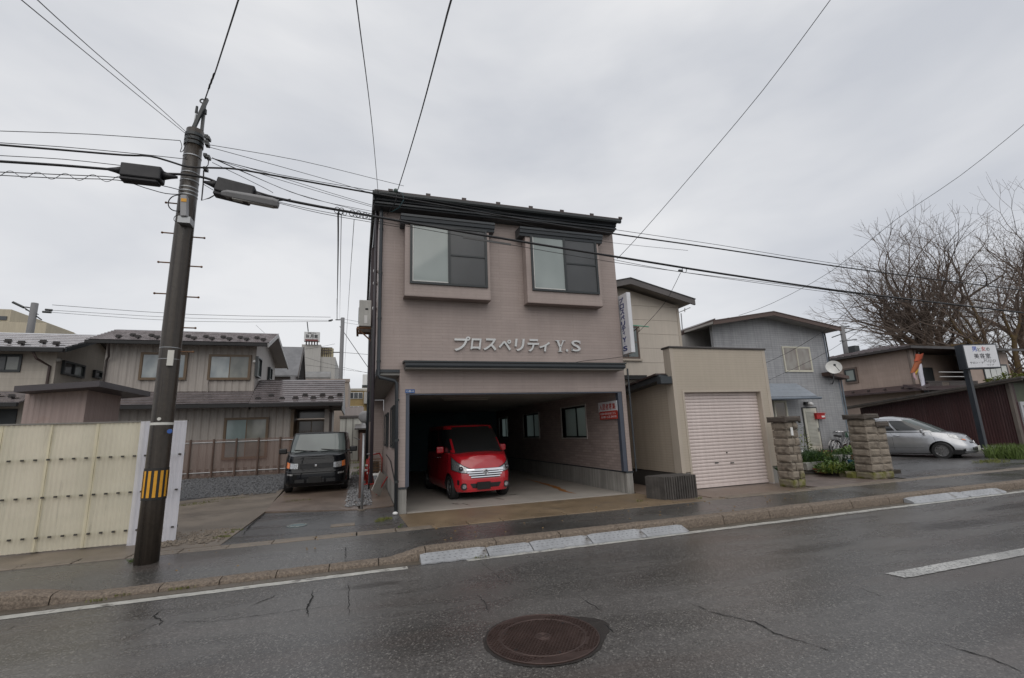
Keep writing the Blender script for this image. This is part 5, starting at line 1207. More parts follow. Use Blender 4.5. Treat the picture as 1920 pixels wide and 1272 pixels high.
sx0_, sx1_, sz0_, sz1_ = wpix(571, 623, 599, 641, YHt-.5)
bx('sign_box', mat('white_board', (.55, .56, .56), .5), bs_, sx0_, sx1_, YHt-.7, YHt-.1, sz0_, sz1_)
bx('red_band', mat('dark_red_band', (.14, .03, .03), .5), bs_, sx0_+.15, sx1_-.15, YHt-.74, YHt-.71, sz0_, sz0_+(sz1_-sz0_)*.2)
for k in range(5): x = sx0_+.2+k*(sx1_-sx0_-.5)/4; MB().box(x, x+.12, YHt-.65, YHt-.2, sz0_-.35, sz0_).build('sign_leg', RAIL, bs_)
W3 = (sx1_-sx0_); H3 = sz1_-sz0_
for k, c_ in enumerate('秋月館'): glyph('character', c_, bs_, BKL, sx0_+W3*(.12+.27*k), sx0_+W3*(.34+.27*k), sz0_+H3*.32, sz0_+H3*.74, lambda u, v, d: (u, YHt-.705-d, v), .03, .01)
glyph('character', '旅館ホテル', bs_, BKL, sx0_+W3*.22, sx0_+W3*.78, sz0_+H3*.82, sz0_+H3*.94, lambda u, v, d: (u, YHt-.705-d, v), .03, .0)
MB().tube([at(578, 622, Y=YHt), at(576, 604, Y=YHt)], .06, 5).build('mast', FRAME, bs_)
# grey gabled house between
Yg = 34
gg = thing('grey_gable_house', 'grey house with a wet gabled roof seen between the corrugated house and the hotel', 'house', at(560, 700, Y=Yg))
pA, pE = at(566, 651, Y=Yg), at(530, 690, Y=Yg); pR = at(572, 700, Y=Yg)
GX = pA.x+.1
yA_, yRg = Yg-2, at(564, 651, X=GX).y
rid = at(564, 651, X=GX); ez = at(566, 700, X=GX)
MB().prism([(Yg-1.6, 0), (Yg-1.6, rid.z-2.0), (Yg, rid.z-.2), (Yg+2.2, rid.z-2.4), (Yg+2.2, 0)], 'x', GX-6, GX-.5).build('wall', mat('pale_grey_wall', (.33, .31, .305), .6, 0, .06), gg)
zR2 = at(564, 651, Y=Yg).z
GRF = mat('wet_light_roof', (.16, .16, .165), .14, 0, .2, 2, 0, .2, 10)
MB().prism([(Yg-2.2, zR2-2.3), (Yg-2.2, zR2-2.2), (Yg, zR2), (Yg+2.4, zR2-2.7), (Yg+2.4, zR2-2.8), (Yg, zR2-.1)], 'x', GX-6, GX).build('roof', GRF, gg)
MB().prism([(Yg-2.2, zR2-2.45), (Yg-2.2, zR2-2.18), (Yg, zR2+.02), (Yg+2.4, zR2-2.68), (Yg+2.4, zR2-2.95), (Yg, zR2-.25)], 'x', GX+.001, GX+.06).build('verge_board', RAIL, gg)
wv = at(556, 682, X=GX-.48); MB().box(GX-.5, GX-.46, wv.y-.2, wv.y+.35, wv.z-.9, wv.z+.3).build('window', WHITEP, gg)
# beige low block with parapet, yellow block, white block and tanks
b1, *_r = stack('beige_block', 'beige flat-roofed block behind the porch roof', 'building', 40, ((560, 711), (651, 800)), (.33, .28, .24), 9)
bx('parapet', mat('beige_parapet', (.28, .23, .20), .6), b1, _r[0]-.1, _r[1]+.1, 39.9, 40.2, _r[2]-.25, _r[2])
b2_, x0, x1, zt_, _m = stack('ochre_block', 'ochre three-storey block with dark strip windows in the gap beside the pink building', 'building', 75, ((655, 729), (700, 850)), (.40, .29, .13), 12)
bx('parapet', mat('pale_parapet', (.45, .43, .38), .6), b2_, x0-.1, x1+.2, 74.8, 75.3, zt_-.35, zt_)
for (r0, r1, n_) in (((655, 736), (680, 748), 3), ((655, 762), (680, 768), 3), ((684, 736), (696, 748), 2)):
    a, b_, c_, d_ = wpix(*r0, *r1, 75); bx('window_band', WHITEP, b2_, a, b_, 74.9, 74.99, c_, d_)
    for k in range(n_): bx('pane', GL_DARK, b2_, a+(b_-a)*k/n_+.05, a+(b_-a)*(k+1)/n_-.05, 74.85, 74.895, c_+.08, d_-.08)
p = at(690, 745, Y=74); bx('balcony', hm, b2_, p.x-.6, p.x+1, 73.8, 74.9, at(690, 757, Y=74).z, at(690, 735, Y=74).z)
b3, x0, x1, zt_, _m = stack('white_box_building', 'white windowless box building beside the far grey pole', 'building', 30, ((638, 784), (676, 850)), (.52, .52, .48), 5)
bx('roof_edge', GREYM, b3, x0-.05, x1+.05, 29.9, 35, zt_, zt_+.12)
for px in (648, 661): x = at(px, 800, Y=29.9).x; bx('joint', GREYM, b3, x, x+.03, 29.97, 29.999, .3, zt_)
b4, x0, x1, zt_, _m = stack('grey_box_building', 'small grey box building half hidden behind the white one', 'building', 36, ((645, 764), (680, 850)), (.36, .32, .31), 4)
wt = thing('rooftop_tank', 'white rooftop tank above the ochre block', 'tank', at(685, 722, Y=76))
a, b_, c_, d_ = wpix(680, 703, 694, 723, 76); bx('tank', WHITEP, wt, a, b_, 75.5, 77, c_, d_); bx('tank_base', FRAME, wt, a-.05, b_+.05, 75.4, 77.1, c_-.3, c_-.002)
d2 = thing('small_dish', 'pale grey dish aerial low in the gap beside the pink building', 'dish', at(684, 782, Y=26))
p = at(684, 782, Y=26); MB().sph(p, .32, 16, 8, (1, .25, 1)).build('reflector', mat('grey_dish', (.30, .30, .31), .5), d2, smooth=True); MB().tube([p+Vector((0, .1, 0)), p+Vector((.1, .3, -.5)), (p.x+.1, 26.3, .3)], .03, 6).build('mount', FRAME, d2)
sh2 = thing('brown_hut', 'small dark brown hut with a tin roof at the end of the side path', 'hut', at(690, 810, Y=28))
a, b_, c_, d_ = wpix(672, 806, 712, 850, 28); bx('wall', mat('brown_board', (.10, .06, .05), .7, 0, .2), sh2, a, b_, 28, 31, .2, d_); MB().prism([(27.7, d_), (27.7, d_+.08), (31, d_+.5), (31, d_+.4)], 'x', a-.2, b_+.2).build('roof', GREYM, sh2)
# far left block
b5, x0, x1, zt_, _m = stack('beige_far_block', 'beige building with a stepped roof far off at the left edge', 'building', 60, ((-120, 600), (82, 640)), (.47, .42, .32), 14)
bx('upper_storey', _m, b5, x0, at(15, 580, Y=60).x, 60.5, 72, zt_-1, at(10, 578, Y=60).z)
bx('window', GL_DARK, b5, x0, at(6, 600, Y=60).x, 60.4, 60.49, at(3, 600, Y=60.4).z, at(3, 593, Y=60.4).z)
# a row of low roofs and sheds closing the skyline between things (rear of the lots)
# ================================================================== utility pole on the footway
def pole_conc():
    m, t, b = newmat('wet_pole_concrete'); v = coords(t)
    g = t.nodes.new('ShaderNodeTexCoord'); sp = t.nodes.new('ShaderNodeSeparateXYZ'); t.links.new(g.outputs['Object'], sp.inputs[0])
    n = noise_(t, coords(t, (14, 14, .25)), 1.2, 5, .65); c = ramp(t, n, .35, (.020, .015, .011), .68, (.054, .043, .033))
    n2 = noise_(t, v, 22, 4, .7); f = ramp(t, n2, .3, .75, .7, 1.2); c = mixc(t, 1.0, c, f, 'MULTIPLY')
    t.links.new(c, b.inputs['Base Color']); rr = ramp(t, n, .4, .25, .7, .55); t.links.new(rr, b.inputs['Roughness']); bump(t, n2, b, .4, .006); return m
PC = pole_conc()
pbx, pby = -2.62, 7.72
up = thing('utility_pole', 'dark wet concrete utility pole with a yellow and black guard on the footway', 'utility pole', (pbx, pby, 0))
PT = 6.36
def prad(z): return .138-.0030*z
def PX(z): return pbx+.02*z/6.3
MB().tube([(PX(z), pby, z) for z in (-.3, 1, 2, 3, 4, 5, PT)], [prad(z) for z in (-.3, 1, 2, 3, 4, 5, PT)], 32).build('shaft', PC, up, smooth=True)
GYEL = mat('worn_yellow', (.62, .30, .02), .5, 0, .15, 9); GBLK = mat('guard_black', (.015, .014, .013), .5)
z0, z1 = at(300, 936, Y=pby).z, at(300, 877, Y=pby).z
r_ = prad((z0+z1)/2)
m_ = MB(); m_.tube([(PX(1), pby, z0), (PX(1), pby, z1)], [prad(z0)+.006, prad(z1)+.006], 32); m_.build('guard_sleeve', GBLK, up, smooth=False)
for i in range(13):
    q = 2*math.pi*(i+.35)/13; dq = .125; vs = []
    for z in (z0+.035, z1-.035):
        for s in (-dq, -dq/2, 0, dq/2, dq):
            for rr in (r_+.009,): vs.append((PX(1)+rr*math.cos(q+s), pby+rr*math.sin(q+s), z))
    MB().add(vs, [(k, k+1, k+6, k+5) for k in range(4)]).build('yellow_stripe', GYEL, up)
BAND = mat('white_band', (.55, .54, .50), .5, 0, .1)
def band(z, h=.03, m=None, e=.004): MB().tube([(PX(z), pby, z), (PX(z), pby, z+h)], [prad(z)+e]*2, 24).build('band', m or BAND, up, smooth=False)
zb_ = at(315, 796, Y=pby).z; band(zb_-.01, .035)
for py in (655, 676): band(at(350, py, Y=pby).z, .008, STEEL)
for py in (298, 330, 345, 358, 365, 372): band(at(365, py, Y=pby).z, .018, STEEL)
for py in (260, 268, 276): band(at(365, py, Y=pby).z, .05, FRAME, .012)
p0, p1 = at(311, 657, Y=pby-.14), at(330, 686, Y=pby-.14); MB().box(p0.x+.03, p0.x+.105, pby-.155, pby-.135, p1.z, p0.z).build('number_plate', BAND, up)
p0 = at(318, 809, Y=pby-.16); MB().cyl((p0.x, pby-.165, p0.z), (p0.x, pby-.14, p0.z), .03, n=12).build('blue_tag', mat('blue_tag', (.02, .08, .30), .4), up)
p0 = at(299, 786, Y=pby-.13); MB().cyl((p0.x, pby-.15, p0.z), (p0.x, pby-.12, p0.z), .022, n=12).build('white_tag', BAND, up)
for i, (pya, s) in enumerate(((440, -1), (444, 1), (495, -1), (499, 1), (557, 1), (553, -1), (615, 1), (660, 1), (384, -1))):
    z = at(350, pya, Y=pby).z; r = prad(z); MB().tube([(PX(z)+s*r*.9, pby, z), (PX(z)+s*(r+.15), pby, z), ], .010, 6).sph((PX(z)+s*(r+.15), pby, z), .017, 8, 5).build('step_bolt', RUST, up)
# head gear: steel angle bracket with the strain wire, clamps and insulators
m_ = MB(); zt_ = at(372, 248, Y=pby).z
apx = at(382, 188, Y=pby); 
m_.obox(((at(366, 246, Y=pby-.1)+apx)/2), (.045, .05, (at(366, 246, Y=pby-.1)-apx).length), Matrix.Rotation(math.radians(14), 3, 'Y'))
m_.obox(((at(381, 246, Y=pby)+apx)/2), (.04, .04, (at(381, 246, Y=pby)-apx).length), Matrix.Rotation(math.radians(0), 3, 'Y')); m_.build('head_bracket', FRAME, up)
MB().torus(at(380, 190, Y=pby), .035, .012, (0, 1, 0), 14, 6).build('eye_ring', FRAME, up)
MB().tube([at(361, 250, Y=pby), at(368, 212, Y=pby)], .012, 6).build('lightning_rod', STEEL, up)
MB().cyl(at(368, 212, Y=pby), at(369.5, 200, Y=pby), .022, .018, 10).build('insulator', FRAME, up)
MB().cyl(at(384, 214, Y=pby), at(385.5, 206, Y=pby), .028, .02, 10).build('insulator', FRAME, up)
for px, py in ((357, 254), (388, 258), (391, 261), (354, 262), (388, 268), (389, 272), (386, 293), (391, 296), (352, 296), (386, 318), (351, 312), (360, 318)):
    MB().obox(at(px, py, Y=pby-.06), (.05, .10, .045)).build('clamp', FRAME, up)
# antenna box with the yellow label and its loop of cable
p0 = at(346, 388, Y=pby-.2)
MB().obox(p0, (.085, .10, .34), Matrix.Rotation(math.radians(-5), 3, 'Y')).build('equipment_box', mat('grey_equipment', (.30, .30, .31), .5), up, bevel=.01)
MB().obox(p0+Vector((0, -.055, .08)), (.07, .004, .05)).build('yellow_label', GYEL, up)
m_ = MB(); c = at(333, 381, Y=pby-.12); m_.torus(c, .13, .008, (.2, 1, 0), 28, 6); m_.build('cable_loop', RUBCAB, up)
MB().torus(at(333, 410, Y=pby-.1), .055, .005, (.3, 1, 0), 20, 5).build('cable_loop', RUBCAB, up)
MB().obox(at(349, 417, Y=pby-.12), (.16, .2, .10)).build('mounting_collar', STEEL, up)
MB().tube([at(382, 320, Y=pby-.1), at(381, 345, Y=pby-.1), at(378, 376, Y=pby-.1), at(392, 372, Y=pby-.1), at(410, 362, Y=pby-.1)], .010, 6).build('drop_cable', RUBCAB, up)
MB().tube([at(392, 297, Y=pby-.1), at(390, 310, Y=pby-.1), at(384, 316, Y=pby-.1)], .007, 5).build('drop_cable', RUBCAB, up)
MB().tube([at(380, 345, Y=pby-.1), at(400, 357, Y=pby-.1)], .005, 5).build('drop_cable', RUBCAB, up)

# ---- cables. Each run hangs in the upright plane of the pole line or runs to the house it serves
def wire(label, pix, r, Y=None, Ys=None, name='cable', m=None, group=None, sub=3, cat='cable'):
    P = [at(px, py, Y=(Ys[i] if Ys else Y)) for i, (px, py) in enumerate(pix)]
    # Catmull-Rom through the surveyed points
    Q = []
    n_ = len(P)
    for i in range(n_-1):
        p0, p1, p2, p3 = P[max(i-1, 0)], P[i], P[i+1], P[min(i+2, n_-1)]
        for k in range(sub):
            t = k/sub; Q.append(.5*((2*p1)+(-p0+p2)*t+(2*p0-5*p1+4*p2-p3)*t*t+(-p0+3*p1-3*p2+p3)*t**3))
    Q.append(P[-1])
    o = MB().tube(Q, r, 6).build(name, m or RUBCAB, None, smooth=True)
    return tag(o, label, cat, group)
Yp = pby-.16
hang = []
up_pix = [(-60, 266), (0, 272), (110, 281), (230, 291), (280, 293), (318, 303), (352, 313), (395, 315), (440, 317), (500, 327), (600, 345), (700, 363), (850, 389), (1000, 415), (1160, 440), (1350, 467), (1570, 500), (1760, 525), (1920, 545), (2050, 562)]
low_pix = [(-60, 299), (0, 303), (110, 310), (220, 319)]
wire('thick black cable, upper of the two running along the whole street', up_pix, .014, Yp, group=None)
wire('thin support wire strung just above the upper thick cable', [(-60, 262), (0, 268), (120, 276), (240, 287), (352, 299)], .005, Yp)
wire('thin support wire above the upper thick cable from the pole rightward', [(397, 297), (520, 327), (700, 358), (1000, 408), (1160, 432), (1350, 460), (1570, 495), (1920, 541)], .005, Yp)
wire('thick black cable entering the left splice box', low_pix, .018, Yp)
wire('thick black cable bridging the two splice boxes across the pole', [(308, 326), (350, 328), (385, 334), (404, 341)], .018, Yp)
wire('thick black cable leaving the right splice box, lower of the two along the street', [(478, 360), (520, 372), (600, 388), (640, 395), (700, 406), (850, 432), (1000, 457), (1200, 489), (1350, 513), (1570, 545), (1760, 568), (1920, 587), (2050, 603)], .021, Yp)
wire('thin wire running level from the left edge to the pole collar', [(-60, 243), (0, 246), (170, 252), (338, 264)], .005, Yp)
wire('thin wire dropping in a loop by the pole collar', [(338, 264), (341, 275), (338, 285), (344, 282), (350, 268), (355, 262)], .005, Yp)
wire('thin wire between the two thick cables left of the pole', [(-60, 287), (0, 292), (120, 299), (230, 311)], .005, Yp)
wire('thin wire, upper of the pair hung below the thick cables at left', [(-60, 320), (0, 323), (120, 328), (228, 334), (320, 352), (345, 360)], .006, Yp)
wire('thin wire, lower of the pair hung below the thick cables at left', [(-60, 326), (0, 329), (100, 334), (220, 338), (270, 352), (310, 363), (342, 365)], .006, Yp)
sp_ = [(-20+ i*7.0, 326+(-20+i*7)*.045+6*math.sin(i*.85)) for i in range(36)]
wire('thin wire wound loosely round the pair below the thick cables', sp_, .004, Yp+.01, sub=2)
# splice closures hung on the lower cable
CB_ = mat('black_closure_plastic', (.010, .010, .013), .5, 0, .12, 6)
def closure(a, b_, label, hh):
    p, q = at(*a, Y=Yp), at(*b_, Y=Yp); t = thing('splice_box', label, 'cable box', (p+q)/2); d = (q-p); L = d.length; ang = -math.atan2(d.z, d.x); R = Matrix.Rotation(ang, 3, 'Y'); c = (p+q)/2
    MB().obox(c, (L, .20, hh), R).build('case', CB_, t, bevel=.02, seg=2); MB().obox(c+R @ Vector((-.02, 0, -hh*.58)), (L*.94, .15, hh*.28), R).build('lower_tray', CB_, t, bevel=.015)
    MB().obox(c+R @ Vector((-.0, .03, hh*.56)), (L*.8, .10, hh*.10), R).build('top_cover', CB_, t)
    for s in (-1, 1): 
        e = c+R @ Vector((s*L/2, 0, hh*.05)); MB().tube([e, e+R @ Vector((s*.09, 0, 0)), e+R @ Vector((s*.18, 0, 0))], [.07, .04, .02], 10).build('cable_gland', CB_, t, smooth=True)
    return t
closure((230, 322), (306, 331), 'black splice box on the thick cable left of the pole', .21)
closure((407, 349), (477, 367), 'black splice box on the thick cable right of the pole, above the street lamp', .235)
# street lamp under the right box
sl_ = thing('street_lamp', 'long grey street lamp slung under the splice box right of the pole', 'street lamp', at(468, 376, Y=Yp))
p, q = at(415, 364, Y=Yp-.05), at(522, 385, Y=Yp-.05); d = q-p; R = Matrix.Rotation(-math.atan2(d.z, d.x), 3, 'Y'); L = d.length; ce = (p+q)/2; secs = []
vs = []; prof = [(-.085, .02), (-.07, .05), (.07, .05), (.085, .02), (.055, -.035), (-.055, -.035)]
for s, k in ((-L/2, .55), (-L/2+.08, .9), (0, 1.05), (L/2-.08, 1.1), (L/2, .9)):
    for (y_, z_) in prof: vs.append(ce+R @ Vector((s, y_*k, z_*k*1.35)))
m_ = MB().add(vs, [(i*6+k, i*6+(k+1) % 6, (i+1)*6+(k+1) % 6, (i+1)*6+k) for i in range(4) for k in range(6)]+[tuple(range(6)), tuple(range(29, 23, -1))]); m_.build('housing', mat('grey_lamp_housing', (.20, .20, .205), .45, 0, .08), sl_, bevel=.008)
MB().obox(ce+R @ Vector((.05, 0, -.05)), (L*.72, .085, .012), R).build('diffuser', mat('dull_diffuser', (.33, .33, .31), .35), sl_)
MB().tube([at(410, 362, Y=Yp), at(440, 372, Y=Yp-.03), at(520, 377, Y=Yp), at(545, 374, Y=Yp)], .010, 6).build('hanger', RUBCAB, sl_)
# fan of service wires from the pole to the corner of the building and beyond
tgt = [((393, 272), (560, 301), (700, 335), (757, 349), 9.3), ((388, 275), (520, 311), (640, 345), (706, 366), 9.4), ((398, 296), (470, 328), (560, 365), (700, 402), 9.4), ((398, 297), (480, 333), (580, 372), (705, 398), 9.4),
       ((398, 297), (500, 330), (600, 360), (697, 388), 9.4), ((398, 297), (500, 325), (620, 362), (697, 385), 9.4), ((398, 305), (450, 330), (500, 355), (512, 362), 7.7), ((522, 379), (600, 396), (690, 412), (760, 424), 7.6), ((522, 381), (600, 400), (690, 416), (760, 428), 7.6)]
fanl = ['topmost wire of the fan, ending on the roof edge', 'second wire of the fan from the top, ending at the roof corner', 'third wire of the fan, crossing the upper thick cable early', 'steepest wire of the fan, reaching the corner lowest', 'dark fan wire ending just below the eave corner', 'fan wire ending beside the one below the eave corner', 'short wire of the fan ending at the street lamp', 'upper of two thin wires leaving the street lamp to the right', 'lower of two thin wires leaving the street lamp to the right']
gl = 'thin service wires fanning out from the pole to the pink building'
for i, (a, b_, c_, d_, Ye) in enumerate(tgt):
    wire(fanl[i], [a, b_, c_, d_], .0045, Ys=[Yp, Yp+(Ye-Yp)*.35, Yp+(Ye-Yp)*.75, Ye], group=gl)
wire('thin wire across the front of the pink building, over its bay windows', [(706, 372), (880, 398), (1100, 447), (1170, 458), (1290, 470)], .004, Ys=[9.3, 9.2, 9.0, 8.6, 8.2])
wire('thin wire pair lower across the front of the building, running to the right', [(760, 424), (900, 449), (1100, 484), (1290, 512), (1570, 547), (1920, 600)], .005, Ys=[7.6]*6)
wire('slack thin wire hanging just below the lower thick cable at right', [(1150, 487), (1250, 506), (1400, 528), (1560, 549), (1740, 572), (1920, 607)], .005, 7.5)
# wooden cable marker strip in front of the first bay
mk = MB().prism([(0, 0), (.92, 0), (.92, .045), (0, .045)], 'y', -.01, .01)
p, q = at(868, 445, Y=7.55), at(958, 459, Y=7.55); d = q-p
o = MB().obox((p+q)/2, (d.length, .015, .035), Matrix.Rotation(-math.atan2(d.z, d.x), 3, 'Y')).build('cable_marker', mat('grey_marker', (.07, .07, .07), .6)); tag(o, 'dark flat marker strip clipped under the cable before the left bay window', 'marker')
# tangle of clamps on the lower cable left of the building
for i, px in enumerate((632, 640, 660, 672, 684, 694)):
    p = at(px, 396+(px-640)*.19, Y=Yp); o = MB().torus(p, .05, .006, (.5, 1, .3), 14, 5).torus(p+Vector((.05, 0, -.03)), .035, .005, (-.4, 1, .2), 12, 5).build('cable_clamp', FRAME); tag(o, ['first wire clamp left of the building corner, where the vertical cables drop', 'second wire clamp, just right of the vertical cable drop', 'third wire clamp in the tangle left of the building', 'fourth wire clamp in the tangle left of the building', 'fifth wire clamp, near the building corner', 'wire clamp nearest the building corner'][i], 'clamp', 'clamps on the lower thick cable')
o = MB().torus(at(1283, 507, Y=Yp), .05, .007, (.2, 1, .1), 14, 5).obox(at(1276, 508, Y=Yp), (.09, .04, .04)).build('cable_clamp', FRAME); tag(o, 'wire clamp on the thick cable above the tan garage', 'clamp')
# overhead wires crossing the street toward the camera side
wire('thin wire crossing overhead to the left end of the roof edge', [(664, -60), (668, 0), (690, 170), (700, 260), (709, 362)], .005, Ys=[2.7, 3.0, 5.0, 6.6, 9.35])
wire('thick wire crossing overhead to the insulator on the roof edge', [(868, -60), (846, 0), (822, 90), (790, 210), (762, 305), (746, 356)], .009, Ys=[2.9, 3.2, 4.2, 6.0, 8.0, 9.3])
wire('thick overhead wire descending from top right to the right side of the pink building', [(1600, -60), (1557, 0), (1430, 170), (1300, 325), (1200, 440), (1157, 486)], .0065, Ys=[4.2, 4.6, 6.0, 7.6, 9.2, 10.0])
wire('thick overhead wire descending from the right edge to the blue house roof', [(1990, 170), (1920, 234), (1800, 330), (1680, 412), (1560, 508), (1450, 568), (1385, 592)], .008, Ys=[6.0, 6.6, 8.0, 9.6, 11.8, 13.4, 14.4])
wire('service wire from the cable clamp down to the cream house window', [(1276, 512), (1245, 570), (1205, 615), (1194, 626)], .006, Ys=[7.56, 9.4, 11.6, 12.3])
wire('service wire slanting down in front of the blue house, upper', [(1625, 545), (1560, 610), (1480, 660), (1415, 690)], .006, Ys=[7.7, 10, 12.5, 14.8])
wire('service wire slanting down in front of the blue house, lower', [(1700, 560), (1560, 655), (1470, 700), (1420, 722)], .005, Ys=[7.7, 11, 13.4, 14.9])
wire('twisted guy wire rising from the pole head over the street', [(384, 188), (392, 165), (402, 140), (415, 100), (447, 0), (465, -60)], .009, Ys=[7.6, 7.2, 6.8, 6.1, 4.8, 4.2])
wr_ = [(391+i*1.25, 167-i*3.3+1.5*math.sin(i*2.2)) for i in range(10)]
wire('spiral grip on the lower end of the guy wire', wr_, .013, Ys=[7.2-.05*i for i in range(10)], sub=2)
wire('thin paired overhead wire from top left to the pole collar, left one', [(20, -20), (40, 0), (150, 90), (260, 180), (352, 254)], .004, Ys=[3.4, 3.6, 4.8, 6.2, 7.6])
wire('thin paired overhead wire from top left to the pole collar, right one', [(52, -20), (70, 0), (175, 95), (285, 190), (358, 256)], .004, Ys=[3.5, 3.7, 4.9, 6.3, 7.6])
wire('pale wire sagging from the projecting sign across the wall above the canopy', [(1182, 667), (1140, 673), (1095, 677), (1075, 681)], .006, Ys=[9.6, 9.7, 9.75, 9.79])
wire('service cable pair dropping back to the far grey pole, left', [(634, 400), (634, 460), (633, 530), (632, 596)], .014, Ys=[7.7, 9.6, 15, 44.5])
wire('service cable pair dropping back to the far grey pole, right', [(640, 402), (639, 460), (638, 530), (637, 600)], .006, Ys=[7.7, 9.6, 15, 44.5])
wire('thin wire dropping back between the buildings', [(664, 412), (660, 470), (654, 560), (645, 705)], .005, Ys=[7.7, 9.2, 13, 40])
# insulators and coiled wire on the roof edge
ri = thing('roof_insulator', 'porcelain knob and coiled green wire on the left part of the roof edge', 'insulator', at(746, 362, Y=9.35))
MB().sph(at(742, 358, Y=9.35), .05, 10, 6).obox(at(735, 362, Y=9.4), (.12, .06, .06)).build('knob', mat('dull_green_insulator', (.06, .09, .08), .4), ri)
MB().tube([at(746, 360, Y=9.33), at(755, 362, Y=9.28), at(757, 375, Y=9.26), at(748, 390, Y=9.3), at(735, 397, Y=9.5), at(728, 398, Y=9.78)], .009, 6).build('coil', mat('dark_teal_wire', (.01, .05, .06), .45), ri, smooth=True)
MB().tube([at(744, 362, Y=9.33), at(742, 378, Y=9.3), at(732, 394, Y=9.5), at(726, 402, Y=9.78)], .009, 6).build('coil', RUBCAB, ri, smooth=True)

# ---- smaller far poles
def farpole(px, py0, py1, Y, r, label, arms=(), name='far_pole'):
    t = thing(name, label, 'utility pole', at(px, py1, Y=Y)); a, b_ = at(px, py0, Y=Y), at(px, py1, Y=Y)
    MB().tube([(b_.x, Y, b_.z), (b_.x, Y, a.z)], [r*1.15, r], 12).build('shaft', mat('grey_pole_concrete', (.17, .17, .175), .7, 0, .1) if 'grey_pole_concrete' not in bpy.data.materials else bpy.data.materials['grey_pole_concrete'], t, smooth=True)
    for (p, q, rr) in arms: MB().tube([at(*p, Y=Y), at(*q, Y=Y)], rr, 6).build('cross_arm', FRAME, t)
    return t
farpole(634, 596, 840, 45, .17, 'slim grey pole standing behind the porch of the corrugated house', [((629, 600), (640, 600), .05), ((616, 602), (624, 600), .08), ((624, 661), (640, 661), .05), ((632, 560), (632, 600), .03)])
farpole(43, 568, 700, 45, .22, 'grey pole with a slanted cross-arm behind the cream roof at far left', [((24, 567), (45, 577), .10), ((45, 577), (78, 600), .05), ((48, 581), (72, 590), .04), ((48, 576), (60, 578), .05), ((85, 581), (98, 582), .09), ((80, 585), (96, 586), .09)])
farpole(1592, 612, 690, 32, .20, 'brownish pole standing between the blue and the brown house', [((1560, 633), (1602, 618), .05), ((1575, 640), (1606, 637), .05), ((1578, 614), (1592, 612), .06)])
pth = [([(98, 572), (360, 590), (620, 595)], .03), ([(98, 582), (360, 597), (616, 601)], .025), ([(98, 586), (360, 603), (622, 603)], .025), ([(637, 597), (690, 607)], .02), ([(638, 604), (690, 612)], .02), ([(640, 661), (690, 665)], .03), ([(480, 610), (550, 663), (690, 700)], .02), ([(637, 612), (692, 692)], .05), ([(560, 683), (690, 699)], .02), ([(500, 641), (560, 656), (628, 645)], .02)]
fl = ['topmost of three distant wires above the corrugated roof', 'middle one of three distant wires above the corrugated roof', 'lowest of three distant wires above the corrugated roof', 'distant wire from the slim grey pole to the right, upper', 'distant wire from the slim grey pole to the right, just below the upper one', 'distant wire level with the middle clamp of the slim grey pole', 'distant wire slanting behind the grey gabled roof', 'dark stay wire slanting down right from the slim grey pole', 'faint distant wire low behind the porch roof', 'faint wire crossing in front of the hotel tower']
for (pix, r), fll in zip(pth, fl): wire(fll, pix, r*.6, 45, group='distant wires strung between the far poles')
# ================================================================== cars
def paint(name, c, metal=0.0, rough=.22, coat=1.0):
    m, t, b = newmat(name); v = coords(t); n = noise_(t, v, 2.5, 4, .6)
    t.links.new(ramp(t, n, .35, mul(c, .88), .7, mul(c, 1.08)), b.inputs['Base Color']); b.inputs['Metallic'].default_value = metal
    b.inputs['Roughness'].default_value = rough; b.inputs['Coat Weight'].default_value = coat; b.inputs['Coat Roughness'].default_value = .03
    vo = N(t, 'ShaderNodeTexVoronoi', Scale=170); t.links.new(v, vo.inputs['Vector']); f = ramp(t, vo.outputs['Distance'], .15, 1.0, .35, 0.0); bump(t, f, b, .05, .002)
    return m
TYRE = mat('tyre_rubber', (.014, .014, .015), .7, 0, .15, 8)
RIMM = mat('alloy_rim', (.38, .38, .39), .28, .85, .1)
RIMB = mat('dark_alloy_rim', (.10, .10, .105), .3, .7, .1)
CGL = glass('car_glass', (.012, .014, .015), .02, .9, 1.0)
CGLL = glass('car_glass_sheen_tint', (.07, .09, .09), .02, .9, 1.0, (.13, .16, .155))  # paler base colour stands in for sky reflected in the windscreen
TRIMB = mat('black_car_trim', (.012, .012, .013), .4, 0, .08)
LENS = mat('clear_lamp_lens', (.36, .37, .38), .08, .55, .6, 28, coat=1.0)
AMBER = mat('amber_lens', (.75, .20, .04), .15, 0, .1, coat=1.0)
PLATE = mat('blank_plate_dark', (.004, .004, .004), .6)

class Shell:
    """car skin: level rings with rounded-square plan; th runs round the car, 0 = nose, + = car's left"""
    def __init__(s, uf, ur, nf=4.5, nr=5.0):
        s.uf, s.ur, s.nf, s.nr = uf, ur, nf, nr            # functions of t: front, rear ends
    def P(s, th, t, W, Z, uf=None, ur=None):
        uf = uf if uf is not None else s.uf(t); ur = ur if ur is not None else s.ur(t)
        uc = (uf+ur)/2; c, sn = math.cos(th), math.sin(th)
        n_ = s.nf if c > 0 else s.nr
        r = 1/((abs(c)**n_+abs(sn)**n_)**(1/n_)); a = uf-uc if c > 0 else uc-ur
        u = uc+a*r*c; return u, W*r*sn
def lerpf(pts):
    def f(x):
        if x <= pts[0][0]: return pts[0][1]
        for (a, b_), (c, d) in zip(pts, pts[1:]):
            if x <= c:
                k = (x-a)/(c-a); k = k*k*(3-2*k) if len(pts) > 3 else k
                return b_+(d-b_)*k
        return pts[-1][1]
    return f
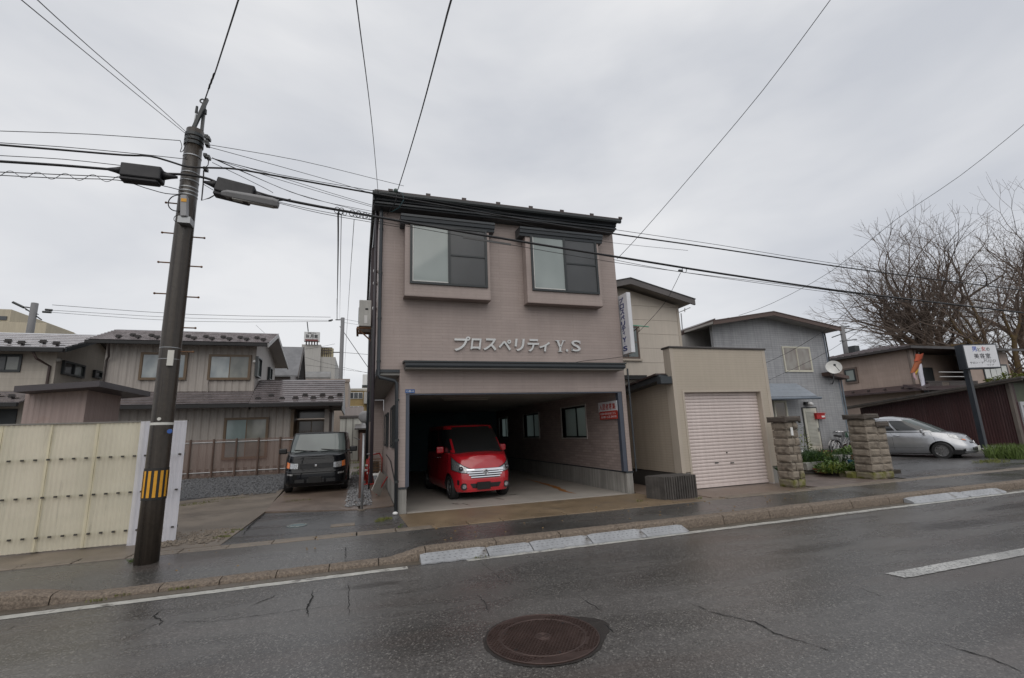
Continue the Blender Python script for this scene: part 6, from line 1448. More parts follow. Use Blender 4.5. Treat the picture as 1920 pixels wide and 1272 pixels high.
def lin(pts):
    def f(x):
        if x <= pts[0][0]: return pts[0][1]
        for (a, b_), (c, d) in zip(pts, pts[1:]):
            if x <= c: return b_+(d-b_)*(x-a)/(c-a)
        return pts[-1][1]
    return f

def make_car(name, label, loc, heading, S):
    root = bpy.data.objects.new(name, None); COL.objects.link(root); root.location = Vector(loc); root.rotation_euler = (0, 0, heading)
    tag(root, label, 'car')
    pm = S['paint']
    NT = 96; TH = [2*math.pi*(i+.5)/NT for i in range(NT)]
    sh = Shell(S['front'], S['rear'], S['nf'], S['nr'])
    topz, Wf = S['top'], S['W']                    # top line height as function of u; half width as function of t
    zb = S['zb']; LV = S['levels']
    def body(th, t, eps=0.0):
        u, w_ = sh.P(th, t, Wf(t), 0); z = zb+t*(topz(u)-zb)
        if eps:
            n_ = Vector((math.cos(th), math.sin(th), 0)); u += n_.x*eps; w_ += n_.y*eps
        return Vector((u, w_, z))
    vs = []; fs = []; L = len(LV)
    for t in LV:
        for th in TH: vs.append(body(th, t))
    for j in range(L-1):
        for i in range(NT): fs.append((j*NT+i, j*NT+(i+1) % NT, (j+1)*NT+(i+1) % NT, (j+1)*NT+i))
    fs.append(tuple(range(NT-1, -1, -1)))
    # closed top: strips from left to right with a slight crown
    half = NT//2; o = (L-1)*NT; NC = 7
    left = [i for i in range(half)]; right = [NT-1-i for i in range(half)]
    inner = {}
    for k in range(half):
        a, b_ = Vector(vs[o+left[k]]), Vector(vs[o+right[k]])
        for c in range(1, NC):
            f = c/NC; p = a.lerp(b_, f); p.z += S['crown']*(1-(2*f-1)**2)*min(1, abs(a.y)/(.5*Wf(1)))*(1 if p.x > S['cowl']-.3 else .3); p.z += .007*(1-math.cos(4*math.pi*f))*.5*(1 if p.x > S['cowl'] else 0)
            inner[(k, c)] = len(vs); vs.append(p)
        inner[(k, 0)] = o+left[k]; inner[(k, NC)] = o+right[k]
    for k in range(half-1):
        for c in range(NC): fs.append((inner[(k, c)], inner[(k, c+1)], inner[(k+1, c+1)], inner[(k+1, c)]))
    for k in (0, half-1): fs.append(tuple(inner[(k, c)] for c in range(NC+1)))
    mb = MB().add(vs, fs); ob = mb.build('body', pm, root, smooth=True, local=True)
    # wheel arches cut out of the skin
    cut = MB()
    for ua in (0.0, -S['wb']):
        for sy in (1, -1): cut.cyl((ua, sy*(Wf(.3)-.30), S['rw']), (ua, sy*(Wf(.3)+.25), S['rw']), S['rw']*1.17, n=36)
    co = cut.build('cutter', TRIMB, None, local=True)
    bpy.context.view_layer.update()
    md = ob.modifiers.new('arches', 'BOOLEAN'); md.operation = 'DIFFERENCE'; md.object = co; md.solver = 'EXACT'
    co.matrix_world = Matrix.Translation(root.location) @ Matrix.Rotation(heading, 4, 'Z')
    bpy.context.view_layer.update()
    me = bpy.data.meshes.new_from_object(ob.evaluated_get(bpy.context.evaluated_depsgraph_get())); ob.modifiers.clear(); old = ob.data; ob.data = me; me.name = 'body'
    bpy.data.objects.remove(co)
    me.materials.clear(); me.materials.append(pm); me.materials.append(TRIMB)
    for p in me.polygons:
        c = p.center; p.material_index = 0; p.use_smooth = True
        for ua in (0.0, -S['wb']):
            r_ = math.hypot(c.x-ua, c.z-S['rw'])
            if r_ < S['rw']*1.17+.004 and abs(p.normal.y) < .6 and abs(c.y) < Wf(.3)-.02 and c.z > S['zb']+.004: p.material_index = 1
            elif r_ < S['rw']*1.16 and abs(c.y) < Wf(.3)-.12: p.material_index = 1
    if hasattr(me, 'set_sharp_from_angle'): me.set_sharp_from_angle(angle=math.radians(32))
    # underside pan
    MB().box(S['rear'](.2)+.25, S['front'](.2)-.25, -Wf(.2)+.12, Wf(.2)-.12, S['zb']-.03, S['zb']+.12).build('underbody', TRIMB, root, local=True)
    # cabin: rings from belt to roof; faces are shared out to glass, pillars and roof
    cabf, cabr, cabW, cz = S['cabf'], S['cabr'], S['cabW'], S['cabz']
    CL = [0, .04, .12, .3, .5, .7, .86, .94, 1.0]
    NT2 = 120; T2 = [2*math.pi*(i+.5)/NT2 for i in range(NT2)]
    sc = Shell(cabf, cabr, S.get('cnf', 5), S.get('cnr', 5))
    def cab(th, t, eps=0.0):
        u, w_ = sc.P(th, t, cabW(t), 0)
        belt = topz(u)-.01; roofz = S['roofz'](u); z = belt+(roofz-belt)*t
        return Vector((u+math.cos(th)*eps, w_+math.sin(th)*eps, z))
    cv = [cab(th, t) for t in CL for th in T2]; M = len(CL)
    groups = {}
    for j in range(M-1):
        for i in range(NT2):
            th = T2[i]+math.pi/NT2; tm = (CL[j]+CL[j+1])/2; p = cab(th, tm); d = th if th < math.pi else th-2*math.pi
            q_ = cab(th, .45); key = S['cabpart'](d, tm, p, q_)
            groups.setdefault(key, []).append((j*NT2+i, j*NT2+(i+1) % NT2, (j+1)*NT2+(i+1) % NT2, (j+1)*NT2+i))
    # roof cap
    ro = (M-1)*NT2; ring0 = [cv[ro+i] for i in range(NT2)]; base = len(cv); rf = []
    cx = (cabf(1)+cabr(1))/2
    ks = (.965, .90, .75, .5, .25)
    for q, k in enumerate(ks):
        for p in ring0: cv.append(Vector((cx+(p.x-cx)*k, p.y*k, p.z+S['rcrown']*(1-k**2.2)+.0)))
    prev = ro
    for q in range(len(ks)):
        st_ = base+q*NT2
        for i in range(NT2): rf.append((prev+i, prev+(i+1) % NT2, st_+(i+1) % NT2, st_+i))
        prev = st_
    rf.append(tuple(prev+i for i in range(NT2)))
    groups.setdefault('roof', []); groups['roof'] += rf
    made = {}
    for key, ff in groups.items():
        used = sorted({v for f in ff for v in f}); ix = {v: k for k, v in enumerate(used)}
        mm = MB(); off = Vector((0, 0, 0))
        pts = []
        gl = key.startswith('window') or key.startswith('windshield') or key.startswith('rear')
        for v in used:
            p = Vector(cv[v])
            pts.append(p)
        mm.add(pts, [tuple(ix[v] for v in f) for f in ff])
        mname = {'pillar': pm, 'roof': pm, 'trim': TRIMB}.get(key.split('.')[0], S.get('glass', {}).get(key, CGL))
        made[key] = mm.build(key.split('.')[0], mname, root, smooth=True, local=True)
    # wheels
    def wheel(u, s):
        w0 = Wf(.3)-.025; r = S['rw']; tw = .19
        wr = bpy.data.objects.new('wheel', None)
        tb = MB(); prof = [(r*.66, -tw/2), (r*.93, -tw/2), (r, -tw/2+.03), (r, tw/2-.03), (r*.93, tw/2), (r*.66, tw/2)]
        n_ = 32; vs = []
        for i in range(n_):
            q = 2*math.pi*i/n_
            for rr, yy in prof: vs.append((u+rr*math.cos(q), s*(w0-tw/2)+yy, r+rr*math.sin(q)))
        P = len(prof); tb.add(vs, [(i*P+k, ((i+1) % n_)*P+k, ((i+1) % n_)*P+(k+1) % P, i*P+(k+1) % P) for i in range(n_) for k in range(P)])
        ty = tb.build('wheel', TYRE, root, smooth=True, local=True)
        if hasattr(ty.data, 'set_sharp_from_angle'): ty.data.set_sharp_from_angle(angle=math.radians(35))
        rb = MB(); yo = s*(w0-.02); rb.tube([(u, s*(w0-tw), r), (u, yo-s*.05, r)], r*.66, 24)
        rb.torus((u, yo, r), r*.63, .014, (0, 1, 0), 28, 6)
        for k in range(S.get('spokes', 7)):
            q = 2*math.pi*k/S.get('spokes', 7)+.2; d = Vector((math.cos(q), 0, math.sin(q))); e = Vector((-math.sin(q), 0, math.cos(q)))
            c0 = Vector((u, yo-s*.002, r)); a = c0+d*r*.12; b_ = c0+d*r*.61; y1 = Vector((0, -s*.035, 0))
            for (x0_, x1_) in ((a-e*.03, a+e*.03),): rb.add([x0_, x1_, b_+e*.022, b_-e*.022, x0_+y1, x1_+y1, b_+e*.022+y1, b_-e*.022+y1], [(0, 1, 2, 3), (4, 7, 6, 5), (0, 4, 5, 1), (1, 5, 6, 2), (2, 6, 7, 3), (3, 7, 4, 0)])
        rb.cyl((u, yo-s*.04, r), (u, yo+s*.008, r), .045, n=14); rb.build('rim', S.get('rim', RIMM), ty, local=True)
    for u in (0.0, -S['wb']):
        for s in (1, -1): wheel(u, s)
    # surface patches: lamps, grilles, plates, set proud of the skin
    def patch(nm, m_, th0, th1, t0, t1, eps=.006, fn=None, nx=10, ny=5, thick=.006, parent=None, src=body):
        vsf = []; 
        for j in range(ny+1):
            for i in range(nx+1):
                a, b_ = i/nx, j/ny
                th, t = (th0+(th1-th0)*a, t0+(t1-t0)*b_)
                if fn: th, t = fn(a, b_)
                vsf.append(src(th, t, eps))
        n_ = (nx+1)*(ny+1); back = []
        for j in range(ny+1):
            for i in range(nx+1):
                a, b_ = i/nx, j/ny; th, t = (th0+(th1-th0)*a, t0+(t1-t0)*b_)
                if fn: th, t = fn(a, b_)
                back.append(src(th, t, eps-thick-.012))
        F = []; W1 = nx+1
        for j in range(ny):
            for i in range(nx): F.append((j*W1+i, j*W1+i+1, (j+1)*W1+i+1, (j+1)*W1+i))
        for i in range(nx): F += [(i, i+1, n_+i+1, n_+i), (ny*W1+i, ny*W1+i+1, n_+ny*W1+i+1, n_+ny*W1+i)]
        for j in range(ny): F += [(j*W1, (j+1)*W1, n_+(j+1)*W1, n_+j*W1), (j*W1+nx, (j+1)*W1+nx, n_+(j+1)*W1+nx, n_+j*W1+nx)]
        return MB().add(vsf+back, F).build(nm, m_, parent or root, smooth=False, local=True)
    return root, body, cab, patch, made, wheel

R = math.radians
def side_seams(root, body, us, t0, t1, m=TRIMB):
    """shut lines of the doors as thin dark strips following the flank"""
    for s in (1, -1):
        for u in us:
            th = R(90)
            lo, hi = R(20), R(160)
            for _ in range(30):
                mid = (lo+hi)/2
                if body(mid, .6).x > u: lo = mid
                else: hi = mid
            th = lo*s; mb = MB(); vs = []
            for k in range(9):
                t = t0+(t1-t0)*k/8; p = body(th, t, .0015); vs += [p+Vector((.004, 0, 0)), p-Vector((.004, 0, 0))]
            mb.add(vs, [(2*k, 2*k+1, 2*k+3, 2*k+2) for k in range(8)]).build('door_seam', m, root, local=True)
def box_at(p, dx, dy, dz): 
    return MB().box(p.x-dx/2, p.x+dx/2, p.y-dy/2, p.y+dy/2, p.z-dz/2, p.z+dz/2)
def mirror(root, m, u, w, z, sz=(.10, .20, .15)):
    for s in (1, -1):
        o = MB().box(u-sz[0]*.42, u+sz[0]*.42, s*(w+sz[1]*.05), s*(w+sz[1]*1.0), z-sz[2]*.48, z+sz[2]*.48).build('mirror', m, root, local=True, bevel=sz[0]*.34, seg=3)
        MB().tube([(u-.01, s*(w-.06), z-.04), (u-.01, s*(w+sz[1]*.4), z-.02)], .022, 8).build('mirror_arm', TRIMB, o, local=True)
def handle(root, m, us, w, z):
    for s in (1, -1):
        for u in us: MB().tube([(u-.09, s*(w+.0), z), (u-.08, s*(w+.035), z), (u+.08, s*(w+.035), z), (u+.09, s*w, z)], .013, 8).build('door_handle', m, root, smooth=True, local=True)

# ---------- red kei wagon in the garage
REDC = paint('red_car_paint', (.50, .012, .022), .0, .25)
fo, ro_ = .60, -.36-2.43
S = dict(paint=REDC, zb=.19, nf=5.5, nr=6, wb=2.43, rw=.275, crown=.035, rcrown=.055, cowl=.12,
    levels=[0, .06, .15, .3, .42, .55, .7, .85, .94, 1.0],
    front=lin([(0, fo-.03), (.15, fo), (.45, fo), (.7, fo-.03), (.9, fo-.09), (1, fo-.15)]), rear=lin([(0, ro_+.06), (.2, ro_), (1, ro_+.02)]),
    W=lin([(0, .68), (.12, .735), (.5, .7375), (.85, .725), (1, .70)]),
    top=lin([(-4, 1.09), (-.1, 1.06), (.12, 1.035), (.42, .955), (.60, .86)]),
    cabf=lin([(0, .20), (1, -.56)]), cabr=lin([(0, ro_+.05), (1, ro_+.16)]), cabW=lin([(0, .715), (.5, .705), (1, .655)]), cabz=None,
    roofz=lambda u: 1.70, cnf=7, cnr=7, spokes=9, rim=RIMM)
def red_part(d, t, p, q):
    a = abs(d)
    if t > .90: return 'roof'
    if p.x > -.60*t+.02+.10*(1-t) and a < R(60) and abs(p.y) < (.655-.08*t): return 'windshield' if .04 < t else 'trim'
    if t < .05: return 'trim'
    if a > R(150) or q.x < ro_+.16: return 'rear_window' if abs(p.y) < .52 and t < .85 else 'pillar'
    if p.x > -.26-.55*t+.30: return 'pillar.%d' % (1 if d > 0 else 2)
    s = 'l' if d > 0 else 'r'
    if -.95 < q.x and p.x < -.26-.4*t+.26 and t < .87: return 'window.f'+s
    if -1.95 < q.x < -1.02 and t < .87: return 'window.m'+s
    if -2.75 < q.x < -2.04 and t < .87: return 'window.b'+s
    return 'pillar.%d' % (1 if d > 0 else 2)
S['cabpart'] = red_part
car, body, cab, patch, made, _ = make_car('red_minivan', 'tall boxy red kei wagon with a wide chrome grille parked inside the open garage', (2.74, 11.32, .012), R(-85.5), S)
def fn_head(s):
    def f(a, b_):
        # slanted lamp: tall at the outer end, tapering toward the grille
        th = R(24)+(R(50)-R(24))*a; lo = .60-.02*a+.02; hi = .70+.20*a
        return s*th, lo+(hi-lo)*b_
    return f
for s in (1, -1):
    h = patch('headlight', LENS, 0, 0, 0, 0, .012, fn_head(s))
    patch('lamp_surround', TRIMB, 0, 0, 0, 0, .008, lambda a, b_, s=s: (s*(R(22.5)+(R(51.5)-R(22.5))*a), (.595+(-.01)*a)+((.72+.20*a)-(.595-.01*a))*b_))
    p = body(s*R(38), .71, .02); MB().sph(p, .055, 12, 8).build('lamp_bulb', mat('projector_lens', (.06, .06, .07), .05, .3, coat=1.0) if s == 1 else bpy.data.materials['projector_lens'], h, smooth=True, local=True)
    p = body(s*R(35), .18, .008); fo2 = MB().cyl(p-Vector((.03, 0, 0)), p+Vector((.012, 0, 0)), .075, n=20).build('fog_lamp', TRIMB, car, local=True); MB().cyl(p+Vector((.0125, 0, 0)), p+Vector((.022, 0, 0)), .045, n=16).build('lens', LENS, fo2, local=True)
    patch('bumper_slot', TRIMB, s*R(41), s*R(43.5), .22, .36, .006)
gr = patch('grille', TRIMB, -R(30), R(30), .44, .73, .006, lambda a, b_: ((a-.5)*2*(R(24)+R(6)*b_), .44+.29*b_))
for (t0, t1, w_) in ((.665, .725, 31), (.60, .635, 30), (.535, .565, 28), (.465, .495, 25)):
    patch('grille_bar', CHROME, -R(w_), R(w_), t0, t1, .024, nx=16, ny=2, parent=gr)
p = body(0, .625, .035); MB().torus(p, .052, .010, (1, 0, 0), 24, 6).build('emblem_ring', CHROME, gr, smooth=True, local=True); box_at(p, .012, .12, .022).build('emblem_bar', CHROME, gr, local=True)
patch('lower_intake', TRIMB, -R(26), R(26), .12, .27, .006, lambda a, b_: ((a-.5)*2*(R(23)+R(4)*b_), .12+.15*b_))
p = body(0, .19, .03); box_at(p-Vector((0, .06, 0)), .012, .33, .165).build('number_plate', PLATE, car, bevel=.01, local=True)
mirror(car, REDC, -.42, .71, 1.12, (.11, .20, .17)); handle(car, CHROME, (-.95, -1.15), .742, .93)
side_seams(car, body, (-.05, -1.0, -2.0), .12, .98)
MB().torus((-.38, -.33, 1.10), .17, .014, (1, 0, .45), 24, 6).build('steering_wheel', mat('grey_wheel_rim', (.35, .35, .36), .4), car, local=True)
MB().tube([(.16, .45, 1.085), (.03, .1, 1.115), (-.02, -.25, 1.13)], .012, 6).build('wiper', TRIMB, car, local=True)

# ---------- black box-shaped hatchback
BLK = paint('black_car_paint', (.004, .005, .007), .0, .22, .35); BLK.node_tree.nodes['Principled BSDF'].inputs['Specular IOR Level'].default_value = .15
fo, ro_ = .70, -2.5-.62
S = dict(paint=BLK, zb=.19, nf=6, nr=8, wb=2.5, rw=.30, crown=.03, rcrown=.045, cowl=.12,
    levels=[0, .05, .12, .25, .4, .52, .56, .7, .85, .95, 1.0],
    front=lin([(0, fo-.05), (.1, fo+.01), (.5, fo+.01), (.56, fo-.03), (.85, fo-.06), (1, fo-.10)]), rear=lin([(0, ro_+.06), (.2, ro_), (1, ro_+.02)]),
    W=lin([(0, .80), (.1, .84), (.5, .845), (.85, .83), (1, .79)]),
    top=lin([(-4, 1.08), (-.0, 1.06), (.12, 1.04), (.5, .975), (.70, .90)]),
    cabf=lin([(0, .08), (1, -.36)]), cabr=lin([(0, ro_+.05), (1, ro_+.15)]), cabW=lin([(0, .81), (.5, .79), (1, .735)]), cabz=None,
    roofz=lambda u: 1.59, cnf=8, cnr=8, spokes=6, rim=RIMB, glass={'windshield': CGLL})
def blk_part(d, t, p, q):
    a = abs(d)
    if t > .93: return 'roof'
    if t < .05: return 'trim'
    if a < R(60) and p.x > -.44*t-.02 and abs(p.y) < .765-.06*t: return 'windshield'
    if q.x < ro_+.16: return 'rear_window' if abs(p.y) < .6 and t < .85 else 'pillar'
    s = 'l' if d > 0 else 'r'
    if -1.15 < q.x and p.x < -.12-.38*t and t < .87: return 'window.f'+s
    if -2.15 < q.x < -1.25 and t < .87: return 'window.b'+s
    return 'pillar.%d' % (1 if d > 0 else 2)
S['cabpart'] = blk_part
car, body, cab, patch, made, _ = make_car('black_hatchback', 'black box-shaped hatchback with upright windscreen parked on the driveway beside the pink building', (-1.10, 14.65, gz(14.6)+.006), R(-90), S)
gr = patch('grille', mat('dark_mesh_grille', (.02, .02, .022), .5), -R(26), R(26), .62, .80, .004)
for k in range(4): patch('grille_bar', BLK, -R(25.5), R(25.5), .635+k*.042, .650+k*.042, .012, nx=14, ny=1, parent=gr)
for s in (1, -1):
    h = patch('headlight', LENS, s*R(28), s*R(39), .62, .80, .012); patch('indicator', AMBER, s*R(39.1), s*R(44), .62, .80, .012)
    patch('lamp_surround', TRIMB, s*R(27), s*R(44.6), .60, .815, .006)
    patch('bumper_lamp', LENS, s*R(34), s*R(42), .39, .45, .010)
    patch('intake', TRIMB, s*R(18), s*R(31), .13, .25, .006)
p = body(0, .71, .02); MB().obox(p, (.03, .07, .06)).build('emblem', CHROME, car, bevel=.01, local=True)
patch('intake', TRIMB, -R(14), R(14), .12, .27, .006); p = body(0, .22, .03); box_at(p, .012, .33, .165).build('number_plate', PLATE, car, bevel=.01, local=True)
patch('bumper_step', BLK, -R(43.5), R(43.5), .50, .535, .018, nx=20, ny=2)
mirror(car, TRIMB, -.18, .83, 1.10, (.10, .22, .16)); handle(car, BLK, (-1.0, -2.0), .845, .95); side_seams(car, body, (-.0, -1.15, -2.1), .1, .98)
for s in (.35, -.35): MB().tube([(.10, s+.33, 1.075), (.06, s, 1.10), (.02, s-.28, 1.13)], .012, 6).build('wiper', TRIMB, car, local=True)

# ---------- silver rounded hatchback at the right
SIL = paint('silver_car_paint', (.42, .43, .45), .75, .30)
fo, ro_ = .80, -2.43-.52
S = dict(paint=SIL, zb=.20, nf=3.0, nr=3.2, wb=2.43, rw=.29, crown=.05, rcrown=.10, cowl=.0,
    levels=[0, .05, .14, .28, .42, .55, .68, .8, .9, .96, 1.0],
    front=lin([(0, fo-.06), (.15, fo), (.45, fo-.01), (.7, fo-.09), (1, fo-.24)]), rear=lin([(0, ro_+.08), (.3, ro_), (1, ro_+.10)]),
    W=lin([(0, .77), (.12, .82), (.45, .83), (.8, .80), (1, .735)]),
    top=lin([(-4, .98), (-1.5, .96), (-.25, .945), (.1, .89), (.40, .82), (.62, .745), (.78, .68)]),
    cabf=lin([(0, .10), (.5, -.36), (1, -.86)]), cabr=lin([(0, ro_+.22), (.6, ro_+.40), (1, ro_+.75)]), cabW=lin([(0, .755), (.5, .69), (1, .56)]), cabz=None,
    roofz=lambda u: 1.45-.03*abs(u+1.6)**2, cnf=4, cnr=3.4, spokes=9, rim=RIMM, glass={'windshield': CGLL})
def sil_part(d, t, p, q):
    a = abs(d)
    if t > .93: return 'roof'
    if t < .05: return 'trim'
    if a < R(62) and abs(p.y) < .66-.12*t and p.x > -1.1: return 'windshield'
    if a > R(140): return 'rear_window' if abs(p.y) < .5 and t < .85 else 'pillar'
    s = 'l' if d > 0 else 'r'
    if t < .10: return 'pillar.%d' % (1 if d > 0 else 2)
    if -1.30 < q.x and p.x < -.20-.62*t and t < .87: return 'window.f'+s
    if -2.15 < q.x < -1.38 and t < .87: return 'window.b'+s
    return 'pillar.%d' % (1 if d > 0 else 2)
S['cabpart'] = sil_part
car, body, cab, patch, made, _ = make_car('silver_hatchback', 'small rounded silver hatchback parked beyond the stone gate pillars by the dark red shed', (20.2, 11.5, .003), R(-73), S)
for s in (1, -1):
    # big upright lamps sitting on the wings
    h = patch('headlight', LENS, 0, 0, 0, 0, .012, lambda a, b_, s=s: (s*(R(27)+R(19)*a), .80+.05*a+(.185-.03*a)*b_-.18*(1-a)*.25))
    patch('indicator', AMBER, 0, 0, 0, 0, .016, lambda a, b_, s=s: (s*(R(27)+R(6)*a), .79+.05*b_))
    patch('intake', TRIMB, s*R(5), s*R(21), .66, .74, .010)
    p = body(s*R(38), .20, .008); MB().cyl(p-Vector((.02, 0, 0)), p+Vector((.012, 0, 0)), .05, n=16).build('fog_lamp', TRIMB, car, local=True)
gr = patch('lower_grille', TRIMB, -R(25), R(25), .20, .40, .006)
for k in range(3): patch('grille_bar', CHROME, -R(24), R(24), .225+k*.055, .238+k*.055, .014, nx=14, ny=1, parent=gr)
p = body(0, .33, .03); box_at(p, .012, .33, .165).build('number_plate', mat('pale_plate', (.55, .56, .50), .4), car, bevel=.01, local=True)
p = body(0, .72, .02); MB().torus(p, .045, .009, (1, 0, 0), 20, 6).build('emblem', CHROME, car, local=True)
mirror(car, SIL, -.42, .77, .98, (.10, .20, .15)); handle(car, SIL, (-1.20, -2.15), .825, .83); side_seams(car, body, (-.12, -1.33, -2.2), .1, .99)
patch('side_moulding', SIL, R(70), R(115), .28, .31, .012); patch('side_moulding', SIL, -R(70), -R(115), .28, .31, .012)
# ================================================================== ramps, manhole, lids in the ground
RMP = mat('grey_ramp_plate', (.30, .31, .325), .38, .0, .14, 5, .0, .35, 70, alt=(.16, .15, .14), altp=(.60, .72))
def ramps(edges, labels, group):
    for i, (a, b_) in enumerate(zip(edges, edges[1:])):
        r = random.Random(i+int(a*10)); x0, x1 = a+.006, b_-.010; nx = 10; zt = [-.02, -.03, -.025][i % 3]; yf_, ybk = 6.475, 6.648
        yf_ = 6.42
        t = thing('kerb_ramp', labels[i], 'ramp', ((x0+x1)/2, 6.55, RZ), group); m_ = MB(); vs = []
        for k in range(nx+1):
            x = x0+(x1-x0)*k/nx; e = .0
            if k in (0, nx): e = .012
            chip = .03 if (r.random() < .22 and i < 3) else 0
            for (y_, z_) in ((yf_+chip+e, RZ+.006), (yf_+chip+e, RZ+.022), (yf_+.06, RZ+.04), (ybk-.03, zt-.008-e), (ybk, zt-.012-e), (ybk, RZ+.004)): vs.append((x, y_, z_))
        m_.add(vs, [(k*6+j, k*6+j+1, (k+1)*6+j+1, (k+1)*6+j) for k in range(nx) for j in range(5)]+[tuple(range(6)), tuple(range((nx+1)*6-1, nx*6-1, -1))])
        m_.build('plate', RMP, t)
        n_ = 11; gr = MB()
        for k in range(n_):
            x = x0+.06+(x1-x0-.12)*k/(n_-1)
            for q in range(3):
                y_ = yf_+.075+q*.05; z_ = RZ+.042+(zt-.010-(RZ+.04))*((y_-yf_-.06)/(ybk-.03-yf_-.06)); gr.obox((x+(.03 if q % 2 else 0), y_, z_), (.035, .012, .006), Matrix.Rotation(.5 if q % 2 else -.5, 3, 'Z'))
        gr.build('tread', RMP, t, kind='stuff')
e1 = [at(x, y, Z=RZ).x for x, y in ((788, 1058), (915, 1043), (997, 1032), (1103, 1017), (1200, 1004), (1277, 994))]
ramps(e1, ['battered grey kerb ramp plate at the left end of the long row, its edge broken', 'second kerb ramp plate from the left end of the long row', 'middle kerb ramp plate of the long row', 'fourth kerb ramp plate of the long row, before the garage pier', 'rounded last kerb ramp plate at the right end of the long row'], 'kerb ramp plates before the open garage')
e2 = [at(x, y, Z=RZ).x for x, y in ((1690, 943), (1786, 930), (1846, 921))]
ramps(e2, ['left kerb ramp plate of the pair before the parking place', 'right kerb ramp plate of the pair before the parking place'], 'pair of kerb ramp plates before the parking place')
IRON = mat('rusty_cast_iron', (.075, .050, .044), .42, .5, .2, 6, 0, .3, 60)
mz = roadz(3.79)+.005; mc = Vector((1.42, 3.80, mz))
mh = thing('manhole_cover', 'round rusty cast-iron manhole cover with raised studs in the road', 'manhole cover', mc)
MB().cyl(mc-Vector((0, 0, .03)), mc+Vector((0, 0, .004)), .445, n=64).build('frame', IRON, mh)
MB().torus(mc+Vector((0, 0, .004)), .335, .007, (0, 0, 1), 64, 6).build('rim_ring', IRON, mh, smooth=True)
MB().torus(mc+Vector((0, 0, .004)), .44, .006, (0, 0, 1), 64, 6).build('rim_ring', IRON, mh, smooth=True)
MB().torus(mc+Vector((0, 0, .004)), .055, .006, (0, 0, 1), 24, 6).build('hub_ring', IRON, mh, smooth=True)
MB().torus(mc+Vector((0, 0, .004)), .028, .005, (0, 0, 1), 16, 6).build('hub_ring', IRON, mh, smooth=True)
st_ = MB()
for i in range(-15, 16):
    for j in range(-15, 16):
        x, y_ = i*.030+(.015 if j % 2 else 0), j*.022; r = math.hypot(x, y_)
        if .07 < r < .32 or (.352 < r < .43): st_.obox(mc+Vector((x, y_, .006)), (.018, .007, .008), Matrix.Rotation(.25, 3, 'Z'))
st_.build('studs', IRON, mh, kind='stuff')
for q in (.6, 2.6, 4.75, 3.6): MB().cyl(mc+Vector((.30*math.cos(q), .30*math.sin(q), .001)), mc+Vector((.30*math.cos(q), .30*math.sin(q), .0065)), .014, n=10).build('key_hole', BLACK, mh)
m_ = MB(); r = random.Random(5); vs = []; n_ = 60                      # collar of black patching round the frame, with the hollow on its right
for k in range(n_):
    q = 2*math.pi*k/n_; e = .465+.012*r.random()+(.13*max(0, math.cos(q-.10))**14); vs += [mc+Vector((.44*math.cos(q), .44*math.sin(q), -.002)), mc+Vector((e*math.cos(q), e*math.sin(q), -.0015))]
m_.add(vs, [(2*k, 2*k+1, (2*k+3) % (2*n_), (2*k+2) % (2*n_)) for k in range(n_)]); m_.build('patched_collar', mat('dark_collar_asphalt', (.022, .018, .016), .5, 0, .2, 20, 0, .5, 90), mh)
p = at(557, 986, Z=.006); wm = thing('water_lid', 'small round bluish lid in the wet driveway before the black car', 'lid', p)
MB().cyl(p, p+Vector((0, 0, .008)), .17, n=28).build('lid', mat('blue_grey_lid', (.13, .19, .20), .3, .3, .2, 12), wm); MB().torus(p+Vector((0, 0, .008)), .155, .006, (0, 0, 1), 28, 5).build('rim', CONC, wm)
p = at(643, 985, Z=.006); wl2 = thing('square_lid', 'small pale rectangular lid in the driveway by the building corner', 'lid', p)
MB().obox(p, (.40, .24, .02)).build('lid', KERBPALE, wl2, bevel=.004)
# grey steel post and low red-brown post on the left path, wires between
fpst = at(678, 957, Z=.0)
gp_ = thing('grey_post', 'pale grey steel post standing alone at the corner of the side path', 'post', fpst)
tp = at(684, 815, Y=fpst.y); MB().tube([fpst+Vector((0, 0, -.05)), (fpst.x+.01, fpst.y, tp.z)], .028, 14).build('tube', STEEL, gp_, smooth=True); MB().cyl((fpst.x+.01, fpst.y, tp.z), (fpst.x+.01, fpst.y, tp.z+.02), .033, n=14).build('cap', STEEL, gp_)
MB().cyl(fpst, fpst+Vector((0, 0, .02)), .09, n=14).build('foot', KERBPALE, gp_)
rp_ = at(674, 945, Z=.02); rw = thing('wooden_stake', 'weathered reddish wooden stake behind the grey steel post', 'post', (.03, 12.2, 0))
t0 = at(678, 812, Y=12.2); MB().obox((t0.x, 12.2, t0.z/2), (.07, .07, t0.z)).build('stake', mat('reddish_timber', (.13, .075, .06), .8, 0, .3, 6), rw)
MB().tube([(t0.x, 12.2, t0.z-.15), (t0.x, 12.6, t0.z-.18), (t0.x-.25, 19, t0.z-.1)], .012, 5).build('wire', RUBCAB, rw)
# ------------------------------------------------------------------ clutter by the side wall: cones, red frame, board
CONE = mat('faded_red_cone', (.38, .03, .02), .5, 0, .2)
for i, (px, py, y_) in enumerate(((688, 900, 16.2), (693, 905, 15.2))):
    p = at(px, py, Y=y_); p.z = gz(y_)+.01
    t = thing('traffic_cone', ['red traffic cone farther back beside the side wall', 'red traffic cone nearer, behind the red cart'][i], 'cone', p); MB().box(p.x-.17, p.x+.17, p.y-.17, p.y+.17, p.z, p.z+.03).build('base', CONE, t, bevel=.01); MB().tube([p+Vector((0, 0, .03)), p+Vector((0, 0, .68))], [.13, .03], 18).build('cone', CONE, t, smooth=True)
    for z in (.3, .45): MB().tube([p+Vector((0, 0, z)), p+Vector((0, 0, z+.06))], [.137-.143*z*1.07+.005, .137-.143*(z+.06)*1.07+.005], 18).build('sleeve', WHITEP, t, smooth=True)
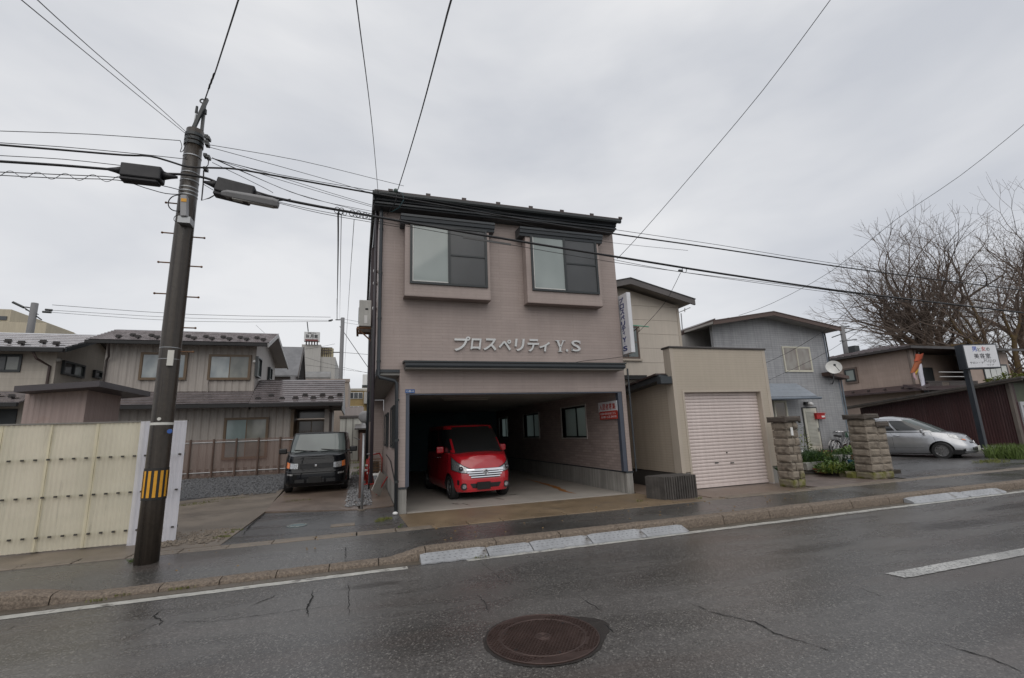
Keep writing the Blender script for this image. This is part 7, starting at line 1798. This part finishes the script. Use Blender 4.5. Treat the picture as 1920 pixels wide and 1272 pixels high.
cy_ = 14.2; c = at(702, 880, Y=cy_); g = gz(cy_)+.01
ct = thing('red_cart', 'old red hand cart with thin tubes and a rusty basket against the side wall', 'cart', (c.x, cy_, g))
REDT = mat('old_red_enamel', (.30, .02, .02), .5, 0, .3)
MB().tube([(c.x-.16, cy_-.2, g+.25), (c.x-.17, cy_-.15, g+.75), (c.x-.12, cy_-.1, g+.92), (c.x+.14, cy_-.1, g+.95)], .018, 8).build('handle', REDT, ct, smooth=True)
MB().tube([(c.x+.18, cy_-.2, g+.25), (c.x+.20, cy_-.15, g+.80), (c.x+.14, cy_-.1, g+.93)], .018, 8).build('handle', REDT, ct, smooth=True)
MB().tube([(c.x-.22, cy_-.3, g+.95), (c.x+.02, cy_-.3, g+.97)], .014, 8).build('bar', STEEL, ct)
for s in (-.15, .17):
    MB().torus((c.x+s, cy_-.25, g+.21), .19, .022, (1, 0, 0), 24, 6).build('wheel', TYRE, ct, smooth=True); MB().cyl((c.x+s-.02, cy_-.25, g+.21), (c.x+s+.02, cy_-.25, g+.21), .03, n=10).build('hub', STEEL, ct)
bm_ = MB()
for k in range(6):
    z = g+.42+.075*k; bm_.box(c.x-.14, c.x+.17, cy_-.02, cy_-.012, z, z+.01); bm_.box(c.x-.14, c.x+.17, cy_-.35, cy_-.342, z, z+.01)
for k in range(9): x = c.x-.14+.31*k/8; bm_.box(x, x+.008, cy_-.36, cy_-.35, g+.42, g+.82)
bm_.box(c.x-.14, c.x+.17, cy_-.35, cy_, g+.40, g+.415); bm_.build('basket', RUST, ct)
MB().box(c.x-.1, c.x+.12, cy_-.32, cy_-.05, g+.42, g+.75).build('sack', mat('dark_sack', (.05, .045, .035), .8, 0, .4, 8), ct, bevel=.04, seg=2)
MB().box(c.x-.05, c.x+.12, cy_-.5, cy_-.36, g+.38, g+.43).build('white_tray', WHITEP, ct)
by_ = 12.6; b0 = at(714, 917, Y=by_); g = gz(by_)
bd = thing('white_board', 'small white board leaning askew against the side wall foundation', 'board', (b0.x, by_, g))
MB().obox((b0.x-.03, by_, g+.30), (.36, .02, .50), Matrix.Rotation(math.radians(24), 3, 'Y') @ Matrix.Rotation(math.radians(-18), 3, 'X') @ Matrix.Rotation(math.radians(45), 3, 'Z')).build('board', mat('greyish_board', (.40, .39, .36), .5, 0, .15), bd)
MB().tube([(b0.x-.1, by_+.05, g+.03), (b0.x+.16, by_+.05, g+.45)], .018, 6).build('red_leg', REDT, bd)
p = at(741, 966, Z=.01); pb_ = thing('white_pebble', 'small pale stone at the foot of the corner downpipe', 'stone', p); MB().sph(p+Vector((0, 0, .03)), .045, 9, 6, (1.2, .9, .7)).build('stone', WHITEP, pb_, smooth=True)
# rust smear across the garage floor
SM = mat('rust_smear', (.34, .14, .035), .55, 0, .3, 14)
def splash(name, pix, wd, m, z, par, seed=0):
    r = random.Random(seed); P = [at(px, py, Z=z) for px, py in pix]; Q = []
    for a, b_ in zip(P, P[1:]):
        for i in range(8): Q.append(a.lerp(b_, i/8))
    Q.append(P[-1]); L = len(Q); vs = []
    for i, p in enumerate(Q):
        t_ = (Q[min(i+1, L-1)]-Q[max(i-1, 0)]).normalized(); nn = Vector((-t_.y, t_.x, 0)); h = wd*math.sin(math.pi*(i+.3)/(L))*r.uniform(.6, 1.2)/2; vs += [(p.x+nn.x*h, p.y+nn.y*h, z+.002), (p.x-nn.x*h, p.y-nn.y*h, z+.002)]
    return MB().add(vs, [(2*i, 2*i+1, 2*i+3, 2*i+2) for i in range(L-1)]).build(name, m, par)
splash('rust_streak', [(985, 898), (1012, 905), (1040, 913), (1060, 922), (1080, 926)], .17, SM, .013, slab_, 1)
DW = mat('damp_patch', (.10, .075, .055), .3, 0, .2, 9)
for k, (pix, wd) in enumerate([([(955, 928), (975, 927)], .06), ([(846, 944), (862, 946)], .05), ([(866, 944), (882, 948)], .04), ([(925, 934), (945, 937)], .05)]): splash('damp_spot', pix, wd, DW, .013, slab_, k+5)

# ================================================================== stone gate pillars
STN = mat('weathered_sandstone', (.235, .20, .16), .8, 0, .25, 5, .1, .9, 28, alt=(.07, .055, .042), altp=(.50, .72))
STM = mat('mossy_sandstone', (.19, .165, .115), .85, 0, .3, 6, 0, .9, 28, alt=(.125, .125, .028), altp=(.44, .60))
STD = mat('dark_cap_stone', (.075, .062, .052), .8, 0, .3, 6, 0, .9, 28)
def stone(x0, x1, y0_, y1_, z0, z1, m, par, seed):
    r = random.Random(seed); n_ = 5; mb = MB(); vs = []; fs = []
    def jit(v, k): return k*noise.noise(Vector(v)*6+Vector((seed, 0, 0)))
    bm = bmesh.new(); bmesh.ops.create_cube(bm, size=1); bmesh.ops.subdivide_edges(bm, edges=bm.edges[:], cuts=3, use_grid_fill=True)
    q = par; off = Vector(par.location)
    for v in bm.verts:
        p = Vector(((x0+x1)/2+v.co.x*(x1-x0), (y0_+y1_)/2+v.co.y*(y1_-y0_), (z0+z1)/2+v.co.z*(z1-z0)))
        c = Vector((abs(v.co.x), abs(v.co.y), abs(v.co.z)))*2; edge_ = sorted((c.x, c.y, c.z))[1]
        d = Vector((v.co.x, v.co.y, 0)).normalized()
        k = -.016 if edge_ > .99 else .010
        p += d*(k+.016*noise.noise(p*9+Vector((seed, 0, 0))))+Vector((0, 0, .004*noise.noise(p*7))); v.co = p-off
    me = bpy.data.meshes.new('stone'); bm.to_mesh(me); bm.free(); me.materials.append(m)
    o = bpy.data.objects.new('stone', me); COL.objects.link(o); o.parent = par; return o
def pillar(x0, x1, y0_, y1_, ztop_, name, label, cap=True, zs=None, moss=2, depth_cols=1, cols=1):
    t = thing(name, label, 'gate pillar', ((x0+x1)/2, (y0_+y1_)/2, 0)); n_ = zs; h = (ztop_-(.13 if cap else 0))/n_
    MB().box(x0+.04, x1-.04, y0_+.04, y1_-.04, -.1, ztop_-.1).build('mortar_core', mat('dark_joint', (.035, .03, .025), .9) if 'dark_joint' not in bpy.data.materials else bpy.data.materials['dark_joint'], t)
    for k in range(n_):
        split = [(x0, x1)] if cols == 1 else ([(x0, x0+(x1-x0)*.62), (x0+(x1-x0)*.62, x1)] if k % 2 else [(x0, x0+(x1-x0)*.38), (x0+(x1-x0)*.38, x1)])
        for i, (a, b_) in enumerate(split): stone(a+.004, b_-.004, y0_+.0, y1_, k*h+.006, (k+1)*h-.006, STM if k < moss and (k == 0 or i == len(split)-1) else STN, t, int(x0*100)+k*7+i)
    if cap: stone(x0-.06, x1+.07, y0_-.06, y1_+.06, ztop_-.13, ztop_, STD, t, int(x0*50))
    return t
# left pillar
b0, b1 = at(1476, 912, Z=0), at(1514, 916, Z=0); yfp = 8.55
x1 = at(1514, 914, Y=yfp).x; x0 = x1-.38; zt_ = at(1475, 781, Y=yfp).z
pl_ = pillar(x0, x1, yfp, yfp+.42, zt_, 'gate_pillar', 'left rough stone gate pillar with a small white name plate, moss at its foot', True, 8, 2, cols=2)
p = at(1485, 809, Y=yfp-.03); npl = thing('name_plate', 'small white upright name plate on the left gate pillar', 'name plate', p); MB().box(p.x-.03, p.x+.035, yfp-.035, yfp-.012, p.z-.10, p.z+.09).build('plate', WHITEP, npl, bevel=.005)
# right pillar and the lower one joined behind it
A_ = at(1637, 901, Z=0); x0 = A_.x+.06; x1 = x0+.43; yq = A_.y; zt_ = 1.62

pr_ = pillar(x0, x1, yq, yq+.46, zt_, 'gate_pillar', 'right rough stone gate pillar, the tall one of the joined pair', True, 8, 1, cols=1)
x2 = max(at(1682, 896, Y=yq).x, x1+.3); zt2 = 1.41
pq_ = pillar(x1+.01, x2, yq+.03, yq+.46, zt2, 'gate_pillar', 'lower stone pillar joined to the right side of the right gate pillar', True, 7, 1, cols=1)
# low stone edging of the flower bed left of it
ed = thing('bed_edging', 'low mossy stone edging of the flower bed running back from the right gate pillar', 'edging', (x0-.3, 9.3, 0))
ex = x0; 
E2 = at(1508, 883, Z=0)
for k in range(8):
    y_ = yq+.47+k*(E2.y-yq-.47)/8; xx0 = x0+(E2.x-x0)*(k+.5)/8; stone(xx0-.07, xx0+.06, y_, y_+(E2.y-yq-.47)/8-.012, -.04, .17-.005*k, STM if k < 2 else STD, ed, 400+k)
# flower bed soil
bedm = mat('dark_soil', (.035, .028, .02), .9, 0, .4, 10, 0, .8, 30)
bed = MB().prism([(x0+.07, yq+.47), (x0+1.9, yq+.6), (x0+3.2, 13.6), (E2.x+.9, 13.6), (E2.x+.07, E2.y)], 'z', -.1, .10).build('flower_bed', bedm, kind='structure')

# ================================================================== potted and bedded plants
def leaves(name, m, par, c, n_, rx, ry, rz, ll, lw, seed, up=.5, kind=None):
    r = random.Random(seed); mb = MB()
    for i in range(n_):
        q = r.uniform(0, 6.283); rr = math.sqrt(r.random()); p = Vector((c[0]+rx*rr*math.cos(q), c[1]+ry*rr*math.sin(q), c[2]+rz*r.random()*(1-.5*rr)))
        d = Vector((math.cos(q+r.uniform(-1, 1)), math.sin(q+r.uniform(-1, 1)), up+r.uniform(-.4, .5))).normalized(); s = d.cross(Vector((0, 0, 1))).normalized()*lw*r.uniform(.6, 1.2); L = ll*r.uniform(.6, 1.3)
        mid = p+d*L*.5+Vector((0, 0, -.0)); tip = p+d*L+Vector((0, 0, -L*.25)); mb.add([p, mid+s, tip, mid-s], [(0, 1, 2, 3)])
    return mb.build(name, m, par, recalc=False, kind=kind)
LG = mat('bright_leaf', (.10, .17, .035), .45, 0, .35, 14); LD = mat('deep_leaf', (.035, .075, .022), .45, 0, .35, 14); LY = mat('yellow_green_leaf', (.16, .19, .03), .5, 0, .3, 14)
STEM = mat('plant_stem', (.06, .07, .03), .6)
def blades(name, m, par, c, n_, rx, ry, h, w_, seed, lean=.35, kind=None):
    r = random.Random(seed); mb = MB()
    for i in range(n_):
        q = r.uniform(0, 6.283); rr = math.sqrt(r.random()); p = Vector((c[0]+rx*rr*math.cos(q), c[1]+ry*rr*math.sin(q), c[2])); d = Vector((r.uniform(-1, 1), r.uniform(-1, 1), 0))*lean*h; H = h*r.uniform(.55, 1.1)
        s = Vector((r.uniform(-1, 1), r.uniform(-1, 1), 0)).normalized()*w_
        mb.add([p-s, p+s, p+d*.35+Vector((0, 0, H*.6))+s*.7, p+d+Vector((0, 0, H)), p+d*.35+Vector((0, 0, H*.6))-s*.7], [(0, 1, 2, 3, 4)])
    return mb.build(name, m, par, recalc=False, kind=kind)
TUB = mat('white_plastic_planter', (.50, .50, .47), .45, 0, .1, 4, .2); TER = mat('terracotta', (.28, .10, .05), .7, 0, .15); BLP = mat('blue_plastic_pot', (.03, .16, .32), .4, 0, .1)
def tub(p, L, W_, H, m, par, ang=0):
    R_2 = Matrix.Rotation(ang, 3, 'Z'); vs = []
    for z, k in ((0, .86), (H*.85, .98), (H*.85, 1.05), (H, 1.05), (H, .95), (H*.9, .93)):
        for sx_, sy_ in ((-1, -1), (1, -1), (1, 1), (-1, 1)): vs.append(Vector(p)+R_2 @ Vector((sx_*L/2*k, sy_*W_/2*k, z)))
    return MB().add(vs, [(j*4+i, j*4+(i+1) % 4, (j+1)*4+(i+1) % 4, (j+1)*4+i) for j in range(5) for i in range(4)]+[(0, 3, 2, 1), (20, 21, 22, 23)]).build('planter', m, par, bevel=.008)
def pot(p, r_, H, m, par):
    o = MB().tube([Vector(p), Vector(p)+Vector((0, 0, H*.86)), Vector(p)+Vector((0, 0, H*.86)), Vector(p)+Vector((0, 0, H))], [r_*.72, r_*.95, r_*1.05, r_*1.05], 20).build('pot', m, par); return o
def gp3(px, py, z=.13): return at(px, py, Z=z)
yb5 = 10.4
def plant(name, label, px, py, z, make):
    p = at(px, py, Z=z); t = thing(name, label, 'plant', p); make(p, t); return t
plant('planter_box', 'long white planter box crowded with green stalks behind the left gate pillar', 1527, 880, .12, lambda p, t: (tub(p, 1.0, .26, .22, TUB, t, .1), blades('foliage', LD, t, p+Vector((0, .02, .18)), 420, .48, .13, .42, .008, 1), leaves('foliage', LG, t, p+Vector((0, 0, .2)), 420, .6, .2, .26, .10, .022, 2)))
plant('planter_box', 'shallow rust-coloured planter box with broad pale leaves in front of the path', 1560, 886, .05, lambda p, t: (tub(p, .95, .30, .12, TER, t, -.1), leaves('foliage', LG, t, p+Vector((0, 0, .10)), 260, .5, .2, .22, .15, .035, 3), blades('foliage', LG, t, p+Vector((0, 0, .08)), 80, .4, .12, .3, .01, 4)))
plant('potted_plant', 'bright blue pot with a leafy plant beside the right gate pillar', 1603, 878, .16, lambda p, t: (pot(p, .15, .22, BLP, t), leaves('foliage', LD, t, p+Vector((0, 0, .20)), 120, .22, .18, .28, .11, .025, 5)))
plant('potted_plant', 'white rectangular pot with a round leafy plant between bed and bicycles', 1580, 868, .18, lambda p, t: (tub(p, .42, .26, .24, TUB, t), leaves('foliage', LG, t, p+Vector((.22, 0, .22)), 200, .34, .25, .30, .10, .03, 6)))
plant('potted_plant', 'leafy green plant just left of the right gate pillar', 1598, 866, .18, lambda p, t: (pot(p, .16, .2, TER, t), leaves('foliage', LG, t, p+Vector((0, 0, .18)), 260, .38, .30, .34, .12, .03, 7)))
plant('potted_plant', 'dark blue pot with a bushy plant in the middle of the bed', 1548, 874, .14, lambda p, t: (pot(p, .17, .24, mat('dark_blue_pot', (.03, .04, .07), .4), t), leaves('foliage', LY, t, p+Vector((0, 0, .2)), 170, .28, .2, .25, .10, .03, 8)))
plant('flower_plant', 'flowering plant with white heads and yellow-green leaves right behind the left gate pillar', 1505, 880, .06, lambda p, t: (leaves('foliage', LY, t, p+Vector((0, 0, .05)), 200, .18, .2, .55, .10, .03, 9), [MB().sph(at(x, y, Y=p.y-.1), .05, 8, 6).build('flower_head', WHITEP, t, smooth=True) for x, y in ((1503, 848), (1508, 855), (1502, 857), (1507, 852))], MB().tube([p, at(1503, 850, Y=p.y-.1)], .01, 5).build('stem', STEM, t)))
plant('climbing_shrub', 'thin climbing shrub with sparse leaves before the louvred door', 1510, 862, .15, lambda p, t: ([MB().tube([p, at(1509, 830, Y=p.y+.1), at(1507+k*2, 800+8*k, Y=p.y+.15)], .010, 5).build('stem', STEM, t) for k in (0, 1)], leaves('foliage', LY, t, p+Vector((0, 0, .35)), 110, .26, .2, .65, .12, .03, 10), leaves('foliage', LD, t, p+Vector((0, .1, 1.0)), 30, .12, .1, .6, .10, .025, 11)))
plant('potted_plant', 'wide pot of brownish dried stems below the bicycle', 1597, 848, .18, lambda p, t: (tub(p, .75, .35, .22, mat('brown_box', (.12, .07, .045), .7, 0, .2), t), leaves('foliage', mat('dry_leaf', (.20, .11, .05), .7, 0, .3, 12), t, p+Vector((0, 0, .2)), 200, .4, .22, .2, .10, .025, 12)))
plant('potted_plant', 'small terracotta pot with a seedling in the back of the bed', 1549, 858, .16, lambda p, t: (pot(p, .11, .16, TER, t), leaves('foliage', LD, t, p+Vector((0, 0, .14)), 40, .12, .1, .18, .08, .02, 13)))
plant('potted_plant', 'low red tray pot at the foot of the door', 1550, 850, .16, lambda p, t: (tub(p, .9, .3, .10, mat('red_tray', (.30, .05, .03), .5), t), leaves('foliage', LD, t, p+Vector((.1, 0, .1)), 30, .3, .1, .1, .06, .02, 14)))
plant('potted_plant', 'pale low pot with trailing stems in the middle of the bed', 1573, 878, .14, lambda p, t: (tub(p, .5, .25, .14, TUB, t), leaves('foliage', LD, t, p+Vector((0, 0, .13)), 130, .35, .2, .18, .10, .02, 15), blades('foliage', LD, t, p+Vector((0, 0, .1)), 60, .3, .15, .35, .008, 16)))

plant('bed_plants', 'mass of narrow green leaves filling the back of the flower bed', 1540, 866, .10, lambda p, t: (blades('foliage', LD, t, p, 700, 1.1, .5, .42, .010, 40), leaves('foliage', LG, t, p, 500, 1.0, .5, .28, .12, .03, 41)))
plant('bed_plants', 'bright leafy clump at the front edge of the flower bed', 1572, 886, .10, lambda p, t: (leaves('foliage', LG, t, p, 420, .5, .35, .26, .13, .035, 42), blades('foliage', LY, t, p, 160, .5, .3, .3, .008, 43)))
plant('bed_plants', 'low green clump between the blue pot and the pillar', 1612, 884, .10, lambda p, t: (leaves('foliage', LG, t, p, 260, .35, .3, .3, .12, .03, 44),))
stp = at(1525, 857, Y=14.75); ds_ = thing('door_step', 'pale concrete step in front of the louvred door', 'step', (stp.x, 14.6, 0)); bx('slab', WHITEP, ds_, stp.x-.5, stp.x+.5, 14.4, 14.98, -.05, .15, bevel=.01)
# ================================================================== bicycles
def bicycle(label, loc, rz, frame_m, basket_m, fender_m):
    t = thing('bicycle', label, 'bicycle', loc); t.rotation_euler[2] = rz; r_ = .31
    def W(u): 
        w_ = MB().torus((u, 0, r_), r_, .020, (0, 1, 0), 36, 8).build('wheel', TYRE, t, smooth=True, local=True)
        MB().torus((u, 0, r_), r_-.028, .009, (0, 1, 0), 36, 5).build('rim', CHROME, w_, smooth=True, local=True)
        s = MB()
        for k in range(16): q = math.pi*2*k/16; s.tube([(u, .02*(-1)**k, r_), (u+(r_-.03)*math.cos(q), 0, r_+(r_-.03)*math.sin(q))], .0025, 4, False)
        s.build('spokes', CHROME, w_, local=True, kind='stuff')
        a = []; 
        for k in range(15): q = math.radians(10+ (k*150/14)) if u < .5 else math.radians(30+k*140/14); a.append((u+(r_+.035)*math.cos(q), 0, r_+(r_+.035)*math.sin(q)))
        f_ = MB(); 
        for p, q in zip(a, a[1:]):
            f_.add([(p[0], -.028, p[2]), (p[0], .028, p[2]), (q[0], .028, q[2]), (q[0], -.028, q[2]), (p[0]*1, -.028, p[2]-.006), (p[0], .028, p[2]-.006), (q[0], .028, q[2]-.006), (q[0], -.028, q[2]-.006)], [(0, 1, 2, 3), (4, 7, 6, 5), (0, 3, 7, 4), (1, 5, 6, 2)])
        f_.build('mudguard', fender_m, w_, local=True)
    W(0); W(1.07)
    f = MB(); bb = (.42, 0, .27); st2 = (.30, 0, .62); hd = (.90, 0, .72); hd2 = (.93, 0, .62)
    f.tube([(0, 0, r_), bb], .012, 8); f.tube([(0, 0, r_), st2], .010, 8); f.tube([bb, st2, (.27, 0, .74)], .016, 8); f.tube([bb, (.70, 0, .42), hd2], .020, 8); f.tube([(.36, 0, .46), (.66, 0, .50), hd], .016, 8); f.tube([hd2, (1.0, 0, .50), (1.07, 0, r_)], .014, 8); f.tube([hd2, hd, (.87, 0, .90)], .014, 8)
    f.build('frame', frame_m, t, smooth=True, local=True)
    MB().tube([(.66, .26, .95), (.80, .22, .97), (.87, 0, .93), (.80, -.22, .97), (.66, -.26, .95)], .012, 8).build('handlebar', CHROME, t, smooth=True, local=True)
    for s in (1, -1): MB().tube([(.66, s*.26, .95), (.56, s*.27, .94)], .017, 8).build('grip', BLACK, t, local=True)
    MB().sph((.25, 0, .80), .5, 14, 8, (.26, .17, .09)).build('saddle', BLACK, t, smooth=True, local=True)
    b_ = MB(); 
    for k in range(9):
        x = .93+.32*k/8
        for s in (-.15, .15): b_.box(x-.004, x+.004, s-.003, s+.003, .72, .95)
    for k in range(5):
        z = .72+.23*k/4
        for s in (-.15, .15): b_.box(.93, 1.25, s-.003, s+.003, z-.004, z+.004)
        b_.box(.926, .932, -.15, .15, z-.004, z+.004); b_.box(1.248, 1.254, -.15, .15, z-.004, z+.004)
    for k in range(9):
        y_ = -.15+.3*k/8; b_.box(.926, .932, y_-.003, y_+.003, .72, .95); b_.box(1.248, 1.254, y_-.003, y_+.003, .72, .95); b_.box(.93, 1.25, y_-.004, y_+.004, .716, .722)
    b_.build('basket', basket_m, t, local=True)
    MB().box(-.14, .22, -.06, .06, .655, .672).build('rack', CHROME, t, local=True)
    MB().cyl((.42, -.05, .27), (.42, -.035, .27), .09, n=20).build('chain_ring', STEEL, t, local=True)
    for s in (1, -1): MB().tube([(.42, s*.06, .27), (.42+s*.12, s*.07, .27-s*.1)], .010, 6).box(.42+s*.12-.045, .42+s*.12+.045, s*.08-.03, s*.08+.03, .27-s*.1-.01, .27-s*.1+.01).build('pedal', BLACK, t, local=True)
    return t
GRB = mat('green_basket', (.02, .14, .07), .5)
p = at(1564, 849, Z=.05)
bicycle('silver bicycle nearer the garden with a green front basket', (at(1570, 838, Y=14.1).x, 14.1, .05), math.radians(8), mat('silver_frame', (.45, .45, .46), .3, .6), GRB, mat('pale_mudguard', (.60, .60, .60), .3, .3))
bicycle('dark bicycle behind the silver one against the blue house wall', (at(1564, 838, Y=14.6).x, 14.6, .05), math.radians(6), mat('pale_frame', (.5, .5, .5), .35, .3), mat('grey_wire_basket', (.12, .12, .12), .4, .5), bpy.data.materials['pale_mudguard'])

# ================================================================== weeds and grass
GRS = mat('verge_grass', (.085, .13, .025), .6, 0, .4, 12); GRY = mat('mossy_grass', (.14, .15, .035), .7, 0, .4, 12)
def tuft(pxs, h, n_, rx, ry, m=GRY, z=.01, lean=.8, w_=.004):
    for i, (px, py) in enumerate(pxs):
        p = at(px, py, Z=z); mb = blades('weeds', m, None, p, n_, rx, ry, h, w_, int(px+py), lean, kind='stuff')
tuft([(265, 1051), (252, 1053)], .06, 50, .07, .05, GRS, 0)
tuft([(717, 975), (727, 974), (712, 978)], .05, 60, .10, .06, GRY, .01)
tuft([(560, 940), (536, 934), (596, 925)], .05, 60, .30, .10, GRY, .05); tuft([(658, 948), (650, 951)], .04, 60, .12, .05, GRY, .01)
tuft([(355, 948), (380, 944), (410, 938), (440, 936)], .05, 80, .35, .10, GRY, .07)
tuft([(430, 1000), (445, 995), (420, 1008), (408, 1010)], .04, 50, .10, .05, GRY, .01); tuft([(753, 985), (750, 989)], .03, 20, .03, .03, GRS, .01)
tuft([(345, 893), (370, 890), (400, 888), (430, 886), (460, 884), (490, 882), (520, 879)], .10, 90, .6, .12, GRY, .25, w_=.008)
tuft([(1880, 857), (1895, 856), (1905, 857), (1915, 858), (1888, 859), (1925, 860)], .45, 260, .7, .35, GRS, .02, .5, .012)
tuft([(1862, 866), (1845, 868), (1870, 868)], .10, 120, .5, .2, GRY, .01)
tuft([(1500, 902), (1506, 906)], .05, 30, .05, .05, GRY, .01); tuft([(336, 1105), (350, 1103), (365, 1100)], .03, 30, .12, .03, GRY, -.12)
tuft([(1466, 880), (1468, 886)], .2, 60, .06, .1, LD, .3, .8, .008)
tuft([(672, 880), (668, 870), (674, 890)], .15, 100, .3, .3, LY, .2)
blades('weeds', GRS, None, (.6, 24, .24), 900, .5, 3.0, .35, .012, 77, .5, kind='stuff')

GRIT = mat('road_grit', (.12, .10, .08), .7, 0, .5, 40)
pebbles('grit', 900, (-6, 14, 6.50, 6.64), .007, GRIT, 91, lambda y: RZ+.006)
pebbles('grit', 260, (-3, 12, 5.6, 6.33), .006, GRIT, 92, lambda y: RZ+.004)
pebbles('grit', 500, (-2.8, 9.5, 8.12, 8.75), .008, GRIT, 93, lambda y: .004)
pebbles('grit', 300, (13.2, 24, 8.6, 10.2), .012, GRIT, 94, lambda y: .004)
pebbles('fallen_leaves', 90, (-3, 9.5, 6.9, 8.7), .018, mat('dead_leaf', (.16, .10, .04), .7, 0, .4, 30), 95, lambda y: -.002)
tuft([(500, 1083), (540, 1078), (610, 1068), (225, 1118), (180, 1128), (900, 1046)], .035, 26, .10, .02, GRY, -.12)
tuft([(1340, 905), (1200, 941), (1310, 936)], .05, 24, .08, .03, GRY, .0)
# ================================================================== bare trees behind the brown house
def barkmat(name, c, alt):
    return mat(name, c, .85, 0, .3, 3, 0, .5, 12, alt=alt, altp=(.45, .65))
BARK = barkmat('zelkova_bark', (.17, .115, .085), (.10, .075, .058)); BARKM = barkmat('mossy_bark', (.12, .08, .05), (.14, .10, .03)); TWIG = mat('twig_bark', (.125, .095, .078), .85, 0, .2, 4)
def tree(base, H, spread, seed, label, r0, lean=(0, 0), nlimb=5, fork=.22, bark=None, twigs=True, buds=0, yawbias=None):
    t = thing('bare_tree', label, 'tree', base, 'bare spreading trees behind the brown house')
    r = random.Random(seed); trunk = MB(); crown = MB(); tips = []
    def branch(p, d, L, rad, depth, maxd):
        rad = max(rad, .014); n_ = 4 if depth < 3 else (3 if depth < 5 else 2); path = [p.copy()]; rs = [rad]; q = p.copy(); dd = d.copy()
        for i in range(n_):
            wob = .13 if depth < 2 else (.20 if depth < 5 else .12)
            dd = (dd+Vector((r.gauss(0, wob), r.gauss(0, wob), r.gauss(0, wob*.6)+(.08 if depth < 4 else .02)))).normalized(); q = q+dd*L/n_; path.append(q.copy()); rs.append(rad*(1-.36*(i+1)/n_))
        tgt_ = trunk if depth < 3 else crown
        tgt_.tube(path, rs, 8 if depth < 2 else (5 if depth < 4 else 3), cap=False)
        if depth >= maxd: tips.append(q); return
        k = 2 if r.random() < .55 else 3
        if depth == 0: k = nlimb
        a0 = r.uniform(0, 6.28)
        for i in range(k):
            ax = dd.orthogonal().normalized(); ax = Matrix.Rotation(a0+6.283*i/k+r.uniform(-.4, .4), 3, dd) @ ax
            ang = r.uniform(.30, .62) if depth else r.uniform(.30, .75)*spread
            nd = (Matrix.Rotation(ang, 3, ax) @ dd).normalized(); nd.z = max(nd.z, -.05) if depth < 4 else nd.z
            branch(q, nd.normalized(), L*r.uniform(.62, .86) if depth else L*r.uniform(1.15, 1.6), rs[-1]*(.85 if k == 2 else .74), depth+1, maxd)
        if depth in (1, 2, 3) and maxd > 4:
            for i in range(2):
                j = r.randint(1, n_-1) if n_ > 1 else 1; pp = path[j]; ax = Vector((r.gauss(0, 1), r.gauss(0, 1), r.gauss(0, .4))).normalized(); nd = (dd*.6+ax*.8+Vector((0, 0, .25))).normalized(); branch(pp, nd, L*.5, rs[j]*.42, depth+2, maxd)
    d0 = Vector((lean[0], lean[1], 1)).normalized()
    branch(Vector(base), d0, H*fork, r0, 0, 7)
    zm = sorted(v[2] for v in crown.v)[int(len(crown.v)*.995)]; kz = H/zm; kx = min(1.0, spread*H*.62/max(1, sorted(abs(v[0]-base[0]) for v in crown.v)[int(len(crown.v)*.99)]))
    for mb_ in (trunk, crown): mb_.v = [(base[0]+(v[0]-base[0])*kx, base[1]+(v[1]-base[1])*kx, v[2]*kz) for v in mb_.v]
    print('tree', len(crown.f), len(trunk.f), kz, kx)
    trunk.build('trunk', bark or BARK, t, smooth=True, recalc=False); crown.build('crown', TWIG, t, recalc=False)
    if buds:
        bm2 = MB()
        for p in tips:
            if r.random() < buds:
                s = .10; a = Vector((r.gauss(0, 1), r.gauss(0, 1), r.gauss(0, 1))).normalized()*s; b_ = a.orthogonal().normalized()*s; bm2.add([p-a, p+b_, p+a, p-b_], [(0, 1, 2, 3)])
        bm2.build('young_leaves', mat('spring_leaf', (.20, .17, .06), .7), t, recalc=False)
    return t
ta = at(1742, 690, Y=33); tree((ta.x+3.5, 33, 0), 23, .80, 11, 'left bare spreading tree with many crooked limbs, directly behind the brown house roof', 1.25, (-.06, 0), 7, .17)
tb_ = at(1905, 655, Y=28); tree((tb_.x+.5, 28, 0), 23.0, .85, 29, 'tall bare tree with a thick mossy leaning trunk at the right edge', 1.45, (-.22, 0), 5, .26, BARKM)
tc_ = at(1960, 655, Y=30); tree((tc_.x+3, 31, 0), 25, .9, 37, 'bare tree partly outside the right edge, crown reaching highest', 1.2, (-.05, 0), 5, .22)
td_ = at(1820, 690, Y=42); tree((td_.x, 42, 0), 22, 1.1, 41, 'farther bare tree between the two big ones, dotted with yellowish young leaves', .4, (0, 0), 6, .18, None, True, .55)
# low greenery behind the shed roof at the right edge
hg = thing('hedge_shrub', 'low green shrub tops showing over the shed roof at the right edge', 'shrub', at(1890, 705, Y=17)); p = at(1900, 712, Y=17)
leaves('foliage', LY, hg, p-Vector((0, 0, .5)), 900, 2.2, .8, 1.0, .22, .06, 90); MB().tube([(p.x, 17, 0), p], .06, 6).build('stem', STEM, hg)
